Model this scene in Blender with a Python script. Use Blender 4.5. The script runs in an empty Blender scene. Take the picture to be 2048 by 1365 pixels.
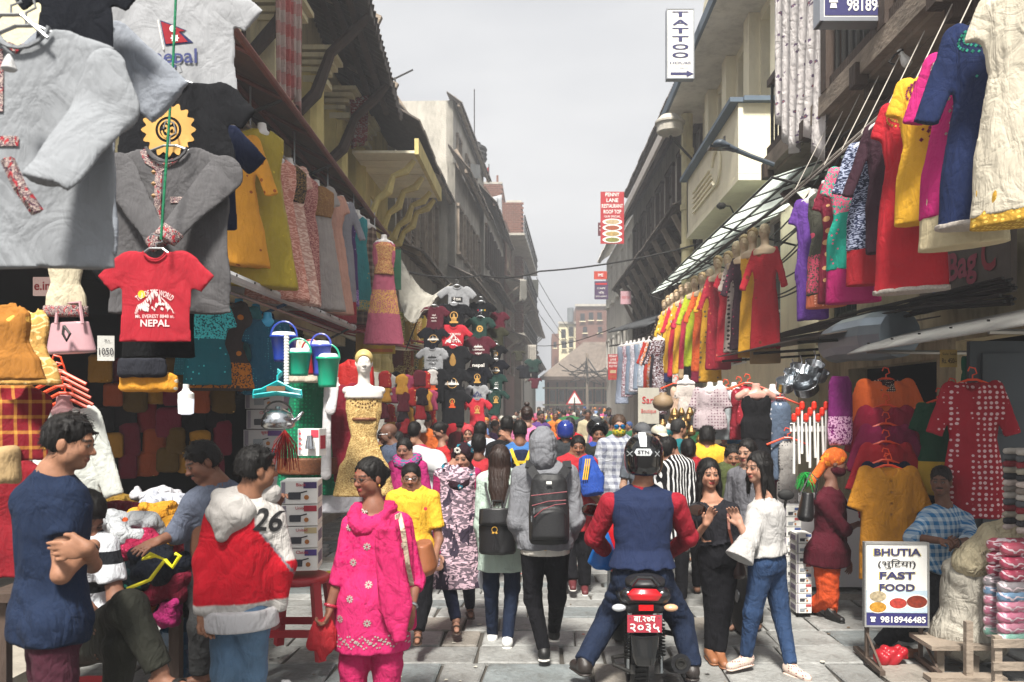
import bpy,math,random
import numpy as np
from mathutils import Vector,Matrix
R=random.Random(7)
rad=math.radians
SC=bpy.context.scene
COL=SC.collection
# ------------------------------------------------------------------ camera, light
CH,CF,CX,CY=1.82,1700.0,1082.0,812.0
cam=bpy.data.cameras.new('camera');co=bpy.data.objects.new('camera',cam);COL.objects.link(co)
co.location=(0,0,CH);co.rotation_euler=(rad(90),0,0)
cam.sensor_width=36;cam.lens=CF/2048*36
cam.shift_x=-(CX-1024)/2048;cam.shift_y=(CY-682.5)/2048
cam.clip_start=.1;cam.clip_end=3000
cam.dof.use_dof=True;cam.dof.focus_distance=7.0;cam.dof.aperture_fstop=4.0
SC.camera=co
SUN_EL,SUN_AZ=56,187
w=bpy.data.worlds.new('World');SC.world=w;w.use_nodes=True
nt=w.node_tree;nt.nodes.clear()
sky=nt.nodes.new('ShaderNodeTexSky');sky.sky_type='NISHITA';sky.sun_disc=False
sky.sun_elevation=rad(SUN_EL);sky.sun_rotation=rad(SUN_AZ);sky.dust_density=4;sky.air_density=1
hs=nt.nodes.new('ShaderNodeHueSaturation');hs.inputs['Saturation'].default_value=.08
ov=nt.nodes.new('ShaderNodeMixRGB');ov.inputs['Fac'].default_value=.82
tc=nt.nodes.new('ShaderNodeTexCoord');nz=nt.nodes.new('ShaderNodeTexNoise');nz.inputs['Scale'].default_value=2.4;nz.inputs['Detail'].default_value=5
mp=nt.nodes.new('ShaderNodeMapping');mp.inputs['Scale'].default_value=(1,1,3.0)
cr=nt.nodes.new('ShaderNodeValToRGB');cr.color_ramp.elements[0].position=.3;cr.color_ramp.elements[1].position=.75
cr.color_ramp.elements[0].color=(4.6,4.7,4.95,1);cr.color_ramp.elements[1].color=(7.0,7.0,7.0,1)
bg=nt.nodes.new('ShaderNodeBackground');bg.inputs['Strength'].default_value=.053
out=nt.nodes.new('ShaderNodeOutputWorld')
L=nt.links.new
L(tc.outputs['Generated'],mp.inputs['Vector']);L(mp.outputs[0],nz.inputs['Vector']);L(nz.outputs['Fac'],cr.inputs['Fac'])
L(sky.outputs[0],hs.inputs['Color']);L(hs.outputs[0],ov.inputs['Color1']);L(cr.outputs[0],ov.inputs['Color2'])
L(ov.outputs[0],bg.inputs['Color']);L(bg.outputs[0],out.inputs['Surface'])
sl=bpy.data.lights.new('sun','SUN');so=bpy.data.objects.new('sun',sl);COL.objects.link(so)
sl.energy=3.6;sl.angle=rad(10);sl.color=(1,.95,.87)
sd=Vector((math.sin(rad(SUN_AZ))*math.cos(rad(SUN_EL)),math.cos(rad(SUN_AZ))*math.cos(rad(SUN_EL)),math.sin(rad(SUN_EL))))
so.rotation_euler=sd.to_track_quat('Z','Y').to_euler();so.location=(5,5,30)
SC.view_settings.view_transform='Standard';SC.view_settings.look='None'
SC.view_settings.gamma=1;SC.view_settings.use_curve_mapping=False;SC.view_settings.exposure=1.55
try:
 SC.cycles.max_bounces=6;SC.cycles.diffuse_bounces=4;SC.cycles.transparent_max_bounces=8
except Exception:pass
# ------------------------------------------------------------------ helpers
def P(px,py,Y):return Vector(((px-CX)*Y/CF,Y,CH-(py-CY)*Y/CF))
def PF(px,py,Y,back=.45):v=P(px,py,Y);v.y -= back;return v
def PX(px,X):
 return CF*X/(px-CX)
def lin(c):
 if isinstance(c,str):c=tuple(int(c[i:i+2],16) for i in (0,2,4))
 r=[]
 for v in c[:3]:
  v /= 255.0;r.append(v/12.92 if v <= .04045 else ((v+.055)/1.055) ** 2.4)
 return (*r,1)
_M={}
class NT:
 def __init__(s,name):
  s.m=bpy.data.materials.new(name);s.m.use_nodes=True;s.t=s.m.node_tree;s.t.nodes.clear()
  s.o=s.n('OutputMaterial');s.b=s.n('BsdfPrincipled');s.l(s.b.outputs[0],s.o.inputs['Surface'])
  s.tc=s.n('TexCoord')
 def n(s,k,**kw):
  nd=s.t.nodes.new('ShaderNode'+k)
  for a,v in kw.items():
   if a in nd.inputs:nd.inputs[a].default_value=v
   else:setattr(nd,a,v)
  return nd
 def l(s,a,b):s.t.links.new(a,b)
 def math(s,op,a,b=None,clamp=False):
  nd=s.n('Math',operation=op);nd.use_clamp=clamp
  for i,v in enumerate((a,b)):
   if v is None:continue
   if isinstance(v,(int,float)):nd.inputs[i].default_value=v
   else:s.l(v,nd.inputs[i])
  return nd.outputs[0]
 def mix(s,f,a,b,mode='MIX'):
  nd=s.n('MixRGB',blend_type=mode)
  for i,v in enumerate((f,a,b)):
   if isinstance(v,(int,float)):nd.inputs[i].default_value=v
   elif isinstance(v,tuple):nd.inputs[i].default_value=v
   else:s.l(v,nd.inputs[i])
  return nd.outputs[0]
 def noise(s,scale,detail=3,sc=(1,1,1),rough=.55,coord='Object'):
  mp=s.n('Mapping');mp.inputs['Scale'].default_value=sc;s.l(s.tc.outputs[coord],mp.inputs['Vector'])
  nd=s.n('TexNoise',Scale=scale,Detail=detail,Roughness=rough);s.l(mp.outputs[0],nd.inputs['Vector'])
  return nd.outputs['Fac']
 def ramp(s,f,lo,hi):
  nd=s.n('MapRange');nd.inputs['From Min'].default_value=lo;nd.inputs['From Max'].default_value=hi
  s.l(f,nd.inputs['Value']);return nd.outputs[0]
 def xyz(s,coord='Object'):
  nd=s.n('SeparateXYZ');s.l(s.tc.outputs[coord],nd.inputs[0]);return nd.outputs
def mat(name,col,rough=.85,var=.25,vs=3.0,bump=.3,bs=60.0,metal=0.0,pat=None,dirt=0.0,src=None,stretch=(1,1,1),trans=0.0,alpha=1.0,coat=0.0,sheen=0.0,emis=None,spec=None):
 key=name
 if key in _M:return _M[key]
 T=NT(name);base=lin(col) if not (isinstance(col,tuple) and len(col) == 4) else col
 cur=base
 if src == 'vcol':
  a=T.n('Attribute',attribute_name='Col');cur=a.outputs['Color']
 elif src == 'obj':
  a=T.n('ObjectInfo');cur=a.outputs['Color']
 if pat:
  x,y,z=T.xyz();k=pat[0]
  if k == 'vs':
   u=T.math('ADD',x,T.math('MULTIPLY',y,.8));f=T.math('GREATER_THAN',T.math('FRACT',T.math('MULTIPLY',u,pat[2])),pat[3]);cur=T.mix(f,cur,lin(pat[1]))
  elif k == 'hs':
   f=T.math('GREATER_THAN',T.math('FRACT',T.math('MULTIPLY',z,pat[2])),pat[3]);cur=T.mix(f,cur,lin(pat[1]))
  elif k == 'plaid':
   u=T.math('ADD',x,T.math('MULTIPLY',y,.8))
   f1=T.math('GREATER_THAN',T.math('FRACT',T.math('MULTIPLY',u,pat[2])),pat[3]);f2=T.math('GREATER_THAN',T.math('FRACT',T.math('MULTIPLY',z,pat[2])),pat[3])
   f=T.math('MULTIPLY',T.math('ADD',f1,f2),.5);cur=T.mix(f,cur,lin(pat[1]))
  elif k in ('dots','floral'):
   v=T.n('TexVoronoi',Scale=pat[2]);mpp=T.n('Mapping');mpp.inputs['Scale'].default_value=(1,.35,1)
   T.l(T.tc.outputs['Object'],mpp.inputs['Vector']);T.l(mpp.outputs[0],v.inputs['Vector'])
   if k == 'dots':v.inputs['Randomness'].default_value=.25
   f=T.math('LESS_THAN',v.outputs['Distance'],pat[3])
   if k == 'floral':
    n2=T.noise(pat[2]*3,2);f=T.math('LESS_THAN',T.math('ADD',v.outputs['Distance'],T.math('MULTIPLY',n2,.5)),pat[3]+.25)
    f3=T.math('LESS_THAN',v.outputs['Distance'],pat[3]*.4)
    cur=T.mix(f,cur,lin(pat[1]));cur=T.mix(f3,cur,lin(pat[4] if len(pat)>4 else 'e8c020'))
   else:cur=T.mix(f,cur,lin(pat[1]))
  elif k == 'swirl':
   n2=T.noise(pat[2],2,(1,.5,2.2));f=T.math('GREATER_THAN',T.math('FRACT',T.math('MULTIPLY',n2,6)),pat[3]);cur=T.mix(f,cur,lin(pat[1]))
   if len(pat)>4:
    n3=T.noise(pat[2]*.8,2,(2,.5,1));f=T.math('GREATER_THAN',n3,.58);cur=T.mix(f,cur,lin(pat[4]))
  elif k == 'boti':
   v=T.n('TexVoronoi',Scale=pat[2]);v.inputs['Randomness'].default_value=.4;mpp=T.n('Mapping');mpp.inputs['Scale'].default_value=(1,.3,.8)
   T.l(T.tc.outputs['Object'],mpp.inputs['Vector']);T.l(mpp.outputs[0],v.inputs['Vector'])
   f=T.math('LESS_THAN',v.outputs['Distance'],pat[3])
   h=T.math('MULTIPLY',T.math('GREATER_THAN',z,pat[4]),T.math('LESS_THAN',z,pat[5]))
   n2=T.noise(55,2);hf=T.math('MULTIPLY',h,T.math('GREATER_THAN',n2,.47));f=T.math('MAXIMUM',f,hf)
   cur=T.mix(f,cur,lin(pat[1]))
 if var:
  n1=T.noise(vs,4,stretch);g=T.ramp(n1,.3,.7)
  cur=T.mix(1.0,cur,T.mix(g,(1-var,1-var,1-var,1),(1,1,1,1)),'MULTIPLY')
 if dirt:
  n1=T.noise(2.2,6,(1.4,1.4,.35),.7);g=T.ramp(n1,.42,.68);n3=T.noise(9,5,(1,1,.5),.7);g=T.math('MULTIPLY',g,T.ramp(n3,.3,.65))
  cur=T.mix(T.math('MULTIPLY',g,dirt),cur,(.045,.04,.033,1))
 if isinstance(cur,tuple):T.b.inputs['Base Color'].default_value=cur
 else:T.l(cur,T.b.inputs['Base Color'])
 T.b.inputs['Roughness'].default_value=rough;T.b.inputs['Metallic'].default_value=metal
 if spec is not None:T.b.inputs['Specular IOR Level'].default_value=spec
 if trans:T.b.inputs['Transmission Weight'].default_value=trans
 if alpha<1:T.b.inputs['Alpha'].default_value=alpha
 if coat:T.b.inputs['Coat Weight'].default_value=coat
 if sheen:T.b.inputs['Sheen Weight'].default_value=sheen
 if emis:T.b.inputs['Emission Color'].default_value=lin(emis[0]);T.b.inputs['Emission Strength'].default_value=emis[1]
 if bump:
  n=T.noise(bs,4,stretch);b=T.n('Bump',Strength=bump,Distance=.6/bs);T.l(n,b.inputs['Height'])
  T.l(b.outputs[0],T.b.inputs['Normal'])
 _M[key]=T.m;return T.m
def cloth(name,col,pat=None,var=.18,rough=.9,fold=.32,src=None,sheen=.0):
 """fabric: soft long folds as bump, fine weave"""
 if name in _M:return _M[name]
 if src is None:
  c_=lin(col);g_=sum(c_[:3])/3;col=tuple((v*.92+g_*.08)*.86 for v in c_[:3])+(1,)
 m=mat(name,col,rough,var,5,0,pat=pat,src=src,sheen=sheen,spec=.15)
 t=m.node_tree;b=[n for n in t.nodes if n.type == 'BSDF_PRINCIPLED'][0];tcn=[n for n in t.nodes if n.type == 'TEX_COORD'][0]
 mp=t.nodes.new('ShaderNodeMapping');mp.inputs['Scale'].default_value=(1,1,.28);t.links.new(tcn.outputs['Object'],mp.inputs['Vector'])
 n1=t.nodes.new('ShaderNodeTexNoise');n1.inputs['Scale'].default_value=16;n1.inputs['Detail'].default_value=3;n1.inputs['Distortion'].default_value=.6
 t.links.new(mp.outputs[0],n1.inputs['Vector'])
 n2=t.nodes.new('ShaderNodeTexNoise');n2.inputs['Scale'].default_value=6;n2.inputs['Detail'].default_value=4;n2.inputs['Distortion'].default_value=.8
 t.links.new(tcn.outputs['Object'],n2.inputs['Vector'])
 def ridge(o_,k_):
  a_=t.nodes.new('ShaderNodeMath');a_.operation='SUBTRACT';t.links.new(o_,a_.inputs[0]);a_.inputs[1].default_value=.5
  b_=t.nodes.new('ShaderNodeMath');b_.operation='ABSOLUTE';t.links.new(a_.outputs[0],b_.inputs[0]);c_=t.nodes.new('ShaderNodeMath');c_.operation='MULTIPLY';t.links.new(b_.outputs[0],c_.inputs[0]);c_.inputs[1].default_value=k_;return c_.outputs[0]
 n3=t.nodes.new('ShaderNodeTexNoise');n3.inputs['Scale'].default_value=320;t.links.new(tcn.outputs['Object'],n3.inputs['Vector'])
 ad0=t.nodes.new('ShaderNodeMath');ad0.operation='ADD';t.links.new(ridge(n1.outputs['Fac'],1.6),ad0.inputs[0]);t.links.new(ridge(n2.outputs['Fac'],2.0),ad0.inputs[1])
 ad=t.nodes.new('ShaderNodeMath');ad.operation='MULTIPLY_ADD';t.links.new(n3.outputs['Fac'],ad.inputs[0]);ad.inputs[1].default_value=.05;t.links.new(ad0.outputs[0],ad.inputs[2])
 bp=t.nodes.new('ShaderNodeBump');bp.inputs['Strength'].default_value=fold;bp.inputs['Distance'].default_value=.05;t.links.new(ad.outputs[0],bp.inputs['Height'])
 t.links.new(bp.outputs[0],b.inputs['Normal'])
 return m
def translucent(m,f=.6,col='dcebe0'):
 t_=m.node_tree;bs_=[n for n in t_.nodes if n.type == 'BSDF_PRINCIPLED'][0];o_=[n for n in t_.nodes if n.type == 'OUTPUT_MATERIAL'][0]
 tr=t_.nodes.new('ShaderNodeBsdfTranslucent');tr.inputs['Color'].default_value=lin(col);mx=t_.nodes.new('ShaderNodeMixShader');mx.inputs[0].default_value=f
 t_.links.new(bs_.outputs[0],mx.inputs[1]);t_.links.new(tr.outputs[0],mx.inputs[2]);t_.links.new(mx.outputs[0],o_.inputs['Surface']);return m
def tagit(o,label=None,cat=None,group=None,kind=None):
 if label:o['label']=label
 if cat:o['category']=cat
 if group:o['group']=group
 if kind:o['kind']=kind
 return o
def thing(name,label,cat,loc=(0,0,0),group=None):
 o=bpy.data.objects.new(name,None);COL.objects.link(o);o.location=loc;o.empty_display_size=.1
 return tagit(o,label,cat,group)
def root(o):
 while o.parent:o=o.parent
 return o
_dirty=[]
def link_mesh(name,V,Fc,m,parent=None,loc=None,smooth=False,cols=None):
 me=bpy.data.meshes.new(name)
 V=np.asarray(V,dtype=np.float64).reshape(-1,3)
 off=np.array(root(parent).location if parent is not None else (loc if loc is not None else (0,0,0)),dtype=float)
 if len(V):V=V-off
 if isinstance(Fc,np.ndarray):
  nf,k=Fc.shape;me.vertices.add(len(V));me.vertices.foreach_set('co',V.ravel());me.loops.add(nf*k);me.polygons.add(nf)
  me.loops.foreach_set('vertex_index',Fc.ravel().astype(np.int32));me.polygons.foreach_set('loop_start',np.arange(0,nf*k,k,dtype=np.int32))
  me.update(calc_edges=True)
 else:
  me.from_pydata(V.tolist(),[],Fc);me.update()
 if smooth:me.polygons.foreach_set('use_smooth',[True]*len(me.polygons))
 if cols is not None:
  ca=me.color_attributes.new('Col','FLOAT_COLOR','POINT');ca.data.foreach_set('color',np.asarray(cols,dtype=np.float32).ravel())
 o=bpy.data.objects.new(name,me);COL.objects.link(o)
 if m is not None:
  for mm in (m if isinstance(m,(list,tuple)) else [m]):me.materials.append(mm)
 if parent is not None:o.parent=parent
 elif loc is not None:o.location=loc
 return o
class MB:
 def __init__(s):s.v=[];s.f=[]
 def add(s,vs,fs):
  b=len(s.v);s.v += [tuple(v) for v in vs];s.f += [tuple(i+b for i in f) for f in fs];return s
 def box(s,c,size,rz=0,M=None):
  hx,hy,hz=size[0]/2,size[1]/2,size[2]/2
  vs=[Vector((x*hx,y*hy,z*hz)) for x in (-1,1) for y in (-1,1) for z in (-1,1)]
  if M is not None:vs=[M @ v for v in vs]
  if rz:mm=Matrix.Rotation(rz,3,'Z');vs=[mm @ v for v in vs]
  c=Vector(c)
  return s.add([v+c for v in vs],[(0,1,3,2),(4,6,7,5),(0,4,5,1),(2,3,7,6),(0,2,6,4),(1,5,7,3)])
 def beam(s,a,b,w,h,up=(0,0,1)):
  a,b=Vector(a),Vector(b);d=(b-a);L_=d.length;d.normalize();x=d.cross(Vector(up))
  if x.length<1e-4:x=Vector((1,0,0))
  x.normalize();z=x.cross(d);M=Matrix((x,d,z)).transposed()
  return s.box((a+b)/2,(w,L_,h),M=M)
 def tube(s,pts,r,n=8,cap=True):
  pts=[Vector(p) for p in pts];rs=r if isinstance(r,(list,tuple)) else [r]*len(pts);vs=[];prev=None
  for i,p in enumerate(pts):
   d=(pts[min(i+1,len(pts)-1)]-pts[max(i-1,0)]).normalized()
   if prev is None:
    x=d.cross(Vector((0,0,1)))
    if x.length<.05:x=d.cross(Vector((0,1,0)))
   else:x=prev-d*prev.dot(d)
   x.normalize();prev=x;y=d.cross(x)
   vs += [p+(x*math.cos(2*math.pi*k/n)+y*math.sin(2*math.pi*k/n))*rs[i] for k in range(n)]
  fs=[(i*n+k,i*n+(k+1) % n,(i+1)*n+(k+1) % n,(i+1)*n+k) for i in range(len(pts)-1) for k in range(n)]
  if cap:fs += [tuple(range(n-1,-1,-1)),tuple(range((len(pts)-1)*n,len(pts)*n))]
  return s.add(vs,fs)
 def lathe(s,c,prof,n=20,axis=None,sc=(1,1)):
  c=Vector(c);M=Vector(axis).to_track_quat('Z','Y').to_matrix() if axis is not None else None;vs=[]
  for r,z in prof:
   for k in range(n):
    a=2*math.pi*k/n;v=Vector((r*math.cos(a)*sc[0],r*math.sin(a)*sc[1],z));vs.append(c+(M @ v if M else v))
  fs=[(i*n+k,i*n+(k+1) % n,(i+1)*n+(k+1) % n,(i+1)*n+k) for i in range(len(prof)-1) for k in range(n)]
  fs += [tuple(range(n-1,-1,-1)),tuple(range((len(prof)-1)*n,len(prof)*n))]
  return s.add(vs,fs)
 def grid(s,fn,nu,nv,closed=False,thick=None):
  vs=[fn(i/nu,j/nv) for j in range(nv+1) for i in range(nu+(0 if closed else 1))];k=nu+(0 if closed else 1)
  fs=[]
  for j in range(nv):
   for i in range(nu):
    i2=(i+1) % k;fs.append((j*k+i,j*k+i2,(j+1)*k+i2,(j+1)*k+i))
  if thick is not None:
   t=Vector(thick);n0=len(vs);vs=list(vs)+[Vector(v)+t for v in vs]
   f2=[tuple(i+n0 for i in reversed(f)) for f in fs]
   rim=[]
   for i in range(nu):rim += [(i+1,i,i+n0,i+1+n0),(nv*k+i,nv*k+i+1,nv*k+i+1+n0,nv*k+i+n0)]
   for j in range(nv):rim += [(j*k,(j+1)*k,(j+1)*k+n0,j*k+n0),((j+1)*k+nu,j*k+nu,j*k+nu+n0,(j+1)*k+nu+n0)]
   fs=fs+f2+rim
  return s.add(vs,fs)
 def poly(s,pts,thick):
  t=Vector(thick);n=len(pts);vs=[Vector(p) for p in pts]+[Vector(p)+t for p in pts]
  return s.add(vs,[tuple(range(n)),tuple(range(2*n-1,n-1,-1))]+[(i,i+n,(i+1) % n+n,(i+1) % n) for i in range(n)])
 def build(s,name,m,parent=None,loc=None,smooth=False):return link_mesh(name,s.v,s.f,m,parent,loc,smooth)
def copy_tree(o,parent=None,only=None):
 c=o.copy();COL.objects.link(c)
 if parent is not None:c.parent=parent
 for ch in list(o.children):
  if ch.name in BORN:copy_tree(ch,c)
 return c
class _All:
 def __contains__(s,x):return True
BORN=_All()
_TX={}
def text_verts(txt,size=1.0,bold=0.0,align='CENTER'):
 k=(txt,bold,align)
 if k not in _TX:
  cu=bpy.data.curves.new('t','FONT');cu.body=txt;cu.align_x=align;cu.align_y='CENTER';cu.offset=bold;cu.resolution_u=3
  o=bpy.data.objects.new('t',cu);COL.objects.link(o);dg=bpy.context.evaluated_depsgraph_get()
  me=bpy.data.meshes.new_from_object(o.evaluated_get(dg));V=[tuple(v.co) for v in me.vertices];Fc=[tuple(p.vertices) for p in me.polygons]
  bpy.data.objects.remove(o);bpy.data.curves.remove(cu);bpy.data.meshes.remove(me);_TX[k]=(V,Fc)
 return _TX[k]
def text_into(mb,txt,c,right,up,size,width=None,bold=.0,sy=1.0,arc=0,align='CENTER',squash=None):
 V,Fc=text_verts(txt,1.0,bold,align)
 if not V:return mb
 c,right,up=Vector(c),Vector(right).normalized(),Vector(up).normalized()
 x0=min(v[0] for v in V);x1=max(v[0] for v in V);sx=size
 if width:sx=width/(x1-x0)
 vs=[]
 for v in V:
  x,y=v[0]*sx,v[1]*size*sy
  if arc:a=x/arc;x,y=(arc+y)*math.sin(a),(arc+y)*math.cos(a)-arc
  vs.append(c+right*x+up*y)
 return mb.add(vs,Fc)
# ------------------------------------------------------------------ implicit surfaces (clothes, people, soft goods)
def _n(v):v=np.asarray(v,float);return v/(np.linalg.norm(v)+1e-12)
class Field:
 def __init__(s):s.ops=[]
 def add(s,fn,lo,hi,k=.02,op='u'):s.ops.append((fn,np.array(lo,float),np.array(hi,float),k,op));return s
 def rc(s,a,b,ra,rb,k=.02,op='u',cut=None,flat=None,zmin=None):
  a=np.array(a,float);b=np.array(b,float);ab=b-a;L2=max(ab @ ab,1e-9);Ln=math.sqrt(L2)
  fl=None if flat is None else (_n(flat[0]),flat[1])
  def fn(x,y,z):
   px,py,pz=x-a[0],y-a[1],z-a[2];tu=(px*ab[0]+py*ab[1]+pz*ab[2])/L2;t=np.clip(tu,0,1)
   qx,qy,qz=px-t*ab[0],py-t*ab[1],pz-t*ab[2]
   if fl is not None:
    dd=(qx*fl[0][0]+qy*fl[0][1]+qz*fl[0][2])*(fl[1]-1);qx,qy,qz=qx+dd*fl[0][0],qy+dd*fl[0][1],qz+dd*fl[0][2]
   d=np.sqrt(qx*qx+qy*qy+qz*qz)-(ra+(rb-ra)*t)
   if cut:
    if 'b' in cut:d=np.maximum(d,(tu-1)*Ln)
    if 'a' in cut:d=np.maximum(d,-tu*Ln)
   if zmin is not None:d=np.maximum(d,zmin-z)
   return d
  r=max(ra,rb)+.01;return s.add(fn,np.minimum(a,b)-r,np.maximum(a,b)+r,k,op)
 def ell(s,c,r,k=.02,op='u',B=None):
  c=np.array(c,float);r=np.array(r,float)
  def fn(x,y,z):
   px,py,pz=x-c[0],y-c[1],z-c[2]
   if B is not None:px,py,pz=(px*B[0][0]+py*B[0][1]+pz*B[0][2]),(px*B[1][0]+py*B[1][1]+pz*B[1][2]),(px*B[2][0]+py*B[2][1]+pz*B[2][2])
   k0=np.sqrt((px/r[0]) ** 2+(py/r[1]) ** 2+(pz/r[2]) ** 2);k1=np.sqrt((px/r[0] ** 2) ** 2+(py/r[1] ** 2) ** 2+(pz/r[2] ** 2) ** 2)+1e-9
   return k0*(k0-1)/k1
  m=r if B is None else np.full(3,r.max());return s.add(fn,c-m-.01,c+m+.01,k,op)
 def loft(s,c0,c1,ts,A,Bd,right,k=.02,op='u',folds=0,amp=0.0,fseed=0,off=None,fpow=1.0):
  """elliptical column from c0 to c1, half widths A (along right) and Bd at ts, flat ends"""
  c0=np.array(c0,float);c1=np.array(c1,float);ax=c1-c0;Ln=np.linalg.norm(ax);az=ax/Ln;rr=_n(np.array(right,float)-az*(np.array(right,float) @ az));ff=np.cross(az,rr)
  def fn(x,y,z):
   px,py,pz=x-c0[0],y-c0[1],z-c0[2];h=px*az[0]+py*az[1]+pz*az[2];t=h/Ln
   u=px*rr[0]+py*rr[1]+pz*rr[2];v=px*ff[0]+py*ff[1]+pz*ff[2]
   if off is not None:v=v-np.interp(t,ts,off)
   a=np.interp(t,ts,A);b=np.interp(t,ts,Bd)
   q=np.sqrt((u/a) ** 2+(v/b) ** 2)
   if folds:
    th=np.arctan2(v/b,u/a);tt=np.clip(t,0,1) ** fpow;q=q*(1+amp*tt*(np.sin(folds*th+fseed+1.3*np.sin(2*th+4*t))*.7+.3*np.sin((folds*2+1)*th+fseed*2)))
   g_=np.sqrt((u/(a*a)) ** 2+(v/(b*b)) ** 2)+1e-6;d=q*(q-1)/g_;d=np.where(q<.3,-np.minimum(a,b)*.7,d)
   return np.maximum(d,np.maximum(-h,h-Ln))
  m=max(max(A),max(Bd))*1.25;ext=m*np.sqrt(np.maximum(0,1-az ** 2))+.02
  return s.add(fn,np.minimum(c0,c1)-ext,np.maximum(c0,c1)+ext,k,op)
 def plane(s,p,n,lo,hi):
  p=np.array(p,float);n=_n(n);lo=np.array(lo,float);hi=np.array(hi,float)
  return s.add(lambda x,y,z:-((x-p[0])*n[0]+(y-p[1])*n[1]+(z-p[2])*n[2]),lo,hi,0,'s')
 @staticmethod
 def comb(D,d,k,op):
  if op == 'u':
   if k <= 0:return np.minimum(D,d)
   h=np.maximum(k-np.abs(D-d),0)/k;return np.minimum(D,d)-h*h*k*.25
  d=-d
  if k <= 0:return np.maximum(D,d)
  h=np.maximum(k-np.abs(D-d),0)/k;return np.maximum(D,d)+h*h*k*.25
 def ev(s,X):
  X=np.asarray(X,float);D=np.full(len(X),.5)
  for fn,lo,hi,k,op in s.ops:
   if op == 'w':D=D+fn(X[:,0],X[:,1],X[:,2]);continue
   D=s.comb(D,fn(X[:,0],X[:,1],X[:,2]),k,op)
  return D
 def lines(s,lo,hi,h,bands):
  out=[lo];x=lo
  while x<hi:
   st=h
   for a,b,hb in bands:
    if a-hb <= x <= b:st=min(st,hb)
   x += st;out.append(x)
  return np.array(out)
 def mesh(s,h=.012,bands=()):
  un=[o for o in s.ops if o[4] == 'u'];lo=np.min([o[1] for o in un],0)-2*h;hi=np.max([o[2] for o in un],0)+2*h
  G=[s.lines(lo[i],hi[i],h,[(b[0][i]-b[1],b[0][i]+b[1],b[2]) for b in bands]) for i in range(3)]
  D=np.full([len(g) for g in G],.5,np.float32)
  for fn,l,u,k,op in s.ops:
   e=k+h*1.5
   sl=tuple(slice(max(0,np.searchsorted(G[i],l[i]-e)-1),np.searchsorted(G[i],u[i]+e)+1) for i in range(3))
   if any(q.stop-q.start<1 for q in sl):continue
   x=G[0][sl[0]][:,None,None];y=G[1][sl[1]][None,:,None];z=G[2][sl[2]][None,None,:]
   if op == 'w':D[sl] += fn(x,y,z);continue
   d=fn(x,y,z);D[sl]=s.comb(D[sl],np.broadcast_to(d,D[sl].shape),k,op)
  for a in range(3):
   q=[slice(None)]*3;q[a]=0;D[tuple(q)]=.5;q[a]=-1;D[tuple(q)]=.5
  return s.nets(D,G)
 @staticmethod
 def nets(D,G):
  S=D<0;nx,ny,nz=D.shape
  c=np.zeros((nx-1,ny-1,nz-1),np.int8)
  for i in (0,1):
   for j in (0,1):
    for k in (0,1):c += S[i:nx-1+i,j:ny-1+j,k:nz-1+k]
  act=(c>0) & (c<8);I,J,K=np.nonzero(act);n=len(I)
  vid=np.full(c.shape,-1,np.int32);vid[I,J,K]=np.arange(n)
  acc=np.zeros((n,3));cnt=np.zeros(n)
  cor=[(i,j,k) for i in (0,1) for j in (0,1) for k in (0,1)]
  val={q:D[I+q[0],J+q[1],K+q[2]].astype(np.float64) for q in cor}
  for p in cor:
   for a in range(3):
    if p[a]:continue
    q=tuple(p[b]+(b == a) for b in range(3));v0,v1=val[p],val[q];m=(v0<0) != (v1<0)
    t=np.where(m,v0/np.where(m,v0-v1,1),0)
    pos=np.stack([np.broadcast_to(G[b][(I,J,K)[b]+p[b]],(n,)) for b in range(3)],1).astype(float)
    g0=G[a][(I,J,K)[a]];g1=G[a][(I,J,K)[a]+1];pos[:,a]=g0+t*(g1-g0)
    acc[m] += pos[m];cnt[m] += 1
  V=acc/np.maximum(cnt,1)[:,None];Fs=[]
  for a in range(3):
   b_,c_=(a+1) % 3,(a+2) % 3
   s0=[slice(1,-1)]*3;s1=[slice(1,-1)]*3;s0[a]=slice(0,-1);s1[a]=slice(1,None)
   A0,A1=S[tuple(s0)],S[tuple(s1)];E=np.nonzero(A0 != A1);inn=A0[E]
   idx=[E[0],E[1],E[2]];idx=[idx[t]+(0 if t == a else 1) for t in range(3)]
   def vv(db,dc):
    q=[idx[0],idx[1],idx[2]];q[b_]=q[b_]-db;q[c_]=q[c_]-dc;return vid[tuple(q)]
   quad=np.stack([vv(1,1),vv(0,1),vv(0,0),vv(1,0)],1)
   quad[~inn]=quad[~inn][:,::-1];Fs.append(quad)
  return V,np.concatenate(Fs)
 def wrinkle(s,lo,hi,amp=.004,f=22,seed=0,vz=.5):
  r=np.random.RandomState(seed);ph=r.rand(6)*6
  def fn(x,y,z):
   s1=np.sin(f*.8*x+ph[0]+2.2*np.sin(f*.3*z*vz+ph[1])+f*.45*z*vz+1.2*np.sin(f*.5*y));s2=np.sin(f*1.1*x-f*.8*vz*z+ph[3]+1.5*np.sin(f*.4*y+ph[4])+np.sin(f*.3*z+ph[2]))
   return amp*(1.5*(.5-np.abs(s1))*(.6+.4*np.sin(f*.35*z+ph[5]))+1.1*(.5-np.abs(s2))*(.6+.4*np.sin(f*.3*x+f*.2*z)))
  s.ops.append((fn,np.array(lo,float),np.array(hi,float),0,'w'));return s
 def project(s,pts,d,off=.0025,n=26,start=.25):
  """slide points along -d.. until they sit just outside the surface; d is the viewing direction (into the surface)"""
  X=np.array([tuple(p) for p in pts],float);d=_n(d);X=X-d*start
  for _ in range(n):
   D=s.ev(X)-off;X=X+d*np.clip(D,-.02,.08)[:,None]*.9
  return X
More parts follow.
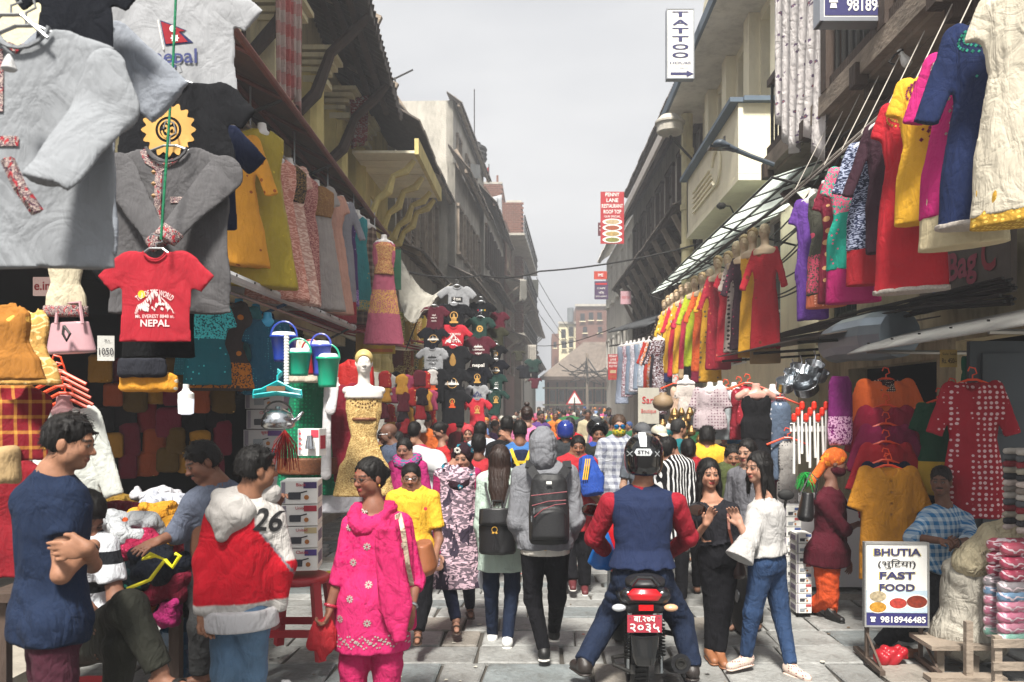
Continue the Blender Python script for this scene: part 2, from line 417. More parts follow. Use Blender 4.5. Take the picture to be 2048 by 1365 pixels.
def fobj(F_,name,m,parent=None,h=.012,bands=(),loc=None,colfn=None):
 V,Q=F_.mesh(h,bands)
 cols=colfn(V) if colfn is not None else None
 return link_mesh(name,V,Q,m,parent,loc,True,cols)
def print_on(F_,mb,d,name,m,parent,off=.0025,start=.2,sub=.022):
 """flat print: subdivide nothing, drop vertices on to the surface"""
 if not mb.v:return
 if sub:
  Vv=[tuple(v) for v in mb.v];tr=[]
  for f in mb.f:
   if len(f) == 3:tr.append(f)
   elif len(f) == 4:tr += [(f[0],f[1],f[2]),(f[0],f[2],f[3])]
   else:
    from mathutils.geometry import tessellate_polygon
    tr += [tuple(f[i] for i in q) for q in tessellate_polygon([[Vector(Vv[i]) for i in f]])]
  out=[];mid={}
  while tr:
   t=tr.pop();e=[((Vv[t[i]][0]-Vv[t[(i+1) % 3]][0]) ** 2+(Vv[t[i]][1]-Vv[t[(i+1) % 3]][1]) ** 2+(Vv[t[i]][2]-Vv[t[(i+1) % 3]][2]) ** 2,i) for i in range(3)];m_,i=max(e)
   if m_ <= sub*sub:out.append(t);continue
   a,b,c=t[i],t[(i+1) % 3],t[(i+2) % 3];k=(min(a,b),max(a,b))
   if k not in mid:mid[k]=len(Vv);Vv.append(tuple((Vv[a][q]+Vv[b][q])/2 for q in range(3)))
   n=mid[k];tr += [(a,n,c),(n,b,c)]
  mb=MB();mb.v=Vv;mb.f=out
 X=F_.project(mb.v,d,off,start=start);bad=F_.ev(X)>off+.02;fs=[f for f in mb.f if not any(bad[i] for i in f)]
 used=sorted({i for f in fs for i in f});mp_={i:k for k,i in enumerate(used)}
 return link_mesh(name,X[used] if used else [],[tuple(mp_[i] for i in f) for f in fs],m,parent,None,False)
# ------------------------------------------------------------------ people
SKIN=mat('skin','a87858',.6,.22,28,.25,160,src='vcol',spec=.35)
HAIR=mat('hair','0e0b0a',.6,.4,30,.6,90,stretch=(1,1,.12),spec=.3)
EYE=mat('eye_gloss','ffffff',.15,0,bump=0,src='vcol')
def skinc(h):
 c=np.array(lin(h));g=c[:3].mean();c[:3]=(c[:3]*.8+g*.2)*.92;return c
def head_basis(yaw,pitch=0,roll=0):
 y,p,r_=rad(yaw),rad(pitch),rad(roll)
 f=np.array([math.sin(y)*math.cos(p),-math.cos(y)*math.cos(p),-math.sin(p)])
 r=np.array([math.cos(y),math.sin(y),0.0]);up=np.cross(r,-f)*-1;up=np.cross(r,f);
 if up[2]<0:up=-up
 r2=r*math.cos(r_)+up*math.sin(r_);u2=up*math.cos(r_)-r*math.sin(r_)
 return r2,f,u2
def add_head(F_,c,B,q,fem=False):
 r,f,u=B;C=lambda a,b,d:np.array(c)+(r*a+f*b+u*d)*q
 E=lambda a,b,d,rr,k=.02,op='u':F_.ell(C(a,b,d),np.array(rr)*q,k*q,op,B)
 E(0,-.012,.032,(.073,.094,.082));E(0,.028,-.03,(.059 if not fem else .055,.06,.078),.03)
 E(0,.058,-.09,(.026 if not fem else .021,.026,.02),.035)
 for s_ in (-1,1):
  E(s_*.036,.056,-.028,(.024,.026,.024),.025)
  E(s_*.052,.015,-.06,(.014,.035,.026),.03)
  E(s_*.03,.089,.001,(.017,.012,.0105),.012,'s')
  E(s_*.03,.078,-.002,(.0155,.0125,.011),.004)
  E(s_*.076,-.008,-.012,(.009,.02,.031),.008)
 E(0,.078,.02,(.048,.012,.01),.018)
 F_.rc(C(0,.084,.004),C(0,.106,-.03),.0075*q,.0125*q,.012*q)
 for s_ in (-1,1):E(s_*.0125,.095,-.034,(.009,.011,.008),.008)
 E(0,.0855,-.0585,(.022,.0115,.005),.008);E(0,.083,-.068,(.019,.0115,.0055),.008)
 E(0,.1,-.0635,(.024,.006,.0016),.003,'s')
 F_.rc(C(0,-.015,-.05),C(0,-.03,-.15),.05*q*(.88 if fem else 1),.056*q*(.88 if fem else 1),.03)
 return C
def face_cols(V,c,B,q,base,lip='9a4a45',brow=.9,beard=0.0,stache=False,fem=False):
 cols=np.tile(base,(len(V),1));r,f,u=B;D=(V-np.array(c))/q;a,b,d=D @ r,D @ f,D @ u
 near=(np.abs(a)<.09) & (b>.02) & (d>-.14) & (d<.08)
 red=near & ((np.hypot(a,(d+.03)*1.2)<.022) & (b>.08) | (np.hypot(np.abs(a)-.04,d+.035)<.02));cols[red]=cols[red]*np.array([1.06,.94,.92,1])
 m=near & (np.abs(a)<.025-np.abs(d+.064)*.8) & (np.abs(d+.063)<.011) & (b>.07);cols[m]=lin(lip)
 m=near & (np.abs(d-.0245+np.abs(np.abs(a)-.03)*.18)<(.0055 if not fem else .004)) & (np.abs(a)>.012) & (np.abs(a)<.05) & (b>.04);cols[m]=cols[m]*(1-brow)+np.array((.012,.01,.008,1))*brow
 m=near & (np.hypot((np.abs(a)-.03)/.0165,(d+.001)/.0085)<1) & (b>.06);cols[m]=cols[m]*.35
 if beard:
  m=near & (d<-.04) & ((b<.075) | (d<-.078) | (d>-.053)) & (np.abs(a)<.075);cols[m]=cols[m]*(1-beard)+np.array((.03,.025,.02,1))*beard
 if stache:
  m=near & (np.abs(d+.05)<.006) & (np.abs(a)<.03) & (b>.07);cols[m]=(.02,.015,.012,1)
 return cols
def add_hand(F_,w_,d,side,q=1.0,curl=25,open_=True):
 d=_n(d);s=_n(np.array(side,float)-d*(np.array(side,float) @ d));n=np.cross(d,s);w_=np.array(w_,float);k=.006
 F_.ell(w_+d*.048*q,(.012*q*1.15,.05*q,.038*q),.02,'u',(n,d,s))
 for i,(o,ln) in enumerate(((-.03,.8),(-.01,.95),(.01,1.0),(.028,.9))):
  b=w_+(d*.085+s*o)*q;c1=rad(curl+(3-i)*4);d1=d*math.cos(c1)+n*math.sin(c1)+s*o*2;d2=d*math.cos(2.1*c1)+n*math.sin(2.1*c1)
  p1=b+d1*.04*ln*q;p2=p1+d2*.036*ln*q;F_.rc(b,p1,.0092*q,.0085*q,k);F_.rc(p1,p2,.0085*q,.0068*q,k)
 t0=w_+(d*.02+s*.026)*q;t1=t0+(d*.032+s*.024+n*.012)*q;t2=t1+(d*.03+s*.004+n*.008)*q
 F_.rc(t0,t1,.013*q,.0105*q,.012);F_.rc(t1,t2,.0105*q,.0082*q,k)
class Pz:pass
def person(label,px,Y,H=1.62,yaw=0,J=None,head_yaw=None,pitch=5,roll=0,fem=False,skin='9c6a4c',hair='short',hairlen=.0,top=None,bottom=None,shoes=None,group=None,base=(0,0,0),build=1.0,hands=('relax','relax'),beard=0,stache=False,lip=None,hairm=None,coarse=False,feet_yaw=(None,None),cat=None,covered=False,eyes=True,skip_feet=False,hz=None,thighs=1.0,zdrop=0.0,hs=1.0):
 q=H/1.7;s=CF/Y;J=J or {};X0=(px-CX)/s;P0=np.array((X0,Y,0.0));o=Pz();o.q=q
 yr=rad(yaw);f=np.array((math.sin(yr),-math.cos(yr),0));r=np.array((math.cos(yr),math.sin(yr),0))
 if r[0]<-1e-6:r=-r
 sgn=1
 sw=.1 if not fem else .088
 D=dict(pel=P0+(0,0,.53*H),hipl=P0-r*.052*H+(0,0,.515*H),hipr=P0+r*.052*H+(0,0,.515*H))
 def g(n_,dflt):
  if n_ in J:
   a=J[n_];return np.array(P(a[0],a[1],Y+(a[2] if len(a)>2 else 0)))
  return np.array(dflt,float)
 pel=g('pel',D['pel']);dx=pel-D['pel']
 sh=[g('shl',pel-r*sw*H+(0,0,.272*H)),g('shr',pel+r*sw*H+(0,0,.272*H))]
 hip=[g('hipl',pel-r*.052*H-(0,0,.015*H)),g('hipr',pel+r*.052*H-(0,0,.015*H))]
 shc=(sh[0]+sh[1])/2
 neck=g('neck',shc+(0,0,.044*H));head=g('head',neck+(0,0,.085*H)+f*.02*H)
 el=[g('ell',sh[0]-r*.035*H-(0,0,.185*H)),g('elr',sh[1]+r*.035*H-(0,0,.185*H))]
 wr=[g('wrl',el[0]-(0,0,.15*H)+f*.04*H),g('wrr',el[1]-(0,0,.15*H)+f*.04*H)]
 kn=[g('knl',hip[0]-(0,0,.24*H)+f*.012*H),g('knr',hip[1]-(0,0,.24*H)+f*.012*H)]
 an=[g('anl',(kn[0][0],kn[0][1],.05*H)),g('anr',(kn[1][0],kn[1][1],.05*H))]
 o.__dict__.update(pel=pel,sh=sh,hip=hip,neck=neck,head=head,el=el,wr=wr,kn=kn,an=an,f=f,r=r,shc=shc,Y=Y,H=H)
 HB=head_basis(yaw if head_yaw is None else head_yaw,pitch,roll);o.HB=HB;hc=head;o.hq=hq=q*hs*(.95 if H>1.5 else 1.02)
 ri=np.array(sh[1]-sh[0]);ri=_n((ri[0],ri[1],0)) if np.hypot(ri[0],ri[1])>.08 else r
 o.ri=ri
 h=.02 if coarse else .0115;hh=.0095 if coarse else .005
 rt=thing('person',label,cat or 'person',tuple(P0),group);o.rt=rt
# ---- body (one continuous skin)
 F=Field();C=add_head(F,hc,HB,hq,fem);o.C=C
 F.rc(hc-HB[2]*.06*q-HB[1]*.015*q,neck-(0,0,.02*q),.046*q,.056*q,.02)
 hw=.165 if fem else .15;ww=.118 if fem else .132;sb=.15 if fem else .168
 tA=[x*q*build for x in (hw*.9,hw,ww,sb*.88,sb*.95,sb*.8,.07)];tB=[x*q*(build ** .8) for x in (.1,.112,.092,.105,.105,.085,.05)]
 lowc=pel-np.array((0,0,.05*H));tT=[0,.14,.4,.68,.84,.94,1]
 o.tor=(lowc,neck,tT,tA,tB)
 F.loft(lowc,neck,tT,tA,tB,ri,.03)
 for i in (0,1):
  F.rc(neck+(0,0,.02),sh[i]+(0,0,.004),.05*q,.036*q,.03)
  F.rc(sh[i],el[i],.043*q*build,.037*q*build,.04);F.rc(el[i],wr[i],.037*q*build,.026*q,.02)
  F.rc(hip[i],kn[i],.078*q*build*thighs,.052*q,.04);F.rc(kn[i],an[i],.05*q,.034*q,.02)
  fy=feet_yaw[i] if feet_yaw[i] is not None else yaw;fa=rad(fy);fd=np.array((math.sin(fa),-math.cos(fa),0));
  heel=an[i]-fd*.02*q-(0,0,.035*q);toe=an[i]+fd*.15*q-(0,0,.055*q);F.rc(heel,toe,.034*q,.022*q,.02,flat=((0,0,1),1.2))
  o.__dict__['foot%d' % i]=(heel,toe,fd)
  if hands[i]:
   d=_n(wr[i]-el[i]);side=f*.8+ri*(1 if i == 0 else-1)*.6;cu=22
   if hands[i] == 'grip':cu=55
   if hands[i] == 'flat':cu=8
   if isinstance(hands[i],tuple):d=_n(hands[i][0]);side=hands[i][1];cu=hands[i][2] if len(hands[i])>2 else 20
   if not coarse:add_hand(F,wr[i],d,side,q,cu)
   else:F.ell(wr[i]+d*.06*q,(.035*q,.02*q,.06*q),.01)
 sk=skinc(skin)
 bands=[(hc-HB[2]*.02,.145*q,hh)]
 if not coarse:
  for i in (0,1):
   if hands[i]:bands.append((wr[i]+_n(wr[i]-el[i])*.08,.1,.0065))
 lp=lip or ('98524c' if fem else '7d4a40')
 fobj(F,'body',SKIN,rt,h,bands,colfn=lambda V:face_cols(V,hc,HB,hq,sk,lp,.9,beard,stache,fem));o.F=F
 if eyes and not coarse and HB[1][1]<.35:
  for s_ in (-1,1):
   m=MB();n=12;rr=.0104*hq;c0=C(s_*.0295,.0818,.0);vs=[];cl=[]
   for i in range(n+1):
    th=math.pi*i/n*.62
    for k in range(14):
     a=2*math.pi*k/14;v=HB[1]*math.cos(th)+(HB[0]*math.cos(a)+HB[2]*math.sin(a))*math.sin(th);vs.append(c0+v*rr*np.array((1,1,1)))
     cl.append((.01,.008,.006,1) if th<.28 else ((.04,.02,.01,1) if th<.62 else (.26,.23,.21,1)))
   fs=[(i*14+k,i*14+(k+1) % 14,(i+1)*14+(k+1) % 14,(i+1)*14+k) for i in range(n) for k in range(14)]
   link_mesh('eye',vs,fs,EYE,rt,None,True,cl)
   L_=MB();L_.tube([C(s_*.0295+dx_,.0815+.0132*math.cos(dx_*62),.0035+.0042*math.cos(dx_*95)) for dx_ in (-.0145,-.009,-.003,.003,.009,.0145)],.0016*hq,5);L_.build('eyelash',HAIR,rt)
# ---- hair
 hm=hairm or HAIR
 if hair:
  G=Field();E=lambda a,b,d,rr,k=.015,op='u':G.ell(C(a,b,d),np.array(rr)*hq,k*hq,op,HB)
  E(0,-.016,.04,(.082,.1,.088));ex=.15
  if hair == 'short':E(0,-.04,.0,(.078,.074,.085));G.plane(C(0,-.02,-.055),-HB[2]-HB[1]*.3,hc-.2,hc+.2)
  elif hair == 'crew':G.plane(C(0,-.02,-.03),-HB[2]-HB[1]*.3,hc-.2,hc+.2)
  elif hair == 'messy':
   E(0,-.045,.0,(.08,.074,.09));rr_=np.random.RandomState(int(px))
   for t in range(26):
    a=rr_.rand()*6.28;e=.2+rr_.rand()*1.2;dv=(HB[0]*math.cos(a)+HB[1]*math.sin(a))*math.cos(e)+HB[2]*math.sin(e);b0=C(0,-.015,.035)+dv*.07*hq;G.rc(b0,b0+dv*(.022+.014*rr_.rand())*hq+HB[1]*.012,.02*hq,.004,.01)
   G.plane(C(0,-.02,-.055),-HB[2]-HB[1]*.3,hc-.2,hc+.2)
  elif hair in ('long','bun','pony','tied'):
   E(0,-.035,.01,(.083,.085,.1))
   if hair == 'long':
    z1=hc-np.array((0,0,1))*hairlen-HB[1]*.05*q;top_=C(0,-.03,.03)
    bk=z1-f*.085*q
    G.loft(top_,bk,[0,.3,.7,1],[.082*q,.092*q,.088*q,.055*q],[.075*q,.055*q,.045*q,.02*q],HB[0],.03,folds=14,amp=.03,fseed=px)
    for s_ in (-1,1):
     G.rc(C(s_*.07,.03,.02),C(s_*.08,.02,-.09),.016*q,.02*q,.02);G.rc(C(s_*.08,.02,-.09),C(s_*.085,.03,-.2),.02*q,.012*q,.02)
   if hair == 'bun':E(0,-.125,.005,(.042,.04,.042),.02)
   if hair == 'pony':G.rc(C(0,-.11,.02),C(0,-.14,-.2),.03*q,.018*q,.02)
   G.plane(C(0,0,-.095),-HB[2]-HB[1]*.2,hc-.15,hc+(.15,.15,-.02)) if hair in ('bun','pony','tied') else None
  fc=(.062,.075,.082) if hair in ('long','bun','pony','tied') else (.066,.08,.086)
  E(0,.088,-.03+(.012 if fem else 0),fc,.012,'s');
  if hair not in ('long',):E(0,.05,-.07,(.075,.07,.062),.01,'s')
  for s_ in (-1,1):
   if hair not in ('long','bun','pony','tied'):E(s_*.085,.0,-.03,(.022,.03,.04),.006,'s')
  G.wrinkle(hc-.3*q,hc+.3*q,.0035,150,int(px),.2)
  ho=fobj(G,'hair',hm,rt,.012 if not coarse else .016,[(hc,.16*q,.0065 if not coarse else .011)])
  if not coarse:
   rs=np.random.RandomState(int(px)+5);off_=np.array(rt.location);n_=len(ho.data.vertices);VV=np.empty(n_*3);ho.data.vertices.foreach_get('co',VV);VV=VV.reshape(-1,3)+off_
   NN=np.empty(n_*3);ho.data.vertices.foreach_get('normal',NN);NN=NN.reshape(-1,3);pick=rs.choice(n_,min(n_,900 if hair == 'long' else 600),replace=False);sv,sf=[],[]
   for i_ in pick:
    p_,nn_=VV[i_],NN[i_];ln_=q*(rs.uniform(.05,.11) if hair == 'long' else rs.uniform(.018,.045));fl_=-HB[2]*.8-HB[1]*.35+rs.normal(size=3)*(.25 if hair == 'long' else .5)
    if hair in ('short','crew','messy') and (p_-hc) @ HB[2]>.06*q:fl_=HB[1]*.8+HB[0]*.4+rs.normal(size=3)*.5
    if hair in ('bun','tied','pony'):fl_=-HB[1]*1.0+(HB[2]*.1)+rs.normal(size=3)*.15
    if hair == 'long' and (p_-hc) @ HB[2]<.0:fl_=np.array((0,0,-1.0))+rs.normal(size=3)*.12
    tt_=_n(fl_-nn_*(fl_ @ nn_));si_=np.cross(tt_,nn_)*.0016;b0=len(sv);lift=(.25 if hair == 'messy' else .1)
    for k_ in range(4):
     u_=k_/3;c__=p_+tt_*ln_*u_+nn_*(.001+ln_*lift*u_-ln_*ln_*3.5*u_*u_);w_=1-u_*.8;sv += [c__+si_*w_,c__-si_*w_]
    sf += [(b0+2*k_,b0+2*k_+1,b0+2*k_+3,b0+2*k_+2) for k_ in range(3)]
   x_=link_mesh('hair_strands',sv,sf,hm,rt);x_['kind']='stuff'
# ---- bottoms
 if bottom:
  b=dict(fit=.012,knee=1.0,ankle=1.0,end=1.0,mat=None,flare=0);b.update(bottom);G=Field();e=max(.008,b['fit']*.8)
  G.loft(lowc,lowc+(neck-lowc)*b.get('rise',.4),[0,.35,1],[tA[0]+e,tA[1]+e,tA[2]+.007],[tB[0]+e,tB[1]+e,tB[2]+.007],ri,.03)
  for i in (0,1):
   endp=kn[i]+(an[i]-kn[i])*b['end']
   G.rc(hip[i],kn[i],.083*q*build*thighs+e,(.056*q+e)*b['knee'],.035);G.rc(kn[i],endp,(.055*q+e)*b['knee'],(.038*q+e)*b['ankle'],.025,cut='b')
  G.wrinkle(lowc-1.2,lowc+1.2,b.get('wr',.0028),30,int(px)+3,1.6)
  o.bf=G;o.bo=fobj(G,b.get('name','trousers'),b['mat'],rt,h*1.05)
# ---- top
 if top:
  t=dict(fit=.016,sleeve='short',hem=None,flare=0,neck=.066,sl=1.0,folds=0,amp=.0,mat=None,cuff=1.0);t.update(top);G=Field();e=t['fit']*.75
  hemz=CH-(t['hem']-CY)*Y/CF if t['hem'] else pel[2]-.06*H
  hp=np.array((pel[0]+(pel[0]-neck[0])*max(0,(pel[2]-hemz))*.2+t.get('dx',0),pel[1],hemz))
  Ln=neck[2]-hemz;hf=(neck[2]-(pel[2]-.0))/Ln
  pos=lambda k_:max(0.0,1-(1-k_)*(neck[2]-lowc[2])/Ln)
  A=[a+e+(.016 if i_<2 else 0) for i_,a in enumerate(tA)];B_=[b+e+(.016 if i_<2 else 0) for i_,b in enumerate(tB)];fl=t['flare']
  ts,aa,bb=[0.0],[A[1]*(1+fl) if Ln>(neck[2]-lowc[2]) else np.interp(1-Ln/(neck[2]-lowc[2]),tT,A)],[B_[1]*(1+fl) if Ln>(neck[2]-lowc[2]) else np.interp(1-Ln/(neck[2]-lowc[2]),tT,B_)]
  for tt,a_,b_ in zip(tT,A,B_):
   p_=pos(tt)
   if p_>ts[-1]+.01:ts.append(p_);aa.append(a_);bb.append(b_)
  be=(bottom or {}).get('fit',0) if bottom else 0
  for i_ in range(len(ts)):
   if ts[i_] <= pos(.16):aa[i_]=max(aa[i_],(hw*q+be+.012)*build);bb[i_]=max(bb[i_],(.112*q+be+.014)*build*1.03)
   elif t['hem'] and hemz<pel[2]-.12*H and ts[i_] <= pos(.45):aa[i_]=max(aa[i_],A[1]*.84);bb[i_]=max(bb[i_],B_[1]*.88)
  aa[-1]=.085*q+e*.3;bb[-1]=.062*q+e*.3
  if t.get('boxy'):
   for i_ in range(len(ts)-2):aa[i_]=max(aa[i_],A[3]*t['boxy'])
  G.loft(hp,neck+(0,0,.0),ts,aa,bb,ri,.025,folds=t['folds'],amp=t['amp'],fseed=px)
  for i in (0,1):
   if bottom and t['hem'] is None or (hemz<hip[i][2]+.09):G.rc(hip[i]+(0,0,.03),hip[i]+(kn[i]-hip[i])*.15,.083*q*build*thighs+be+.015,.08*q*build*thighs+be+.015,.03,zmin=hemz)
   G.rc(neck+(0,0,.005) ,sh[i]+(0,0,.004),.05*q+e*.6,.038*q+e*.6,.03)
   if t['sleeve'] == 'none':G.ell(sh[i],(.05*q,.05*q,.04*q),.02);continue
   r0,r1,r2=(.044*q*build+e*.8)*t['sl'],(.041*q*build+e)*t['sl'],(.031*q+e*.8)*t['sl']*t['cuff']
   if t['sleeve'] == 'short':ee=sh[i]+(el[i]-sh[i])*t.get('sf',.72);G.rc(sh[i],ee,r0,r1*1.12,.035,cut='b')
   elif t['sleeve'] == '34':G.rc(sh[i],el[i],r0,r1,.03);ee=el[i]+(wr[i]-el[i])*.35;G.rc(el[i],ee,r1,r1*.97,.02,cut='b')
   else:G.rc(sh[i],el[i],r0,r1,.03);ee=el[i]+(wr[i]-el[i])*t.get('sf',1.0);G.rc(el[i],ee,r1,r2,.02,cut='b')
  if t['neck']:G.rc(neck+(0,0,-.03)+f*.015,neck+(0,0,.12),t['neck']*q*.8,t['neck']*q*1.3,.01,'s')
  G.wrinkle(lowc-1.2,lowc+1.2,t.get('wr',.0035),26,int(px),1.0)
  o.tf=G;cf=t.get('colfn');o.to=fobj(G,t.get('name','shirt'),t['mat'],rt,h,colfn=(lambda V:cf(V,o)) if cf else None)
# ---- shoes
 if shoes and not skip_feet:
  for i in (0,1):
   heel,toe,fd=o.__dict__['foot%d' % i];st=shoes.get('type','shoe');gz=min(heel[2],toe[2])-.03*q
   fl_=fd*np.array((1,1,0));sd_=np.array((-fl_[1],fl_[0],0))
   if st == 'shoe':
    G=Field();G.rc(heel+(0,0,.004),toe,.043*q,.034*q,.02,flat=((0,0,1),1.05));G.rc(heel+(0,0,.02),an[i]+(0,0,.02)+fd*.01,.042*q,.042*q,.02,cut='b');
    fobj(G,'shoe',shoes['mat'],rt,.01)
    G=Field();G.rc(heel-(0,0,.03*q),toe-(0,0,.022*q),.046*q,.038*q,.0,flat=((0,0,1),3.6));fobj(G,'sole',shoes.get('sole',shoes['mat']),rt,.008)
   else:
    G=Field();G.rc(heel-(0,0,.033*q),toe-(0,0,.024*q),.043*q,.04*q,.0,flat=((0,0,1),4.5));fobj(G,'sole',shoes['mat'],rt,.008)
    m=MB()
    for tt in ((.25,.7) if st == 'sandal' else (.62,)):
     c_=heel+(toe-heel)*tt;rr_=.04*q
     m.grid(lambda u,v:c_+sd_*rr_*math.cos(math.pi*u)+np.array((0,0,1))*rr_*1.02*math.sin(math.pi*u)*(1.2 if tt<.5 else .95)-np.array((0,0,.012))+fd*(v-.5)*.03,12,1)
    m.build('strap',shoes['mat'],rt)
 return o
# ------------------------------------------------------------------ street and setting
STONE=mat('paving_stone','a5a29c',.55,.4,7,.6,22,src='obj',dirt=.95,spec=.45)
JOINT=mat('joint_dirt','46423c',.95,.3,6,.5,40)
street=MB();street.box((2,60,-.12),(90,220,.2));STREET=tagit(street.build('street',JOINT),kind='structure')
def stone_mb(w_,d_,j):
 b=.012;x,y=w_/2,d_/2;jj=lambda:R.uniform(-.012,.012)
 o4=[(-x+jj(),-y+jj()),(x+jj(),-y+jj()),(x+jj(),y+jj()),(-x+jj(),y+jj())];m=MB();tl=[R.uniform(-.003,.003) for _ in range(4)]
 vs=[(a,c,-.04) for a,c in o4]+[(a*(1-b/x),c*(1-b/y),t) for (a,c),t in zip(o4,tl)]
 vs=[(a,c,-.04) for a,c in o4]+[(a,c,t-.009) for (a,c),t in zip(o4,tl)]+[(a*(1-b/x),c*(1-b/y),t) for (a,c),t in zip(o4,tl)]
 m.add(vs,[(8,9,10,11)]+[(i,(i+1) % 4,(i+1) % 4+4,i+4) for i in range(4)]+[(i+4,(i+1) % 4+4,(i+1) % 4+8,i+8) for i in range(4)]);return m
far={};nst=0;y=3.3;row=0
while y<34:
 d_=R.choice([.24,.3,.36,.44])*(1 if y<14 else 1.6);x=-3.6+R.uniform(0,.4)
 while x<4.2:
  w_=R.choice([.3,.42,.5,.62,.74])*(1 if y<14 else 1.5);g=R.uniform(.3,1.0);t=R.random()
  c=np.array((.31,.315,.305))*(.62+.6*g)
  if t<.12:c=np.array((.31,.285,.25))*(.7+.4*g)
  elif t<.3:c=np.array((.21,.235,.24))*(.8+.3*g)
  m=stone_mb(w_-.02,d_-.02,0);cx_,cy_=x+w_/2,y+d_/2
  if-2.7<cx_<3.3 and nst<300 and 3.6<y<11.6:
   o=link_mesh('paving_stone',m.v,m.f,STONE);o.location=(cx_,cy_,.004);o.rotation_euler=(0,0,R.uniform(-.008,.008));o.parent=STREET;o.color=(*c,1);nst += 1
  else:
   k=int(t*3) if t<.3 else 1+int(g*3) % 3;far.setdefault(k,(MB(),c));far[k][0].add([(a+cx_,b+cy_,e+.004) for a,b,e in m.v],m.f)
  x += w_
 y += d_;row += 1
for k,(m,c) in far.items():
 o=m.build('paving_stone',STONE,STREET);o.color=(*c,1);o['kind']='stuff'
CONC=mat('worn_concrete','a39c90',.9,.3,3,.5,30,dirt=.5)
for sx,x0,x1,n in ((-1,-8,-3.3,'left'),(1,3.75,9,'right')):
 m=MB();m.box(((x0+x1)/2,25,.02),(x1-x0,46,.2));tagit(m.build('pavement',CONC),kind='structure')
hm=MB();hm.grid(lambda u,v:(-700+1500*u,1500+300*v,10+v*(95+60*math.sin(u*7+1)+25*math.sin(u*19))),60,2);tagit(hm.build('hills',mat('far_hill','6f7f86',1,.1,.002,0)),kind='structure')
tagit(MB().box((0,800,-1.2),(3000,1500,1)).build('ground',mat('far_ground','8a867c')),kind='structure')
CREAM=mat('cream_plaster','e2d8b4',.9,.15,1.2,.3,25,dirt=.4)
CREAM2=mat('pale_yellow_plaster','efe7cc',.9,.08,1.0,.2,25,dirt=.22)
YEL=mat('yellow_plaster','dccb88',.9,.2,2.0,.3,25,dirt=.3)
GREYP=mat('grey_plaster','b8b3a8',.92,.25,1.2,.4,20,dirt=.6)
WHITEP=mat('white_plaster','dedbd2',.9,.15,1.0,.3,25,dirt=.45)
WOOD=mat('dark_wood','4a3a30',.8,.45,6,.6,30,stretch=(1,1,.3),dirt=.25)
WOODG=mat('weathered_wood','998b7c',.88,.4,6,.6,30,stretch=(.4,.4,1),dirt=.45)
REDW=mat('reddish_wood','4a2a22',.75,.35,6,.5,30)
TIN=mat('rusty_tin','6a625c',.6,.4,3,.4,30,metal=.35,dirt=.6)
TINB=mat('brown_tin','5a3a2c',.7,.4,4,.4,30,metal=.15,dirt=.5)
TILE=mat('old_tiles','5a524b',.9,.45,8,.7,30,dirt=.4)
TILE2=mat('pale_tiles','93867b',.9,.35,3,.6,12,dirt=.3)
GLASSD=mat('dark_glass','14181b',.12,.3,2,.05,6,spec=.6)
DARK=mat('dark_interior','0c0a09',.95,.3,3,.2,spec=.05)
FRAMEG=mat('grey_frame','77736b',.8,.3,4,.3,40)
BRICK=mat('brick_red','7a5346',.95,.4,9,.6,40,dirt=.5)
STEEL=mat('steel','b8bcc0',.25,.1,4,.05,30,metal=1)
IRON=mat('black_iron','22211f',.6,.2,6,.2,40,metal=.3)
WHITEPL=mat('white_plastic','dcdcd8',.45,.08,4,.05,30)
BLACKR=mat('black_rubber','151515',.75,.2,8,.3,60)
def rect_wall(mb,X,dx,Y0,Y1,z0,z1,wins,th=.25):
 ys=sorted({Y0,Y1} | {w_[0] for w_ in wins} | {w_[1] for w_ in wins});zs=sorted({z0,z1} | {w_[2] for w_ in wins} | {w_[3] for w_ in wins})
 for b in range(len(zs)-1):
  zc=(zs[b]+zs[b+1])/2;run=None
  for a in range(len(ys)-1):
   yc=(ys[a]+ys[a+1])/2;solid=not any(w_[0]<yc<w_[1] and w_[2]<zc<w_[3] for w_ in wins)
   if solid:run=(run[0] if run else ys[a],ys[a+1])
   if (not solid or a == len(ys)-2) and run:mb.box((X-dx*th/2,(run[0]+run[1])/2,zc),(th,run[1]-run[0],zs[b+1]-zs[b]));run=None
def window(parent,X,dx,w_,fm,pane=GLASSD,nv=2,nh=2,sill=None,shutters=None):
 y0,y1,z0,z1=w_;f=MB();t=.07;xx=X-dx*.1
 for yy in (y0+t/2,y1-t/2):f.box((xx,yy,(z0+z1)/2),(.09,t,z1-z0))
 for zz in (z0+t/2,z1-t/2):f.box((xx,(y0+y1)/2,zz),(.085,y1-y0-2*t,t))
 for i in range(1,nv):f.box((xx,y0+(y1-y0)*i/nv,(z0+z1)/2),(.05,.04,z1-z0-2*t))
 for i in range(1,nh):f.box((xx-dx*.003,(y0+y1)/2,z0+(z1-z0)*i/nh),(.04,y1-y0-2*t,.035))
 o=f.build('window',fm,parent)
 MB().box((X-dx*.16,(y0+y1)/2,(z0+z1)/2),(.02,y1-y0,z1-z0)).build('pane',pane,o)
 if sill:MB().box((X+dx*.06,(y0+y1)/2,z0-.04),(.22,y1-y0+.2,.08)).build('sill',sill,o)
 if shutters:
  for yy,a in ((y0,1),(y1,-1)):
   MB().box((X+dx*.16,yy+a*-.02,(z0+z1)/2),(.4,.035,z1-z0)).build('shutter',shutters,o)
 return o
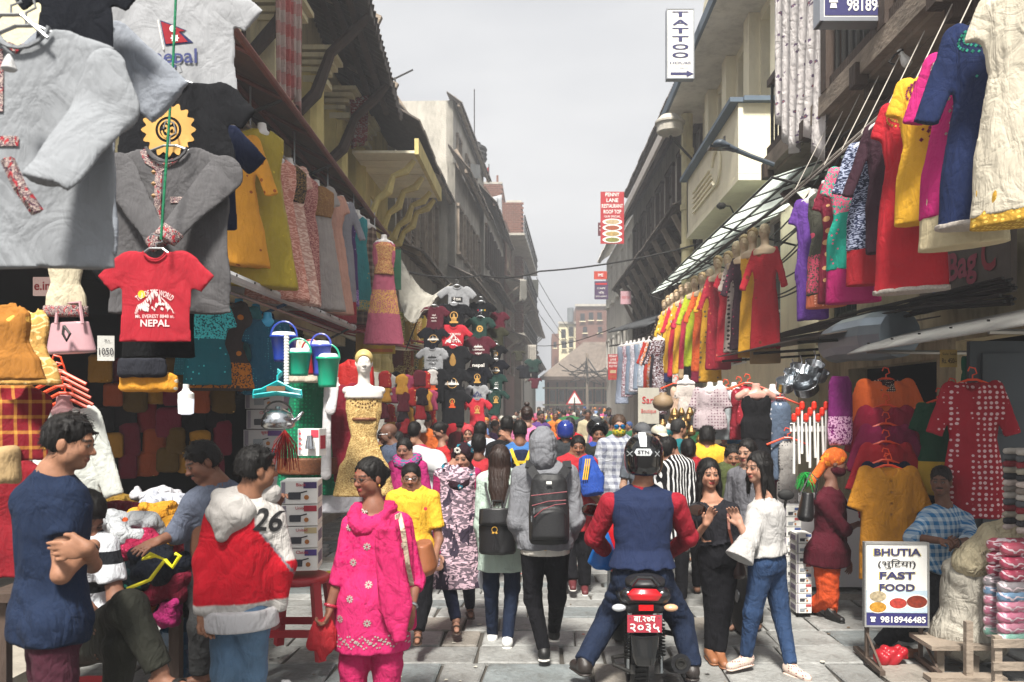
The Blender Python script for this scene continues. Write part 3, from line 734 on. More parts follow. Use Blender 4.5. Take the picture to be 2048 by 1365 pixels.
def sheet(parent,a,b,c,d,m,n=6,waves=5,amp=.02,name='roof_sheet',th=.012):
 """corrugated sheets between edge a-b (low) and d-c (high); n sheets"""
 a,b,c,d=map(Vector,(a,b,c,d));nn=(b-a).cross(d-a).normalized()
 if nn.z<0:nn=-nn
 for i in range(n):
  u0,u1=i/n,(i+1.03)/n;lift=.008*(i % 2)+R.uniform(0,.012);ext=R.uniform(-.05,.05)
  def fn(u,v):
   uu=min(1.0,u0+(u1-u0)*u);v2=v*(1+0)-(ext*(1-v))*.3;p=a.lerp(b,uu).lerp(d.lerp(c,uu),v2);return p+nn*(amp*math.sin(u*waves*2*math.pi)+lift)
  MB().grid(fn,waves*6,1,thick=nn*th).build(name,m,parent,smooth=False)
# ---------- left cream building with pilasters
t=thing('building','old cream plastered building with pilasters and a corrugated eave on curved struts','building',(-4,13,0))
wins=[(y_,y_+1.0,5.5,7.3) for y_ in (8.4,10.4,12.3,14.1,15.8)];m=MB();rect_wall(m,-3.9,1,7.2,17.2,3.0,8.1,wins);m.poly([(-3.9,7.2,8.1),(-3.9,17.2,8.1),(-3.9,7.2,10.2)],(-.25,0,0));m.box((-6,7.0,6.5),(4.2,.3,7));m.build('wall',CREAM,t)
for w_ in wins:window(t,-3.9,1,w_,WOOD,sill=CREAM)
for y_ in (8.0,9.9,11.9,13.7,15.4,17.0):
 m=MB();m.box((-3.78,y_,5.6),(.24,.42,3.6));m.lathe((-3.66,y_,3.8),[(.17,0),(.16,3.4)],12)
 m.box((-3.7,y_,3.75),(.44,.56,.25));o=m.build('pilaster',YEL if y_>13 else CREAM,t)
 m=MB();z_=7.15
 for k in range(4):m.box((-3.7+.03*k,y_,z_+.1*k),(.4+.09*k,.5+.08*k,.07))
 m.box((-3.6,y_,z_-.14),(.36,.44,.1));m.build('capital',CREAM,o)
m=MB();m.box((-3.82,12.2,4.95),(.3,9.9,.16));m.box((-3.72,12.2,5.06),(.42,9.9,.07));m.build('cornice',CREAM,t)
sheet(t,(-2.5,6.6,9.2),(-2.6,15.9,7.2),(-4.6,16.4,8.6),(-4.6,6.6,10.4),TIN,11,6,.022)
for y_,xo in ((7.8,-2.6),(9.6,-2.62),(11.4,-2.64),(13.2,-2.66),(15.0,-2.7)):
 m=MB();dz=(15.9-y_)*.215;zt=7.25+dz
 m.tube([(-3.85,y_,5.9+dz*.7),(-3.5,y_,6.2+dz*.8),(-3.3,y_+.1,6.75+dz),(-2.95,y_+.05,7.05+dz),(xo,y_,zt+.05)],[.09,.1,.08,.085,.06],7);m.build('strut',WOOD,t)
 MB().beam((-4,y_+.35,8.05+dz),(xo+.1,y_+.35,zt+.12),.1,.14).build('rafter',WOODG,t)
for k,(xa,za) in enumerate(((-3.1,7.5),(-3.4,7.75),(-3.7,8.0))):MB().beam((xa+.2,6.7,za+1.75),(xa+.2,16,za-.16),.1,.12).build('beam',WOOD,t)
m=MB()
for i in range(46):u=i/46;p=Vector((-2.5,6.6,9.15)).lerp(Vector((-2.6,15.9,7.15)),u);m.box(p,(.02,.12,.14+.05*(i % 2)),rz=R.uniform(-.3,.3))
o=m.build('eave_trim',TIN,t);o['kind']='stuff'
t=thing('building','yellow carved bay with scrolled brackets under a boarded soffit','building',(-3.6,18,0))
wins=[(17.7,18.5,4.9,6.2)];m=MB();rect_wall(m,-3.55,1,17.25,19.7,2.6,7.9,wins);m.build('wall',YEL,t);window(t,-3.55,1,wins[0],WHITEPL,sill=YEL)
for k in range(7):MB().box((-2.97,16.3+k*.5,6.62),(1.2,.47,.05)).build('soffit_board',CREAM2,t)
MB().box((-2.35,17.9,6.72),(.08,3.7,.3)).build('fascia',YEL,t)
for y_ in (16.4,17.6,18.8,19.5):
 m=MB();m.tube([(-3.5,y_,5.5),(-3.25,y_,5.55),(-3.15,y_,5.8),(-2.95,y_,5.95),(-2.85,y_,6.25),(-2.6,y_,6.35),(-2.45,y_,6.55)],[.05,.09,.06,.09,.06,.08,.05],7);m.build('bracket',YEL,t)
 m=MB();m.lathe((-3.5,y_+.15,2.6),[(.16,0),(.16,.2),(.11,.3),(.11,2.8),(.17,2.95),(.17,3.1)],12);m.build('column',YEL,t)
sheet(t,(-2.3,15.9,7.15),(-2.35,19.8,7.2),(-4.4,19.8,8.4),(-4.4,16,8.4),TILE,6,8,.03,'roof_tile')
def house(name_label,X0,Y0,X1,Y1,zl,wm,wins_z,nw,eaves,woodm=WOODG,ww=.9,top=None,door=False,ztop=None,sidewall=True):
 """facade from (X0,Y0) to (X1,Y1)"""
 t=thing('house',name_label,'building',(X0,Y0,0));d=Vector((X1-X0,Y1-Y0,0));Ln=d.length;d.normalize();side=1 if X0<0 else-1
 nrm=Vector((d.y,-d.x,0))*side;ang=math.atan2(d.y,d.x)-math.pi/2;z0,z1=zl
 def W(u,o_,z):p=Vector((X0,Y0,0))+d*u+nrm*o_;return (p.x,p.y,z)
 m=MB();wl=[]
 step=Ln/nw
 for (a,b) in wins_z:
  for i in range(nw):wl.append((step*(i+.5)-ww/2,step*(i+.5)+ww/2,a,b))
 tmp=MB();rect_wall(tmp,0,side,0,Ln,z0,z1,wl)
 m.add([W(v[1],v[0]*side,v[2]) for v in tmp.v],tmp.f)
 if sidewall:
  c=[W(0,0,z0),W(0,0,z1),W(0,-4,z1),W(0,-4,z0)];m.poly(c,(0,.25,0));c=[W(Ln,0,z0),W(Ln,0,z1),W(Ln,-4,z1),W(Ln,-4,z0)];m.poly(c,(0,-.2,0))
 m.build('wall',wm,t)
 for w_ in wl:
  f=MB();tt=.08;hw_=(w_[0]+w_[1])/2
  def bx(u,o_,z,su,so_,sz):f.box(W(u,o_,z),(so_,su,sz),rz=ang)
  bx(w_[0]-.02,.03,(w_[2]+w_[3])/2,.1,.12,w_[3]-w_[2]+.1);bx(w_[1]+.02,.03,(w_[2]+w_[3])/2,.1,.12,w_[3]-w_[2]+.1)
  bx(hw_,.034,w_[3]+.03,ww+.25,.13,.1);bx(hw_,.05,w_[2]-.04,ww+.3,.18,.09);bx(hw_,-.04,(w_[2]+w_[3])/2,.05,.05,w_[3]-w_[2]);bx(hw_,-.037,w_[2]+(w_[3]-w_[2])*.62,ww,.04,.05)
  for k in range(4):bx(hw_,.01,w_[2]+.1+k*.13,ww,.025,.03)
  o=f.build('window',woodm,t);MB().box(W(hw_,-.12,(w_[2]+w_[3])/2),(.02,ww,w_[3]-w_[2]),rz=ang).build('pane',GLASSD,o)
 for (ze,out_,rise,rm) in eaves:
  a,b,c_,dd=W(-.3,out_,ze),W(Ln+.2,out_,ze),W(Ln+.2,-.2,ze+rise),W(-.3,-.2,ze+rise)
  sheet(t,a,b,c_,dd,rm,max(3,int(Ln/1.1)),7,.025,'roof_tile' if rm in (TILE,TILE2) else 'roof_sheet')
  n=max(3,int(Ln/1.0))
  for i in range(n+1):
   u=Ln*i/n;MB().beam(W(u,.02,ze+rise-.08),W(u,out_-.05,ze-.04),.07,.1).build('rafter',woodm,t)
   if out_>.7 and i % 2 == 0:MB().beam(W(u,.0,ze-.7),W(u,out_*.8,ze-.02),.08,.1).build('strut',woodm,t)
  MB().beam(W(-.2,out_-.12,ze-.02),W(Ln,out_-.12,ze-.02),.09,.12).build('eave_beam',woodm,t)
 return t,W
house('weathered white house with tall timber windows beside the yellow carved bay',-3.4,19.8,-3.3,27,(0,9.0),WHITEP,[(5.9,8.0),(3.6,4.7)],5,[(8.3,.55,.8,TILE),(5.35,.7,.35,TIN)])
house('grey rendered house with a protruding upper floor and wooden balcony windows',-2.75,27.2,-2.45,34,(0,9.6),GREYP,[(6.8,8.3),(4.2,5.4)],4,[(9.3,.5,.8,TILE),(5.9,.65,.4,TIN)])
t_,W_=house('narrow grey house with a rooftop water tank and a slanted top floor',-3.1,30,-2.7,40,(9.0,12.6),GREYP,[(10.2,11.6)],4,[(12.4,.35,.4,TIN)])
house('brown timber fronted house in the middle of the left row',-2.3,34.2,-1.95,44,(0,10.2),GREYP,[(7.6,9.2),(4.6,6.2)],5,[(9.9,.55,.8,TILE),(6.7,.65,.4,TILE)],WOOD)
t_,W_=house('brick fronted house with stacked balconies near the far end of the left row',-1.85,44.2,-1.25,58,(0,11.5),BRICK,[(9,10.4),(6.2,7.6),(3.6,4.8)],5,[(8.2,1.1,.4,TIN),(5.4,1.1,.4,TIN)])
for z_ in (8.9,6.1,11.3):
 m=MB();
 for i in range(14):m.beam(W_(i,1.0,z_-.5),W_(i,1.0,z_+.4),.05,.05)
 m.beam(W_(0,1.0,z_+.4),W_(14,1.0,z_+.4),.06,.06);m.beam(W_(0,1.0,z_-.0),W_(14,1.0,z_-.0),.05,.05);m.build('railing',IRON,t_)
 m=MB();m.beam(W_(0,.5,z_-.55),W_(14,.5,z_-.55),1.0,.12);m.build('balcony_floor',GREYP,t_)
house('last dark house of the left row where the street opens',-1.15,58.2,-.5,80,(0,9),GREYP,[(6.6,8),(3.8,5)],6,[(8.2,.9,.4,TIN),(5.2,1.0,.4,TIN)])
t=thing('tower_block','tall exposed brick tower with a stepped top and red flag','building',(-2.2,50,0))
m=MB();m.box((-3.3,53,8),(1.9,5,13.9));m.box((-1.75,53,7.4),(1.15,5,12.9));m.build('core',mat('mortar','8d7f72',.95),t)
bm_=[MB(),MB()];zz=6.0;r_=0
while zz<15.0:
 for xx in np.arange(-4.25+(.13 if r_ % 2 else 0),-1.2,.27):
  if zz>13.9 and xx>-2.4:continue
  bm_[0].box((xx+.12,50.48,zz),(.25,.06,.115))
 for yy in np.arange(50.5,55,.27):
  bm_[0].box((-1.15 if zz<13.9 else-2.33,yy+.13,zz),(.06,.25,.115))
 zz += .135;r_ += 1
o=bm_[0].build('brick',BRICK,t);o['kind']='stuff'
m=MB();m.box((-1.6,53,13.95),(.9,5.1,.12));m.box((-3.3,53,15.05),(2.0,5.1,.12));m.build('coping',GREYP,t)
for xx in (-4.0,-3.2,-2.6):MB().box((xx,50.7,15.3),(.12,.12,.5)).build('parapet_post',BRICK,t)
m=MB();m.tube([(-3.1,50.6,15.1),(-3.1,50.6,16.2)],.03,6);m.build('flagpole',IRON,t)
MB().poly([(-3.08,50.6,16.1),(-3.6,50.62,15.55),(-3.08,50.6,15.4)],(0,.02,0)).build('flag',cloth('flag_red','a02428'),t)
t=thing('water_tank','black ribbed plastic water tank on the grey rooftop','tank',(-2.9,38,12.6))
m=MB();m.lathe((-2.95,38,12.75),[(.5,0),(.55,.1),(.5,.2),(.55,.3),(.5,.4),(.55,.5),(.5,.62),(.25,.75),(.25,.82)],18);m.build('drum',BLACKR,t)
m=MB();[m.box((x_,38,12.68),(.08,1,.16)) for x_ in (-3.3,-2.6)];m.build('stand',IRON,t)
tagit(MB().tube([(-2.9,37,12.6),(-2.9,37,15.6)],.025,5).build('antenna',IRON,loc=(-2.9,37,12.6)),'tall thin antenna mast standing on the grey rooftop of the left row','antenna')
tagit(MB().beam((-2.65,15.7,7.25),P(790,156,16),.03,.03).beam(P(785,160,16),P(826,140,16),.025,.025).build('antenna_boom',IRON,loc=(-2.9,15.7,7.35)),'thin metal boom sticking out over the street from the left eave','antenna')
# ---------- right side
t=thing('building','pale yellow plastered building with a boxy balcony and blue edged slab','building',(3.8,16,0));X=3.75
wins=[(13.3,14.5,6.6,8.4),(15.0,16.2,6.6,8.4),(16.9,18.0,6.6,8.4),(13.3,14.7,2.6,5.0),(15.5,17.8,2.6,4.6),(13.4,14.6,9.2,11),(15.4,16.6,9.2,11),(17.2,18.4,9.2,11)]
m=MB();rect_wall(m,X,-1,12.6,19.6,0,11.1,wins,.3);m.box((5.8,12.5,5.5),(4.1,.2,11));m.box((5.8,19.6,5.5),(4.1,.2,11));m.build('wall',CREAM2,t)
for w_ in wins:window(t,X+.12,-1,w_,WOOD if w_[2]>9 else WHITEPL,nv=2,nh=3)
m=MB();m.box((3.4,16.3,8.62),(1.0,8.0,.12));m.build('slab',WHITEP,t);BLU=mat('blue_grey_paint','5c6b7a',.8,.2,3,.1)
MB().box((2.88,16.3,8.63),(.06,8.1,.2)).build('slab_edge',BLU,t)
m=MB();pts=[(3.02,13.003,5.38),(3.02,17.597,5.38),(3.02,17.597,6.45),(3.02,13.003,6.45)]
m.poly(pts,(.12,0,0));m.poly([(3.017,13,5.377),(3.74,13,5.377),(3.74,13,6.453),(3.017,13,6.453)][::-1],(0,.12,0));m.poly([(3.02,17.48,5.38),(3.74,17.48,5.38),(3.74,17.48,6.45),(3.02,17.48,6.45)],(0,.12,0));m.box((3.38,15.3,5.32),(.73,4.62,.1));m.build('balcony',CREAM2,t)
m=MB();m.box((3.0,15.3,6.49),(.24,4.7,.07));m.box((3.38,12.98,6.49),(.6,.2,.072));m.build('balcony_coping',BLU,t)
m=MB();
for k in range(5):m.beam((2.995,14.7+.12*k,5.62+.1*k),(2.995,16.8,5.62+.1*k),.03,.03)
m.tube([(2.99,14.55+.35*math.cos(a),5.9+.3*math.sin(a)) for a in np.linspace(.3,5.6,14)],.025,5);m.build('relief',CREAM2,t)
for y_ in (13.0,14.75,16.55,18.3):MB().box((3.66,y_,7.53),(.2,.4,2.05)).build('pillar',CREAM2,t)
m=MB();m.tube([(3.35,19.5,.3),(3.35,19.5,8.5)],.13,10);[m.tube([(3.35,19.5,z_),(3.35,19.5,z_+.12)],.16,10) for z_ in (2,3.8,5.4,6.3,7.6)];m.build('drainpipe',mat('dirty_pipe','c9bf98',.8,.2,3,.1,dirt=.4),t)
t=thing('water_tank','round grey tub on a bracket above the drainpipe','tank',(2.95,19,8.1));m=MB();m.lathe(P(1340,268,19),[(.26,0),(.3,.03),(.3,.2),(.34,.22),(.34,.26),(.2,.4),(.05,.42)],20);m.build('tub',GREYP,t);MB().beam(P(1340,272,19),P(1385,320,19.3),.04,.04).build('bracket',IRON,t)
t,W=house('dark timber fronted building with lattice windows and steep struts beyond the cream building',3.9,19.9,3.7,34,(0,10.3),GREYP,[(7.0,8.7),(4.4,6.0)],7,[(9.0,.6,.7,TILE),(6.45,.85,.45,TILE),(10.2,.4,.7,TIN)],WOOD,ww=1.1)
MB().beam(W(-.2,.64,9.02),W(14.2,.64,9.02),.08,.3).build('fascia',mat('white_fascia','c8c0b8',.8,.2,4),t)
for i in range(9):
 MB().beam(W(.3+i*1.6,.05,5.0),W(.3+i*1.6,.75,6.35),.12,.12).build('strut',WOODG,t)
house('white plastered house with narrow windows past the timber building',3.75,34.2,3.55,46,(0,9.6),WHITEP,[(7.0,8.8),(3.8,5.2)],5,[(9.6,.5,.4,WHITEP)],WHITEP)
t=thing('building','old building with a projecting dark timber balcony over the shops','building',(4.2,8,0))
wins=[(8.7,11.2,.12,2.3),(5.2,8.3,.12,2.45),(10.9,11.9,2.75,4.7)]
m=MB();rect_wall(m,4.05,-1,4.6,12.4,0,7.8,wins,.25);m.build('wall',mat('tan_plaster','c2b595',.9,.3,1.5,.3,20,dirt=.7),t)
window(t,4.05,-1,wins[2],mat('green_grille','2f3a35',.7),nv=5,nh=6,sill=CREAM)
for k in range(6):
 y_=3.1+k*1.58;MB().beam((4.0,y_,4.72),(3.0,y_,4.72),.12,.12).build('joist',WOOD,t)
 MB().beam((4.0,y_,3.75),(3.15,y_,4.62),.11,.13).build('strut',REDW,t)
 MB().box((2.93,y_,4.86),(.12,.16,.2)).build('joist_end',WOOD,t)
for k in range(6):MB().box((3.08+k*.17,6.9,4.83),(.16,8.3,.04)).build('floor_plank',WOODG,t)
MB().box((2.98,6.9,4.95),(.14,8.4,.2)).build('edge_beam',WOODG,t);MB().box((3.5,11.08,4.95),(.95,.1,.2)).build('edge_beam',WOODG,t)
for z_ in (5.12,6.0):MB().box((2.98,6.9,z_),(.09,8.3,.09)).build('rail',WOOD,t);MB().box((3.5,11.0,z_),(.9,.08,.09)).build('rail',WOOD,t)
for k in range(44):
 y_=3.0+k*.185
 if k % 8 == 7:MB().box((2.98,y_,6.2),(.16,.16,2.3)).build('post',WOOD,t)
 else:MB().box((2.98,y_,5.56),(.035,.035,.8)).build('baluster',IRON,t)
for k in range(5):MB().box((3.1+k*.18,11.0,5.56),(.035,.035,.8)).build('baluster',IRON,t)
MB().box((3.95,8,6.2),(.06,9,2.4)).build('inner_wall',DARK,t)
MB().box((3.0,6.9,7.4),(.16,8.4,.16)).build('top_beam',WOOD,t)
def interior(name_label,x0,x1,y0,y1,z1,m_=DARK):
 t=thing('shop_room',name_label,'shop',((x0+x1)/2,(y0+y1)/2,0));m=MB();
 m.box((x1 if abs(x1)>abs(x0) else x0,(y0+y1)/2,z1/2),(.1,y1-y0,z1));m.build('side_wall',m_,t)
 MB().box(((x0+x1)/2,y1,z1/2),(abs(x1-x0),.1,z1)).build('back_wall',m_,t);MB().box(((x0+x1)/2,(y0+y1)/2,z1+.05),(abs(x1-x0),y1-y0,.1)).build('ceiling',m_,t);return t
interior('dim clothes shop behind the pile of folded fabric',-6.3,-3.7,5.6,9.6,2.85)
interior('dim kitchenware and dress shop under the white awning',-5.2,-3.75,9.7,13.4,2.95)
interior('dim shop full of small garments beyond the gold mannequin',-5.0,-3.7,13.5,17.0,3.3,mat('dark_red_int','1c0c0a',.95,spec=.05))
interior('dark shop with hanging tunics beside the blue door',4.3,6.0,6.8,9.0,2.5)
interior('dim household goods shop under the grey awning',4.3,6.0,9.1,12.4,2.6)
m=MB();m.box((-4.3,9.65,1.5),(.9,.1,3));tagit(m.build('partition_wall',mat('tiled_wall','b9a184',.6,.2),loc=(-4.3,9.65,0)),'narrow cream tiled wall between two shops on the left','wall')
t=thing('brick_building','far square brick building with terraces and a stair tower','building',(5,95,0));
def fb(px0,px1,y0,Y,m_,d_=8,z0=0):a=P(px0,y0,Y);b=P(px1,y0,Y);return MB().box(((a.x+b.x)/2,Y+d_/2,(a.z+z0)/2),(b.x-a.x,d_,a.z-z0))
fb(1152,1216,612,95,0).build('wall',BRICK,t);fb(1118,1152,648,96,0).build('wall',CREAM,t);fb(1104,1118,668,97,0).build('wall',BRICK,t)
MB().box(P(1135,646,95.9),(2.1,.3,.25)).build('terrace_edge',GREYP,t);MB().box(P(1184,611,94.9),(3.8,.4,.25)).build('terrace_edge',GREYP,t)
for (px,py,w_,h_) in ((1127,668,9,18),(1142,664,8,20),(1128,690,9,14),(1142,688,8,15),(1165,635,9,15),(1182,633,9,15),(1199,633,9,15),(1170,660,8,12),(1200,660,8,12),(1110,690,6,12)):
 c_=P(px,py,94.85 if px>1150 else 95.8);o=MB().box(c_,(w_/17.9,.12,h_/17.9)).build('window',GLASSD,t);MB().box(c_-Vector((0,.08,h_/35.8+.06)),(w_/17.9+.2,.1,.1)).build('sill',CREAM,o)
m=MB();m.lathe(P(1141,645,95),[(.35,0),(.35,1.6)],10);m.build('stair_tower',mat('grey_mesh','6d7478'),t)
t=thing('temple','low temple with a broad tiled hip roof closing the street','temple',(3,76,0))
a=[P(1080,757,72),P(1262,757,72),P(1240,757,80),P(1100,757,80)];rg=[P(1165,688,76),P(1250,688,76)]
for (p0,p1,p2,p3,n) in ((a[0],a[1],rg[1],rg[0],16),(a[3]+Vector((-1,0,0)),a[0],rg[0],rg[0],5)):
 for i in range(n):
  f=lambda u,v,i=i:p0.lerp(p1,(i+u)/n).lerp(p3.lerp(p2,(i+u)/n),v)+Vector((0,0,.07*math.sin(u*18)))
  MB().grid(f,12,6,thick=(0,0,-.08)).build('roof_panel',TILE2,t)
MB().beam(a[0],a[1],.25,.3).build('eave_beam',WOOD,t);MB().beam(rg[0],rg[1],.3,.3).build('ridge',TILE2,t)
PK=mat('pink_wall','c29a8a',.9,.2,2,.2,dirt=.3);m=MB();c0=P(1170,800,76);m.box((c0.x,77,2.2),(7.2,2,4.4));m.build('wall',PK,t)
for i in range(9):MB().box((c0.x-3.3+i*.82,75.7,2.6),(.16,.16,2.6)).build('column',WOOD,t)
for i in range(8):MB().box((c0.x-2.9+i*.82,75.95,2.7),(.42,.1,1.0)).build('window',GLASSD,t)
for z_ in (1.9,3.4):MB().box((c0.x,75.4,z_),(7.6,.25,.14)).build('band',CREAM,t)
hz_=MB().box((5,60,9.3),(130,150,24)).build('haze',None);hz_['kind']='stuff'
hmx=bpy.data.materials.new('haze_air');hmx.use_nodes=True;tt_=hmx.node_tree;tt_.nodes.clear();oo_=tt_.nodes.new('ShaderNodeOutputMaterial');vv_=tt_.nodes.new('ShaderNodeVolumePrincipled')
vv_.inputs['Color'].default_value=(.93,.95,1,1);vv_.inputs['Density'].default_value=.0048;vv_.inputs['Anisotropy'].default_value=.3;tt_.links.new(vv_.outputs[0],oo_.inputs['Volume']);hz_.data.materials.append(hmx)
# ------------------------------------------------------------------ hanging goods
PLW=mat('bust_plastic','d9d5d2',.35,.08,5,.03,30)
PLO=mat('orange_plastic','e4481c',.4,.1,5,.03,30)
MSKIN=mat('mannequin_skin','cdb496',.45,.1,8,.05,40)
MWHITE=mat('mannequin_white','d8d2cc',.35,.06,8,.03,40)
WIRE=mat('galvanised_wire','9a9c9e',.35,.1,5,.02,30,metal=.8)
UP=Vector((0,0,1))
class Gar:pass
def frame(yaw):a=rad(yaw);return Vector((math.cos(a),math.sin(a),0)),Vector((math.sin(a),-math.cos(a),0))
def bust(parent,c,r,f,q=1.0,m=PLW,head=False,hm=None,hz=.0):
 F=Field();c=np.array(c);r_=np.array(r);f_=np.array(f);u=np.array((0,0,1.0))
 if head:
  hc=c+u*.22*q+f_*.015
  C=add_head(F,hc,(r_,f_,u),q*.92,True);F.rc(c-u*.02,hc-u*.08*q,.06*q,.042*q,.03);F.loft(c-u*.1,c+u*.02,[0,.6,1],[.17*q,.17*q,.07*q],[.08*q,.08*q,.05*q],r,.02)
  fobj(F,'bust',m,parent,.014,[(hc,.14*q,.009)],colfn=None)
  if hm:
   G=Field();G.ell(C(0,-.014,.04),(.08*q,.098*q,.085*q),.01,'u',(r_,f_,u));G.ell(C(0,.09,-.03),(.066*q,.08*q,.085*q),.01,'s',(r_,f_,u));G.plane(C(0,0,-.04),-u,c-.3,c+.5);fobj(G,'hair',hm,parent,.012)
 else:
  F.rc(c-u*.05*q,c+u*.075*q,.052*q,.04*q,.02,cut='b');F.loft(c-u*.08*q,c+u*.0,[0,.7,1],[.16*q,.13*q,.06*q],[.05*q,.06*q,.045*q],r,.02)
  fobj(F,'bust',m,parent,.013)
def hanger(parent,c,r,m=WIRE,w_=.2,hook=.09):
 c,r=Vector(c),Vector(r);mb=MB()
 mb.tube([c-r*w_-UP*.07,c-r*.03,c,c+r*.03,c+r*w_-UP*.07],.006 if m is WIRE else .011,6)
 mb.tube([c,c+UP*hook*.4,c+UP*hook*.55+r*.03,c+UP*hook+r*.018,c+UP*(hook+.01)-r*.02,c+UP*hook*.75-r*.032],.004 if m is WIRE else .006,6)
 mb.build('hanger',m,parent)
def garment(label,cat,px,yt,yb,Y,m,w=1.0,yaw=0,sleeve='short',hem=1.15,waist=.84,depth=.4,folds=9,amp=.06,top='bust',q=1.0,group=None,name='dress',h=None,trim=None,topm=PLW,under=None,neckr=.075,hip=1.05,arm=0.02,belt=None,sl_len=1.0,vneck=.0,panel=None,placket=None,hm=None,fp=1.0,slm=None):
 """long hanging garment; w scales the body width (1 = .38 m shoulders)"""
 g=Gar();r,f=frame(yaw);a=P(px,yt,Y);b=P(px,yb,Y);Lg=a.z-b.z;g.L=Lg;g.r,g.f,g.top,g.bot=r,f,a,b
 rt=thing(name,label,cat,tuple(a),group);g.rt=rt;F=Field();s_=.19*w
 A=[s_*hem,s_*(hem*.5+hip*.5),s_*hip,s_*waist,s_*1.0,s_*.95,s_*.42]
 ts=[0,.28,max(.35,1-.72/Lg),max(.5,1-.44/Lg),max(.7,1-.22/Lg),max(.85,1-.06/Lg),1]
 Bd=[x*depth for x in A];Bd[-1]=s_*.35
 F.loft(np.array(b),np.array(a),ts,A,Bd,np.array(r),.02,folds=folds,amp=amp,fseed=px)
 sh=[np.array(a)+np.array(r)*s_*.8*k-np.array((0,0,.05)) for k in (-1,1)]
 if sleeve != 'none':
  ln={'short':.2,'34':.38,'long':.52}[sleeve]*sl_len
  for k,s0 in zip((-1,1),sh):
   dr=np.array(r)*k*(.3+arm)-np.array((0,0,1.0))+np.array(f)*.12;dr /= np.linalg.norm(dr);e=s0+dr*ln
   F.rc(s0,e,.062*w,.06*w,.03,cut='b',flat=(np.array(f),2.4))
 F.rc(np.array(a)-(0,0,.02)+np.array(f)*.04,np.array(a)+(0,0,.1)+np.array(f)*.02,neckr*.75,neckr*1.2,.01,'s')
 if vneck:F.rc(np.array(a)-(0,0,vneck)+np.array(f)*.12,np.array(a)+(0,0,.05)+np.array(f)*.1,.012,.07,.01,'s')
 g.F=F;hh=h or max(.012,Y/520);
 F.wrinkle(np.array(b)-1,np.array(a)+1,.005,26,int(px),.35)
 g.o=fobj(F,'cloth',m,rt,hh)
 if under:
  u=Field();zl=np.array(b)-(0,0,under[1]);u.loft(zl,np.array(b)+(0,0,.15),[0,1],[s_*hem*1.02,s_*hem*.93],[s_*hem*depth,s_*hem*depth*.92],np.array(r),.01,folds=folds+3,amp=amp,fseed=px+1);fobj(u,'underskirt',under[0],rt,hh)
 if trim:
  T=Field();T.loft(np.array(b)-(0,0,.004),np.array(b)+(0,0,trim[1]),[0,1],[A[0]*1.03+.004,A[0]*1.02+.004],[Bd[0]*1.03+.004,Bd[0]*1.02+.004],np.array(r),0,folds=folds,amp=amp,fseed=px);fobj(T,'hem_trim',trim[0],rt,min(hh,.014))
 if top == 'bust':bust(rt,a,r,f,q,topm)
 elif top == 'head':bust(rt,a,r,f,q,topm,True,hm)
 elif top == 'hanger':hanger(rt,a+UP*.02,r,topm)
 if placket:
  mb=MB()
  for i in range(placket[1]):
   c=a-UP*(.1+i*.09);mb=MB();mb.lathe(c+f*.3,[(.0,-.003),(.011,0),(.0,.003)],8,axis=f);print_on(F,mb,-np.array(f),'button',placket[0],rt,start=0)
 if panel:
  mb=MB()
  rr_=random.Random(int(px))
  for i in range(26):
   t=-2.7+5.4*i/25;
   for k,R_ in enumerate((.085,.11,.135)):
    c=a+r*(R_*w*math.sin(t))*1.0-UP*(.03+R_*1.25*(math.cos(t)*.5+.5))+f*.3;s1=.0085+.004*rr_.random()
    mb.poly([c+r*s1,c+UP*s1,c-r*s1,c-UP*s1],tuple(f*.002))
  for i in range(panel[1]):
   c=a-UP*(.2+.34*rr_.random())+r*(rr_.uniform(-.06,.06))*w+f*.3;s1=rr_.uniform(.008,.016);mb.poly([c+r*s1,c+UP*s1,c-r*s1,c-UP*s1],tuple(f*.002))
  print_on(F,mb,-np.array(f),'embroidery',panel[0],rt,.003,start=0)['kind']='stuff'
 return g
def tee(label,px,yt,yb,Y,m,wpx=None,yaw=0,name='t_shirt',cat='shirt',group=None,sleeve='short',h=None,hang=WIRE,roll=0,vneck=0,collar=None,sdrop=1.0):
 g=Gar();r,f=frame(yaw);a=P(px,yt,Y);b=P(px,yb,Y);Lg=a.z-b.z;g.L=Lg;g.r,g.f,g.top,g.bot=r,f,a,b;s_=(wpx*Y/CF/2) if wpx else Lg*.36
 rt=thing(name,label,cat,tuple(a),group);g.rt=rt;F=Field();A_,R_=np.array(a),np.array(r);Z=np.array((0,0,1.0));k=Lg/.72
 F.loft(np.array(b),A_,[0,.3,.72,.93,1],[s_*.98,s_*.94,s_*.94,s_*.97,s_*.5],[.02*k,.018*k,.02*k,.018*k,.012*k],R_,.01,folds=5,amp=.04,fseed=px)
 for sg in (-1,1):
  s0=A_+R_*sg*s_*.74-Z*.085*k
  if sleeve == 'short':e=s0+R_*sg*.19*k-Z*.17*k*sdrop;F.rc(s0,e,.088*k,.086*k,.03,cut='b',flat=(np.array(f),5.5))
 F.ell(A_+Z*.02*k,(.09*k,.2,.07*k),.008,'s',(R_,np.array(f),Z))
 F.wrinkle(np.array(b)-1,A_+1,.0045*k,15,int(px+yt),.8)
 g.F=F;g.k=k;g.c=a-UP*Lg*.42;hh=h or max(.009,Y/700);g.o=fobj(F,'cloth',m,rt,hh)
 mb=MB();mb.tube([a+r*.093*k*math.cos(t)-UP*(.083*k*math.sin(t)-.018*k)+f*.035*k for t in np.linspace(.25,math.pi-.25,9)],.007*k,5);mb.build('collar',collar or m,rt)
 if hang:hanger(rt,a+UP*.015,r,hang,s_*.7,.1*k)
 return g
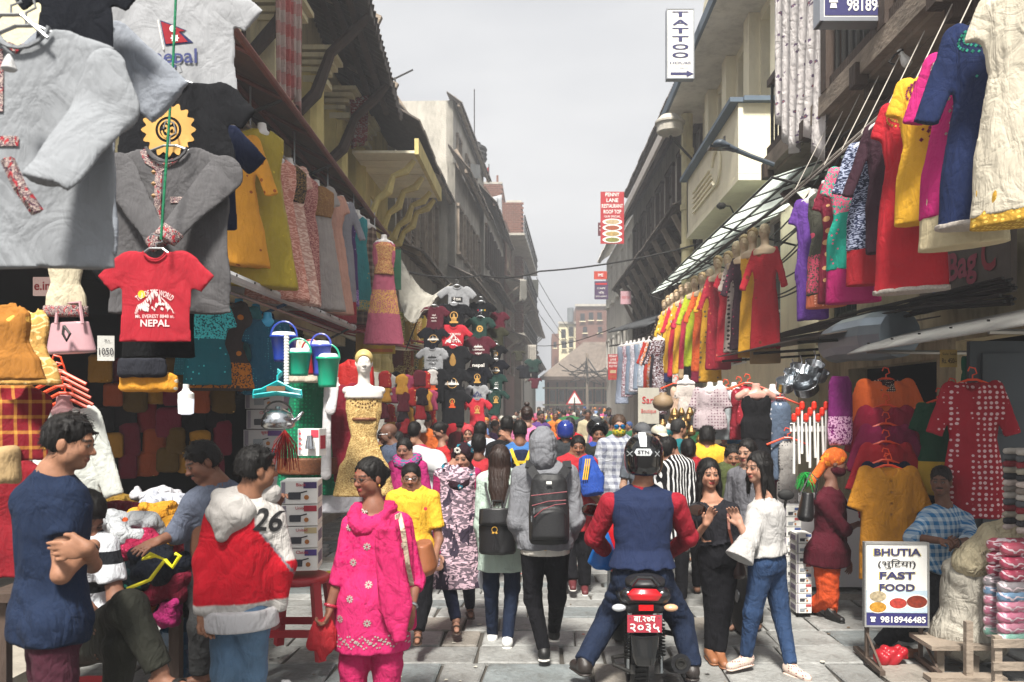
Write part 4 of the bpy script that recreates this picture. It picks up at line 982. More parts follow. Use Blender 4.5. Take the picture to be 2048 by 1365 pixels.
def prn(g,items,dv=0.0,off=.004):
 """items: (material, fn(mb, c, r, up, k)) drawn on the chest"""
 for m_,fn in items:
  mb=MB();fn(mb,g.c+g.f*.3+UP*dv,g.r,UP,g.k);print_on(g.F,mb,-np.array(g.f),'print',m_,g.rt,off,start=0)
def ink(c,n=None):return mat('ink_'+c,c,.75,.12,20,0)
def T_(txt,v,size,width=None,bold=.01,arc=0,u=0):return lambda mb,c,r,up,k:text_into(mb,txt,c+up*v*k+r*u*k,r,up,size*k,width*k if width else None,bold,arc=arc*k if arc else 0)
def poly2(mb,c,r,up,k,pts,z=0):f=r.cross(up);mb.poly([c+r*x*k+up*y*k-f*z for x,y in pts],tuple(r.cross(up)*-.0008))
def ring(mb,c,r,up,k,R0,R1,n=36,wav=0,wn=16,v=0):
 vs=[]
 for i in range(n):
  a=2*math.pi*i/n;R2=R1*(1+wav*math.cos(wn*a));vs += [c+(r*math.cos(a)*R0+up*(math.sin(a)*R0+v))*k,c+(r*math.cos(a)*R2+up*(math.sin(a)*R2+v))*k]
 mb.add(vs,[(2*i,2*i+1,(2*i+3) % (2*n),(2*i+2) % (2*n)) for i in range(n)])
def mountain(mb,c,r,up,k,s=1.0,v=0,seed=1):
 rr_=random.Random(seed);pts=[(-.15,-.06),(-.13,0),(-.09,.02),(-.05,.06),(-.02,.1),(.0,.12),(.03,.08),(.07,.04),(.11,.0),(.15,-.06)]
 for i in range(len(pts)-1):
  x0,y0=pts[i];x1,y1=pts[i+1]
  for j in range(3):
   t0,t1=j/3,(j+.72)/3;xa,xb=x0+(x1-x0)*t0,x0+(x1-x0)*t1;ya,yb=y0+(y1-y0)*t0,y0+(y1-y0)*t1;d=rr_.uniform(.015,.05)
   poly2(mb,c+up*v*k,r,up,k*s,[(xa,ya),(xb,yb),(xb+.01,yb-d),(xa+.012,max(-.06,ya-d*1.6))][::-1])
 for i in range(16):
  x=rr_.uniform(-.12,.12);y=rr_.uniform(-.055,.02-abs(x)*.2);w_=rr_.uniform(.012,.03);poly2(mb,c+up*v*k,r,up,k*s,[(x,y),(x+w_,y-.012),(x+w_*1.3,y+.004),(x+w_*.4,y+.016)])
def skyline(mb,c,r,up,k,v=0,s=1.0):
 for x,h_,w_ in ((-.12,.05,.03),(-.085,.09,.02),(-.05,.06,.03),(-.01,.12,.035),(.035,.07,.025),(.07,.1,.02),(.105,.055,.03)):
  poly2(mb,c+up*v*k,r,up,k*s,[(x-w_,-.01),(x+w_,-.01),(x+w_*.7,h_*.35),(x+w_*.35,h_*.4),(x,h_),(x-w_*.35,h_*.4),(x-w_*.7,h_*.35)])
def seated(mb,c,r,up,k,v=0,s=1.0):
 poly2(mb,c+up*v*k,r,up,k*s,[(-.08,-.09),(.08,-.09),(.085,-.065),(.05,-.05),(.05,.0),(.03,.03),(.012,.035),(.02,.055),(.018,.08),(0,.1),(-.018,.08),(-.02,.055),(-.012,.035),(-.03,.03),(-.05,.0),(-.05,-.05),(-.085,-.065)])
BK,WH,RD=cloth('tee_black','17181c',fold=.3),cloth('tee_white','a4a6aa',fold=.25),cloth('tee_red','b01c2e',fold=.25)
NAVYT,GRT,MRT,OLV=cloth('tee_navy','1a2236'),cloth('tee_grey','9a9ca0'),cloth('tee_maroon','5a1c2c'),cloth('tee_green','24403a')
I={k:ink(v) for k,v in dict(w='e8e4de',navy='2b3468',red='c02838',gold='c89a50',blk='0d0d0e',or_='e0581c',yel='e8b018',dk='101014',grn='3c8a5a',blu='2a52a0').items()}
# ---- front left column
ng='shirts hung one above another on the green cord'
g=tee('pale grey t-shirt printed with a Nepal flag and the word nepal',352,-42,196,4.25,WH,250,group=ng);g.c=P(345,72,4.2);g.c.y=g.top.y;g.k=.92
def flag(mb,c,r,up,k):
 o=Vector((-.03,.03));poly2(mb,c,r,up,k,[(-.075,.09),(.055,.04),(.02,.035),(.07,-.02),(-.05,-.03)][::-1])
prn(g,[(I['navy'],lambda mb,c,r,up,k:poly2(mb,c,r,up,k,[(-.082,.1),(.065,.042),(.03,.036),(.1,-.024),(-.055,-.038)][::-1]))],0,.003)
prn(g,[(I['red'],flag)],0,.0055)
prn(g,[(I['w'],lambda mb,c,r,up,k:(ring(mb,c-r*.01*k+up*.05*k,r,up,k,0.001,.018,14),ring(mb,c+r*.0*k+up*-.0*k,r,up,k,.001,.02,24,.25,8),poly2(mb,c,r,up,k,[(-.095,.1),(-.088,.1),(-.058,-.06),(-.066,-.06)]))),(I['navy'],T_('nepal',-.1,.11,.24,.012))],0,.008)
g=tee('black t-shirt with a round gold medallion and om sign',352,166,372,4.2,BK,245,group=ng);g.c=P(340,262,4.2);g.c.y=g.top.y;g.k=.8
prn(g,[(I['gold'],lambda mb,c,r,up,k:(ring(mb,c,r,up,k,.08,.155,96,.1,16),ring(mb,c,r,up,k,.055,.064,40)))],0,.004)
prn(g,[(I['gold'],T_('ॐ',-.02,.14,.085,.012))],0,.007)
t_b=tee('plain black shirt hanging low behind the red child shirt',318,470,716,4.5,cloth('black_cot','111215'),150,name='t_shirt',hang=None,group=ng)
GK=cloth('grey_handloom','5d5c5e',pat=('vs','555456',60,.5),fold=.35);TRIM=cloth('woven_trim','4a2740',pat=('swirl','b9a9a0',60,.55,'a03038'))
def strip_on(g,pts,w_,m_,name='trim',off=.005):
 mb=MB();pts=[Vector(p) for p in pts];fine=[]
 for i in range(len(pts)-1):
  for j in range(5):fine.append(pts[i].lerp(pts[i+1],j/5))
 fine.append(pts[-1]);vs=[]
 for i,p in enumerate(fine):
  d=(fine[min(i+1,len(fine)-1)]-fine[max(i-1,0)]).normalized();n=d.cross(g.f).normalized();vs += [p+n*w_/2,p,p-n*w_/2]
 mb.add([v+g.f*.25 for v in vs],[f_ for i in range(len(fine)-1) for f_ in ((3*i,3*i+1,3*i+4,3*i+3),(3*i+1,3*i+2,3*i+5,3*i+4))]);return print_on(g.F,mb,-np.array(g.f),name,m_,g.rt,off,start=0)
g=tee('charcoal handloom kurta with patterned collar and sleeves folded across',340,298,628,4.15,GK,252,sleeve='none',name='kurta',group=ng);g2=g
for a_,b_ in (((235,345,4.12),(322,490,4.02)),((448,350,4.12),(330,478,3.98))):
 Fs=Field();pa,pb=np.array(P(*a_)),np.array(P(*b_));Fs.rc(pa,pb,.095,.05,.02,cut='b',flat=((0,1,0),5));Fs.wrinkle(pa-1,pa+1,.006,26,5,.8);o=fobj(Fs,'sleeve',GK,g.rt,.008)
 g3=Gar();g3.F,g3.f,g3.rt=Fs,g.f,g.rt;d_=(Vector(pb)-Vector(pa)).normalized();n_=d_.cross(Vector((0,1,0))).normalized();e=Vector(pb)-d_*.03;Fc=Field();Fc.rc(e-d_*.03,e+d_*.035,.06,.056,0,cut='ab',flat=((0,1,0),2.2));fobj(Fc,'cuff',TRIM,g.rt,.007)
strip_on(g,[P(px,py,4.15) for px,py in ((288,302),(300,325),(325,340),(352,325),(368,302))],.032,TRIM,'collar_band');strip_on(g,[P(px,py,4.15) for px,py in ((322,340),(320,400),(318,455))],.035,TRIM,'placket');strip_on(g,[P(345,403,4.15),P(372,403,4.15)],.03,TRIM,'pocket_trim')
for py in (345,368,392):mb=MB();mb.lathe(P(307,py,4.05),[(.001,-.012),(.012,0),(.001,.012)],8);mb.build('toggle',mat('wood_toggle','a8845c',.6),g.rt)
g=tee('small red child t-shirt printed TOP OF THE WORLD with a mountain',312,504,684,3.95,RD,150,group=ng,h=.007);g.c=P(312,605,3.95);g.k=.5
W_2=ink('dcc8c6')
prn(g,[(W_2,T_('TOP OF THE WORLD',.085,.075,.36,.012,arc=.26)),(W_2,lambda mb,c,r,up,k:mountain(mb,c,r,up,k,1.25,-.03)),(W_2,T_('Mt. EVEREST 8848 m.',-.135,.045,.36,.008)),(W_2,T_('NEPAL',-.2,.09,.27,.018)),(I['yel'],lambda mb,c,r,up,k:ring(mb,c-r*.12*k+up*.07*k,r,up,k,.001,.036,18))],0,.004)
MB().tube([P(352,-10,4.05),P(345,150,3.98),P(335,290,3.9),P(322,480,3.85)],.006,6).build('cord',cloth('green_cord','1f7a54'),thing('cord','green cord that the column of shirts hangs from','cord',tuple(P(350,0,4))))
g=tee('dark navy shirt with only its sleeve tip showing past the grey kurta',420,250,460,4.7,cloth('navy_s','1c2540'),110,sdrop=1.2,hang=None)
PG=cloth('pale_grey_cotton','8e9297',fold=.3,var=.12)
tee('dark navy t-shirt with a pale blue sleeve at the top left corner',150,-60,120,2.95,cloth('deep_navy','10141d'),180,hang=None)
gl=tee('light grey shirt hanging behind the big pullover',170,40,512,3.1,cloth('pg2','8c929c'),130,hang=None)
g=tee('large pale grey kurta pullover with woven trim and folded sleeve',52,62,536,2.6,PG,365,sleeve='none',name='kurta',h=.007)
Fs=Field();pa,pb=np.array(P(212,215,2.56)),np.array(P(90,365,2.42));Fs.rc(pa+(0,0,.12),pa,.06,.085,.05,flat=((0,1,0),4));Fs.rc(pa,pb,.09,.07,.05,cut='b',flat=((0,1,0),4));Fs.wrinkle(pa-1,pa+1,.007,22,2,.8);fobj(Fs,'sleeve',PG,g.rt,.007)
mb=MB();mb.tube([P(15,320,2.36),P(40,375,2.36),P(75,425,2.38)],.018,6);mb.build('cuff',TRIM,g.rt)
strip_on(g,[P(30,105,2.6),P(60,68,2.6),P(105,48,2.6)],.045,TRIM,'collar_band');strip_on(g,[P(2,105,2.6),P(4,230,2.6)],.04,TRIM,'placket');strip_on(g,[P(-5,288,2.6),P(48,288,2.6)],.03,TRIM,'pocket_trim')
hanger(g.rt,P(22,30,2.55),g.r,WIRE,.11,.07)
mb=MB();mb.lathe(P(18,130,2.45),[(.004,.03),(.012,.015),(.022,-.012),(.018,-.016)],10);mb.build('tassel',cloth('tassel_white','c8c8c8'),g.rt)
# ------------------------------------------------------------------ rows of garments
def C(n_,c,pat=None,fold=.34,**k):return cloth('cl_'+n_,c,pat,fold=fold,**k)
GOLDT=mat('gold_trim','c79a3c',.45,.4,60,.6,150,metal=.4);SILV=mat('silver_trim','b9b0a8',.5,.4,60,.6,150,metal=.3)
gr='dresses hanging in a row under the brown tin awning'
UD=[ ('orange yellow kurta with small printed motifs, nearest under the brown awning',468,268,530,8.0,C('amber','f0a414',('boti','a0521c',9,.12,-9,-8)),1.0,dict(hem=1.5,yaw=35,sleeve='long')),('cream lined dress edged with a lace border behind the amber kurta',480,300,546,8.6,C('creamlace','d9c7a4',('boti','9a7a4c',9,.1,-9,-1.0)),1.0,dict(hem=1.4,yaw=35,sleeve='none')),('long mustard green gown with a slim bodice and layered skirt',524,262,575,8.4,C('olivegold','b9a21e',('boti','d8c040',12,.1,-9,-8),rough=.5),1.0,dict(hem=1.7,yaw=40,sleeve='none',folds=7,amp=.12)),('salmon pink gown with lace bodice beside the mustard gown',556,318,600,9.0,C('salmon','d98a78',('swirl','e8b4a4',9,.6)),.9,dict(hem=1.8,yaw=40,sleeve='none',folds=11,amp=.1)),('pale pink gown with a black beaded bodice',578,330,608,9.5,C('blushw','dba898',('swirl','e8cabc',6,.6)),.9,dict(hem=1.9,yaw=40,sleeve='short',folds=11,amp=.1,bod=('17110f',.42))),('dusty rose lace gown with long narrow skirt',604,352,612,10.1,C('dustrose','a85a58',('swirl','d09a90',14,.55)),.9,dict(hem=1.2,yaw=40,sleeve='none',folds=7)),('grey tulle skirt gown with a gold brown cropped bodice',632,372,620,10.8,C('tulle','b4aca8'),1.05,dict(hem=1.7,yaw=35,sleeve='short',folds=15,amp=.11,bod=('9a6a3c',.4))),('peach net gown with a ruffled lower hem',660,390,628,11.4,C('peach','e0a893'),.9,dict(hem=1.7,yaw=35,sleeve='short',folds=12,amp=.12)),('light grey long kurta between the peach and purple garments',682,402,604,12.0,C('lgrey','9c9ca6'),.8,dict(hem=1.3,yaw=35,sleeve='long',under=(C('crim','a8182c'),.3))),('purple sari cloth with a gold dotted border',696,415,612,12.4,C('purp','4c2a78',('boti','b08ad0',14,.12,-9,-1.2)),.6,dict(hem=1.3,yaw=35,sleeve='none')),('bright teal kurta with a gold edged hem',714,430,622,12.9,C('teal','0c97a0',('boti','c8b060',14,.1,-9,-1.3),rough=.5),.75,dict(hem=1.5,yaw=30,sleeve='none',folds=6,amp=.12)),('brown checked shawl hanging below the end of the brown awning',734,448,650,13.4,C('brownchk','5a4238',('plaid','9c8878',9,.6)),.7,dict(hem=1.4,yaw=30,sleeve='none',folds=7,amp=.1)),]
for (lb,px,yt,yb,Y,m,w_,o) in UD:
 bod=o.pop('bod',None);g=garment(lb,'dress',px,yt,yb,Y,m,w_*1.18,group=gr,topm=PLW,**o)
 if bod:
  F=Field();a=np.array(g.top);L2=bod[1];s_=.19*w_*1.24;F.loft(a-(0,0,L2),a-(0,0,.015),[0,.45,.85,1],[s_*.82,s_*1.0,s_*.97,s_*.5],[s_*.42,s_*.48,s_*.45,s_*.4],np.array(g.r),0);fobj(F,'bodice',C('bod'+bod[0],bod[0],('swirl','b08a50',20,.75)),g.rt,.014)
g=garment('pink net gown with gold embroidery hanging from the corner of the brown awning','dress',768,480,690,12.6,C('pinknet','c8607c',('boti','d8a860',8,.2,-1.1,-.75)),.85,yaw=20,sleeve='none',hem=1.9,folds=14,amp=.11,name='gown',h=.014)
F=Field();a=np.array(g.top);F.loft(a-(0,0,.52),a-(0,0,.02),[0,.4,.85,1],[.15,.125,.15,.09],[.09,.08,.085,.05],np.array(g.r),0);fobj(F,'bodice',C('coralbod','b8604c',('swirl','d8b070',20,.5)),g.rt,.013)
# ---- brown tin awning
t=thing('awning','long brown tin awning with a painted pipe frame over the hanging gowns','awning',(-3,12,5))
a,b=Vector((-2.55,6.4,4.98)),Vector((-2.85,15.8,4.98));c_,d_=Vector((-3.9,15.8,5.65)),Vector((-3.9,6.4,5.65))
sheet(t,a,b,c_,d_,TINB,8,1,.006)
PIPE=mat('red_brown_pipe','6a2f22',.6,.3,6,.2,30)
MB().tube([a,b],.035,7).build('edge_pipe',PIPE,t);MB().tube([a.lerp(d_,.5)-UP*.05,b.lerp(c_,.5)-UP*.05],.03,7).build('edge_pipe',PIPE,t)
for i in range(9):
 u=i/8;MB().tube([a.lerp(b,u)-UP*.02,d_.lerp(c_,u)-UP*.05],.025,6).build('rib',PIPE,t)
 if i % 2 == 0:MB().tube([a.lerp(b,u),Vector((-3.85,6.4+9.4*u,4.5))],.02,6).build('brace',IRON,t)
t=thing('clothes_rail','galvanised rail under the brown awning carrying the gowns','rail',(-3,11,4.7));MB().tube([(-2.98,7,4.62),(-2.75,14.5,4.62)],.022,8).build('rail',WIRE,t)
for i in range(6):MB().tube([(-2.98+.04*i,7.2+i*1.4,4.62),(-2.98+.04*i,7.2+i*1.4,5.05)],.01,5).build('drop_rod',WIRE,t)
t=thing('awning','white rolled sheet awning with rivets over the kitchenware stall','awning',(-2.8,9.5,3));TARP=mat('white_sheet','c9cbcd',.7,.15,3,.2,20,dirt=.25)
F_=lambda u,v:(-2.78-1.05*v,6.2+6.3*u,2.98+.22*v+.09*math.sin(v*3.1)+.012*math.sin(u*40))
MB().grid(F_,60,8,thick=(0,0,.02)).build('sheet',TARP,t);MB().tube([(-2.76,6.2,2.97),(-2.76,12.5,2.97)],.05,8).build('hem_roll',TARP,t)
for i in range(13):MB().lathe((-2.705,6.6+i*.48,2.98),[(.012,-.004),(.012,.004)],6,axis=(1,0,0)).build('rivet',IRON,t)
for z_,x_ in ((2.88,-2.9),(2.8,-3.05)):MB().tube([(x_,6.2,z_),(x_,12.4,z_)],.02,6).build('pipe',WIRE,t)
MB().beam((-2.75,12.3,2.95),(-3.7,12.0,2.4),.03,.03).build('brace',IRON,t);MB().beam((-2.75,9.3,2.95),(-3.8,9.3,2.5),.03,.03).build('brace',mat('blue_paint','2a5a86',.6),t)
for k,(x0,y0,x1,y1,z_) in enumerate(((-2.6,12.9,-3.8,12.9,2.9),(-2.0,14.6,-3.6,14.9,2.75))):
 t=thing('awning',['red cloth awning sagging beyond the kitchenware stall','cream perforated sheet awning above the gold mannequin'][k],'awning',(x0,y0,z_))
 f=lambda u,v:(x0+(x1-x0)*u,y0+(1.4+.6*k)*v-.3,z_+.35*u+.25*v-.12*math.sin(u*3.14)+.02*math.sin(v*12))
 MB().grid(f,16,10,thick=(0,0,.015)).build('sheet',[translucent(C('redtarp','a8202a',fold=.3),.4,'d01c24'),translucent(mat('cream_sheet','c4b8a0',.8,.2,4,.2,dirt=.4),.3,'d8ccb0')][k],t)
 for i in range(4):MB().tube([f(0,i/3),f(1,i/3)],.015,5).build('rib',mat('red_pipe','96202a',.6),t)
# ---- turquoise kurtas under white awning
BLB=mat('blue_bust','2aa0d0',.4,.05,5,.02)
for (lb,px,yt,yb,Y,m,w_,o) in [ ('teal kurta with a sequinned yoke, on a blue bust nearest the red shirt',415,605,770,8.1,C('tealk','0a6c7c',('boti','4fd0d8',20,.15,-.35,0)),1.0,{}),('grey brown kurta with orange motifs near the hem, on a blue bust',445,605,782,8.4,C('taupek','453a38',('boti','c87a28',7,.16,-.85,-.6)),1.2,dict(hem=1.6,folds=9,amp=.1)),('bright cyan kurta on a blue bust under the white awning',478,612,775,8.8,C('cyank','10929e',rough=.5),1.0,{}),('shiny dark blue sequinned kurta on a blue bust',512,622,788,9.3,C('dkblue','0a2440',('dots','1a86b0',50,.25),rough=.4),.9,{}),('black kurta half hidden behind the dark blue sequinned one',497,660,800,9.5,C('blackk','101014'),.9,{}),]:garment(lb,'kurta',px,yt,yb,Y,m,w_,yaw=30,group='kurtas on blue busts under the white awning',topm=BLB,**o)
# ---- right upper row on the line
gr='garments on busts along the line below the timber balcony'
X_R=2.6
def RY(px):return CF*X_R/(px-CX)
RU=[ ('purple long dress with black cuffs, farthest along the line',1626,395,640,C('violet','6a3c9c'),.85,dict(hem=.9,sleeve='short')),('olive grey kurta with pink roses and a scalloped orange hem',1652,378,590,C('olvros','55554a',('boti','c8506a',9,.2,-.95,-.6)),.85,dict(sleeve='none',under=(C('orlace','d8704c',('dots','f0b098',40,.3)),.12))),('maroon kurta with gold leaf motifs and draped scarf',1680,360,605,C('marleaf','86203a',('dots','d0a070',9,.22)),.9,dict(sleeve='short')),('sea green kurta with pink embroidery over a magenta skirt',1706,330,540,C('seagr','0aa892',('boti','d0587a',30,.2,-.4,0)),.95,dict(sleeve='short',under=(C('mag2','b8106a'),.28))),('navy and white patterned shrug above a red flared skirt',1742,280,500,C('navpat','2c3450',('swirl','a0a8c0',14,.6)),.8,dict(sleeve='34',under=(C('redg','b01828'),.28))),('dark brown kurta with a grey spotted shawl',1772,240,505,C('dkplum','3e2430'),.75,dict(sleeve='long',hem=1.0,under=None)),('grey and white dotted shawl hanging beside the red dress',1798,245,540,C('greydot','b0a69c',('dots','6a5f5a',12,.28)),.5,dict(sleeve='none',hem=1.1,folds=6,amp=.15)),('bright red long dress with an embroidered shoulder and white lace hem',1822,200,585,C('brred','c01428'),1.0,dict(sleeve='short',hem=1.25,trim=(SILV,.03),panel=(GOLDT,0))),('sunny yellow kurta with a button tassel front',1866,150,445,C('sunyel','f2b50c'),1.05,dict(sleeve='short',hem=1.15,placket=(mat('magenta_bead','b0186a',.6),8),panel=(C('emb_p','9a2a5a'),12))),('magenta long kurta with a white and gold embroidered front',1925,95,430,C('magk','cc0c78'),1.1,dict(sleeve='34',hem=1.2,panel=(SILV,26),under=(C('cream_l','d8c8a0',('dots','c04060',9,.15)),.2))),('navy blue long kurta with a peacock green embroidered shoulder',1985,40,450,C('navk','1b2a52'),1.15,dict(sleeve='long',hem=1.25,panel=(C('emb_g','2a9a80'),4),trim=(SILV,.03))),('cream tunic at the right edge over a gold lace underskirt',2060,-30,425,C('cream_t','d6cdb8'),1.15,dict(sleeve='short',hem=1.25,under=(C('gold_l','c89a28',('dots','e8c860',40,.3)),.06))),]
for (lb,px,yt,yb,m,w_,o) in RU:garment(lb,'kurta',px,yt,yb,RY(px),m,w_*1.08,yaw=-42+(px % 7)*3-8,group=gr,topm=PLW,q=1.0,**o)
t=thing('washing_line','white rope line carrying the row of kurtas on the right','rope',(2.6,7,4))
for dx,dz in ((0,0),(.03,.06)):MB().tube([(X_R+dx,3.4,4.12+dz),(X_R+dx,6,4.02+dz),(X_R+dx,9.2,4.0+dz)],.009,6).build('rope',mat('rope','b8b2a8',.8),t)
for i in range(11):y_=4.2+i*.45;MB().tube([(X_R,y_,4.03),(3.0,y_+.2,4.75)],.005,5).build('tie',mat('rope',''),t)
# ---- mannequins under the glass canopy
gr='mannequins in bright dresses lined up under the glass canopy';HM=mat('mannequin_hair','b89c72',.6,.2,20,.4,60)
YL,RDD,ORG='f0b010','c4162c','e0601c'
ML=[(1530,495,700,11.0,RDD,'red sleeved dress with brown floral yoke',('boti','7a3a1c',9,.2,-9,-8),'long','c0a070'),(1506,503,715,11.45,YL,'yellow gathered dress with small red motifs',('boti','a0481c',9,.15,-9,-8),'none',None),(1489,515,700,11.9,'3c2430','dark plum dress with pink flecks',('dots','a03a5a',12,.12),'long',None),(1474,525,705,12.3,'b8a8a0','grey and black spotted dress',('dots','2c2024',16,.32),'34',None),(1457,545,725,12.8,'c82038','red floral short sleeved dress',('boti','e88a70',10,.16,-9,-8),'short',None),(1436,552,740,13.4,'a81c34','crimson jacket dress',('boti','d07050',14,.15,-9,-8),'long',None),(1420,575,765,14.0,YL,'yellow and grey leaf printed dress',('dots','6a6450',12,.25),'34',None),(1405,582,745,14.5,ORG,'orange beaded kurta',('dots','c03020',20,.2),'long','8a1c3c'),(1390,588,735,15.0,'b8c410','lime green kurta over a black skirt',None,'long','17171a'),(1377,598,740,15.5,'d42c50','rose pink fitted kurta',None,'long','d8b890'),(1365,603,750,16.0,YL,'yellow flowered kurta over a white skirt',('boti','e8e0d0',9,.2,-9,-8),'long','e0dcd6'),(1355,612,755,16.5,'d01c3c','bright crimson kurta',None,'long',None),(1346,617,748,17.0,YL,'plain golden yellow kurta',None,'long','2c3a70'),(1338,622,742,17.5,'f0c020','lemon kurta with pale flowers',('boti','f4e8b0',9,.2,-9,-8),'long','b01830'),(1330,630,748,18.1,'2c2224','dark patterned kurta at the far end',('dots','8a7a60',14,.2),'long','d8ccb0')]
for i,(px,yt,yb,Y,c_,lb,pat,sl_,und) in enumerate(ML):
 garment('mannequin wearing a '+lb,'mannequin',px,yt,yb,Y,C('ml%d' % i,c_,pat),.88,yaw=-38+(i % 3)*8,sleeve=sl_,top='head',topm=MSKIN,hm=HM if i % 3 else None,q=.95,group=gr,name='mannequin',hem=1.25,folds=8,amp=.08,under=(C('und%d' % i,und),.18) if und else None)
t=thing('canopy','sloping glass canopy on a black iron frame over the mannequins','canopy',(3,14,4.3));GL=mat('frosted_glass','cfe0d4',.35,.2,4,.1,20,dirt=.35)
translucent(GL,.8,'f4faf6')
a,b,c_,d_=Vector((2.6,9.6,4.4)),Vector((2.6,20.6,4.5)),Vector((3.7,19.5,4.85)),Vector((3.7,9.6,4.78))
for i in range(12):
 for j in range(3):
  u0,u1,v0,v1=i/12+.003,(i+1)/12-.003,j/3+.008,(j+1)/3-.008;q=lambda u,v:a.lerp(b,u).lerp(d_.lerp(c_,u),v)
  MB().poly([q(u0,v0),q(u1,v0),q(u1,v1),q(u0,v1)],(0,0,.008)).build('glass_pane',GL,t)
 MB().tube([a.lerp(b,i/12)-UP*.02,d_.lerp(c_,i/12)-UP*.02],.011,6).build('rib',IRON,t)
for v in (0,.333,.666):MB().tube([a.lerp(d_,v)-UP*.02,b.lerp(c_,v)-UP*.02],.015,6).build('bar',IRON,t)
for i in range(0,13,3):MB().tube([a.lerp(b,i/12),Vector((3.7,a.lerp(b,i/12).y,4.15))],.016,6).build('brace',IRON,t)
MB().tube([(2.75,9.5,4.12),(2.62,18.8,4.3)],.02,6).build('hanging_rail',IRON,thing('rail','black iron rail the mannequins hang from','rail',(2.7,14,4.2)))
# ---- wall of printed t-shirts on the left centre
cols_={'b':BK,'w':GRT,'r':cloth('tee_red2','c42034'),'m':MRT,'n':cloth('tee_dk','14161f'),'g':OLV,'o':cloth('tee_olive','3a3a2c')}
TW=[ (914,572,60,'w','script','light grey t-shirt with a black script badge, top of the shirt wall'),(908,607,66,'b','deity','black t-shirt with a small gold deity figure'),(907,650,60,'r','everest','red t-shirt with a white mountain print in the shirt wall'),(906,692,64,'b','face','black t-shirt with a large gold face print'),(905,737,64,'b','sky','black t-shirt with a white stupa skyline print'),(905,780,62,'b','seat','black t-shirt with a small orange seated figure low on the shirt wall'),(868,612,50,'m','lines','maroon t-shirt with white lettering, upper corner of the shirt wall'),(867,655,50,'n','sky','dark t-shirt with a white mountain arc print beside the red one'),(865,695,54,'w','kath','grey t-shirt reading kathmandu nepal'),(866,738,60,'b','seatO','black t-shirt with an orange seated figure and gold halo'),(962,604,48,'b','bars','black t-shirt with small coloured squares on the chest'),(960,634,52,'g','ring','dark green t-shirt with a round gold pattern'),(957,673,56,'m','kath','maroon t-shirt reading kathmandu nepal'),(957,707,52,'b','nepal','black t-shirt with the word nepal in large white letters'),(955,735,52,'n','deity','dark navy t-shirt with a gold deity print'),(955,770,46,'w','everest2','grey t-shirt with a mountain arc print'),(955,797,44,'r','deity','bright red t-shirt with a gold figure near the crowd'),(997,624,32,'m',None,'plain maroon t-shirt on the right edge of the shirt wall'),(993,654,36,'o','dk','olive t-shirt with a dark print'),(992,690,34,'b','ring','black t-shirt with a tiny round print'),(992,720,38,'n','sky','charcoal t-shirt with a pale peak print'),(993,748,38,'g','lines','green t-shirt with pale lettering'),(992,779,40,'g','deity','bottle green t-shirt with a yellow emblem')]
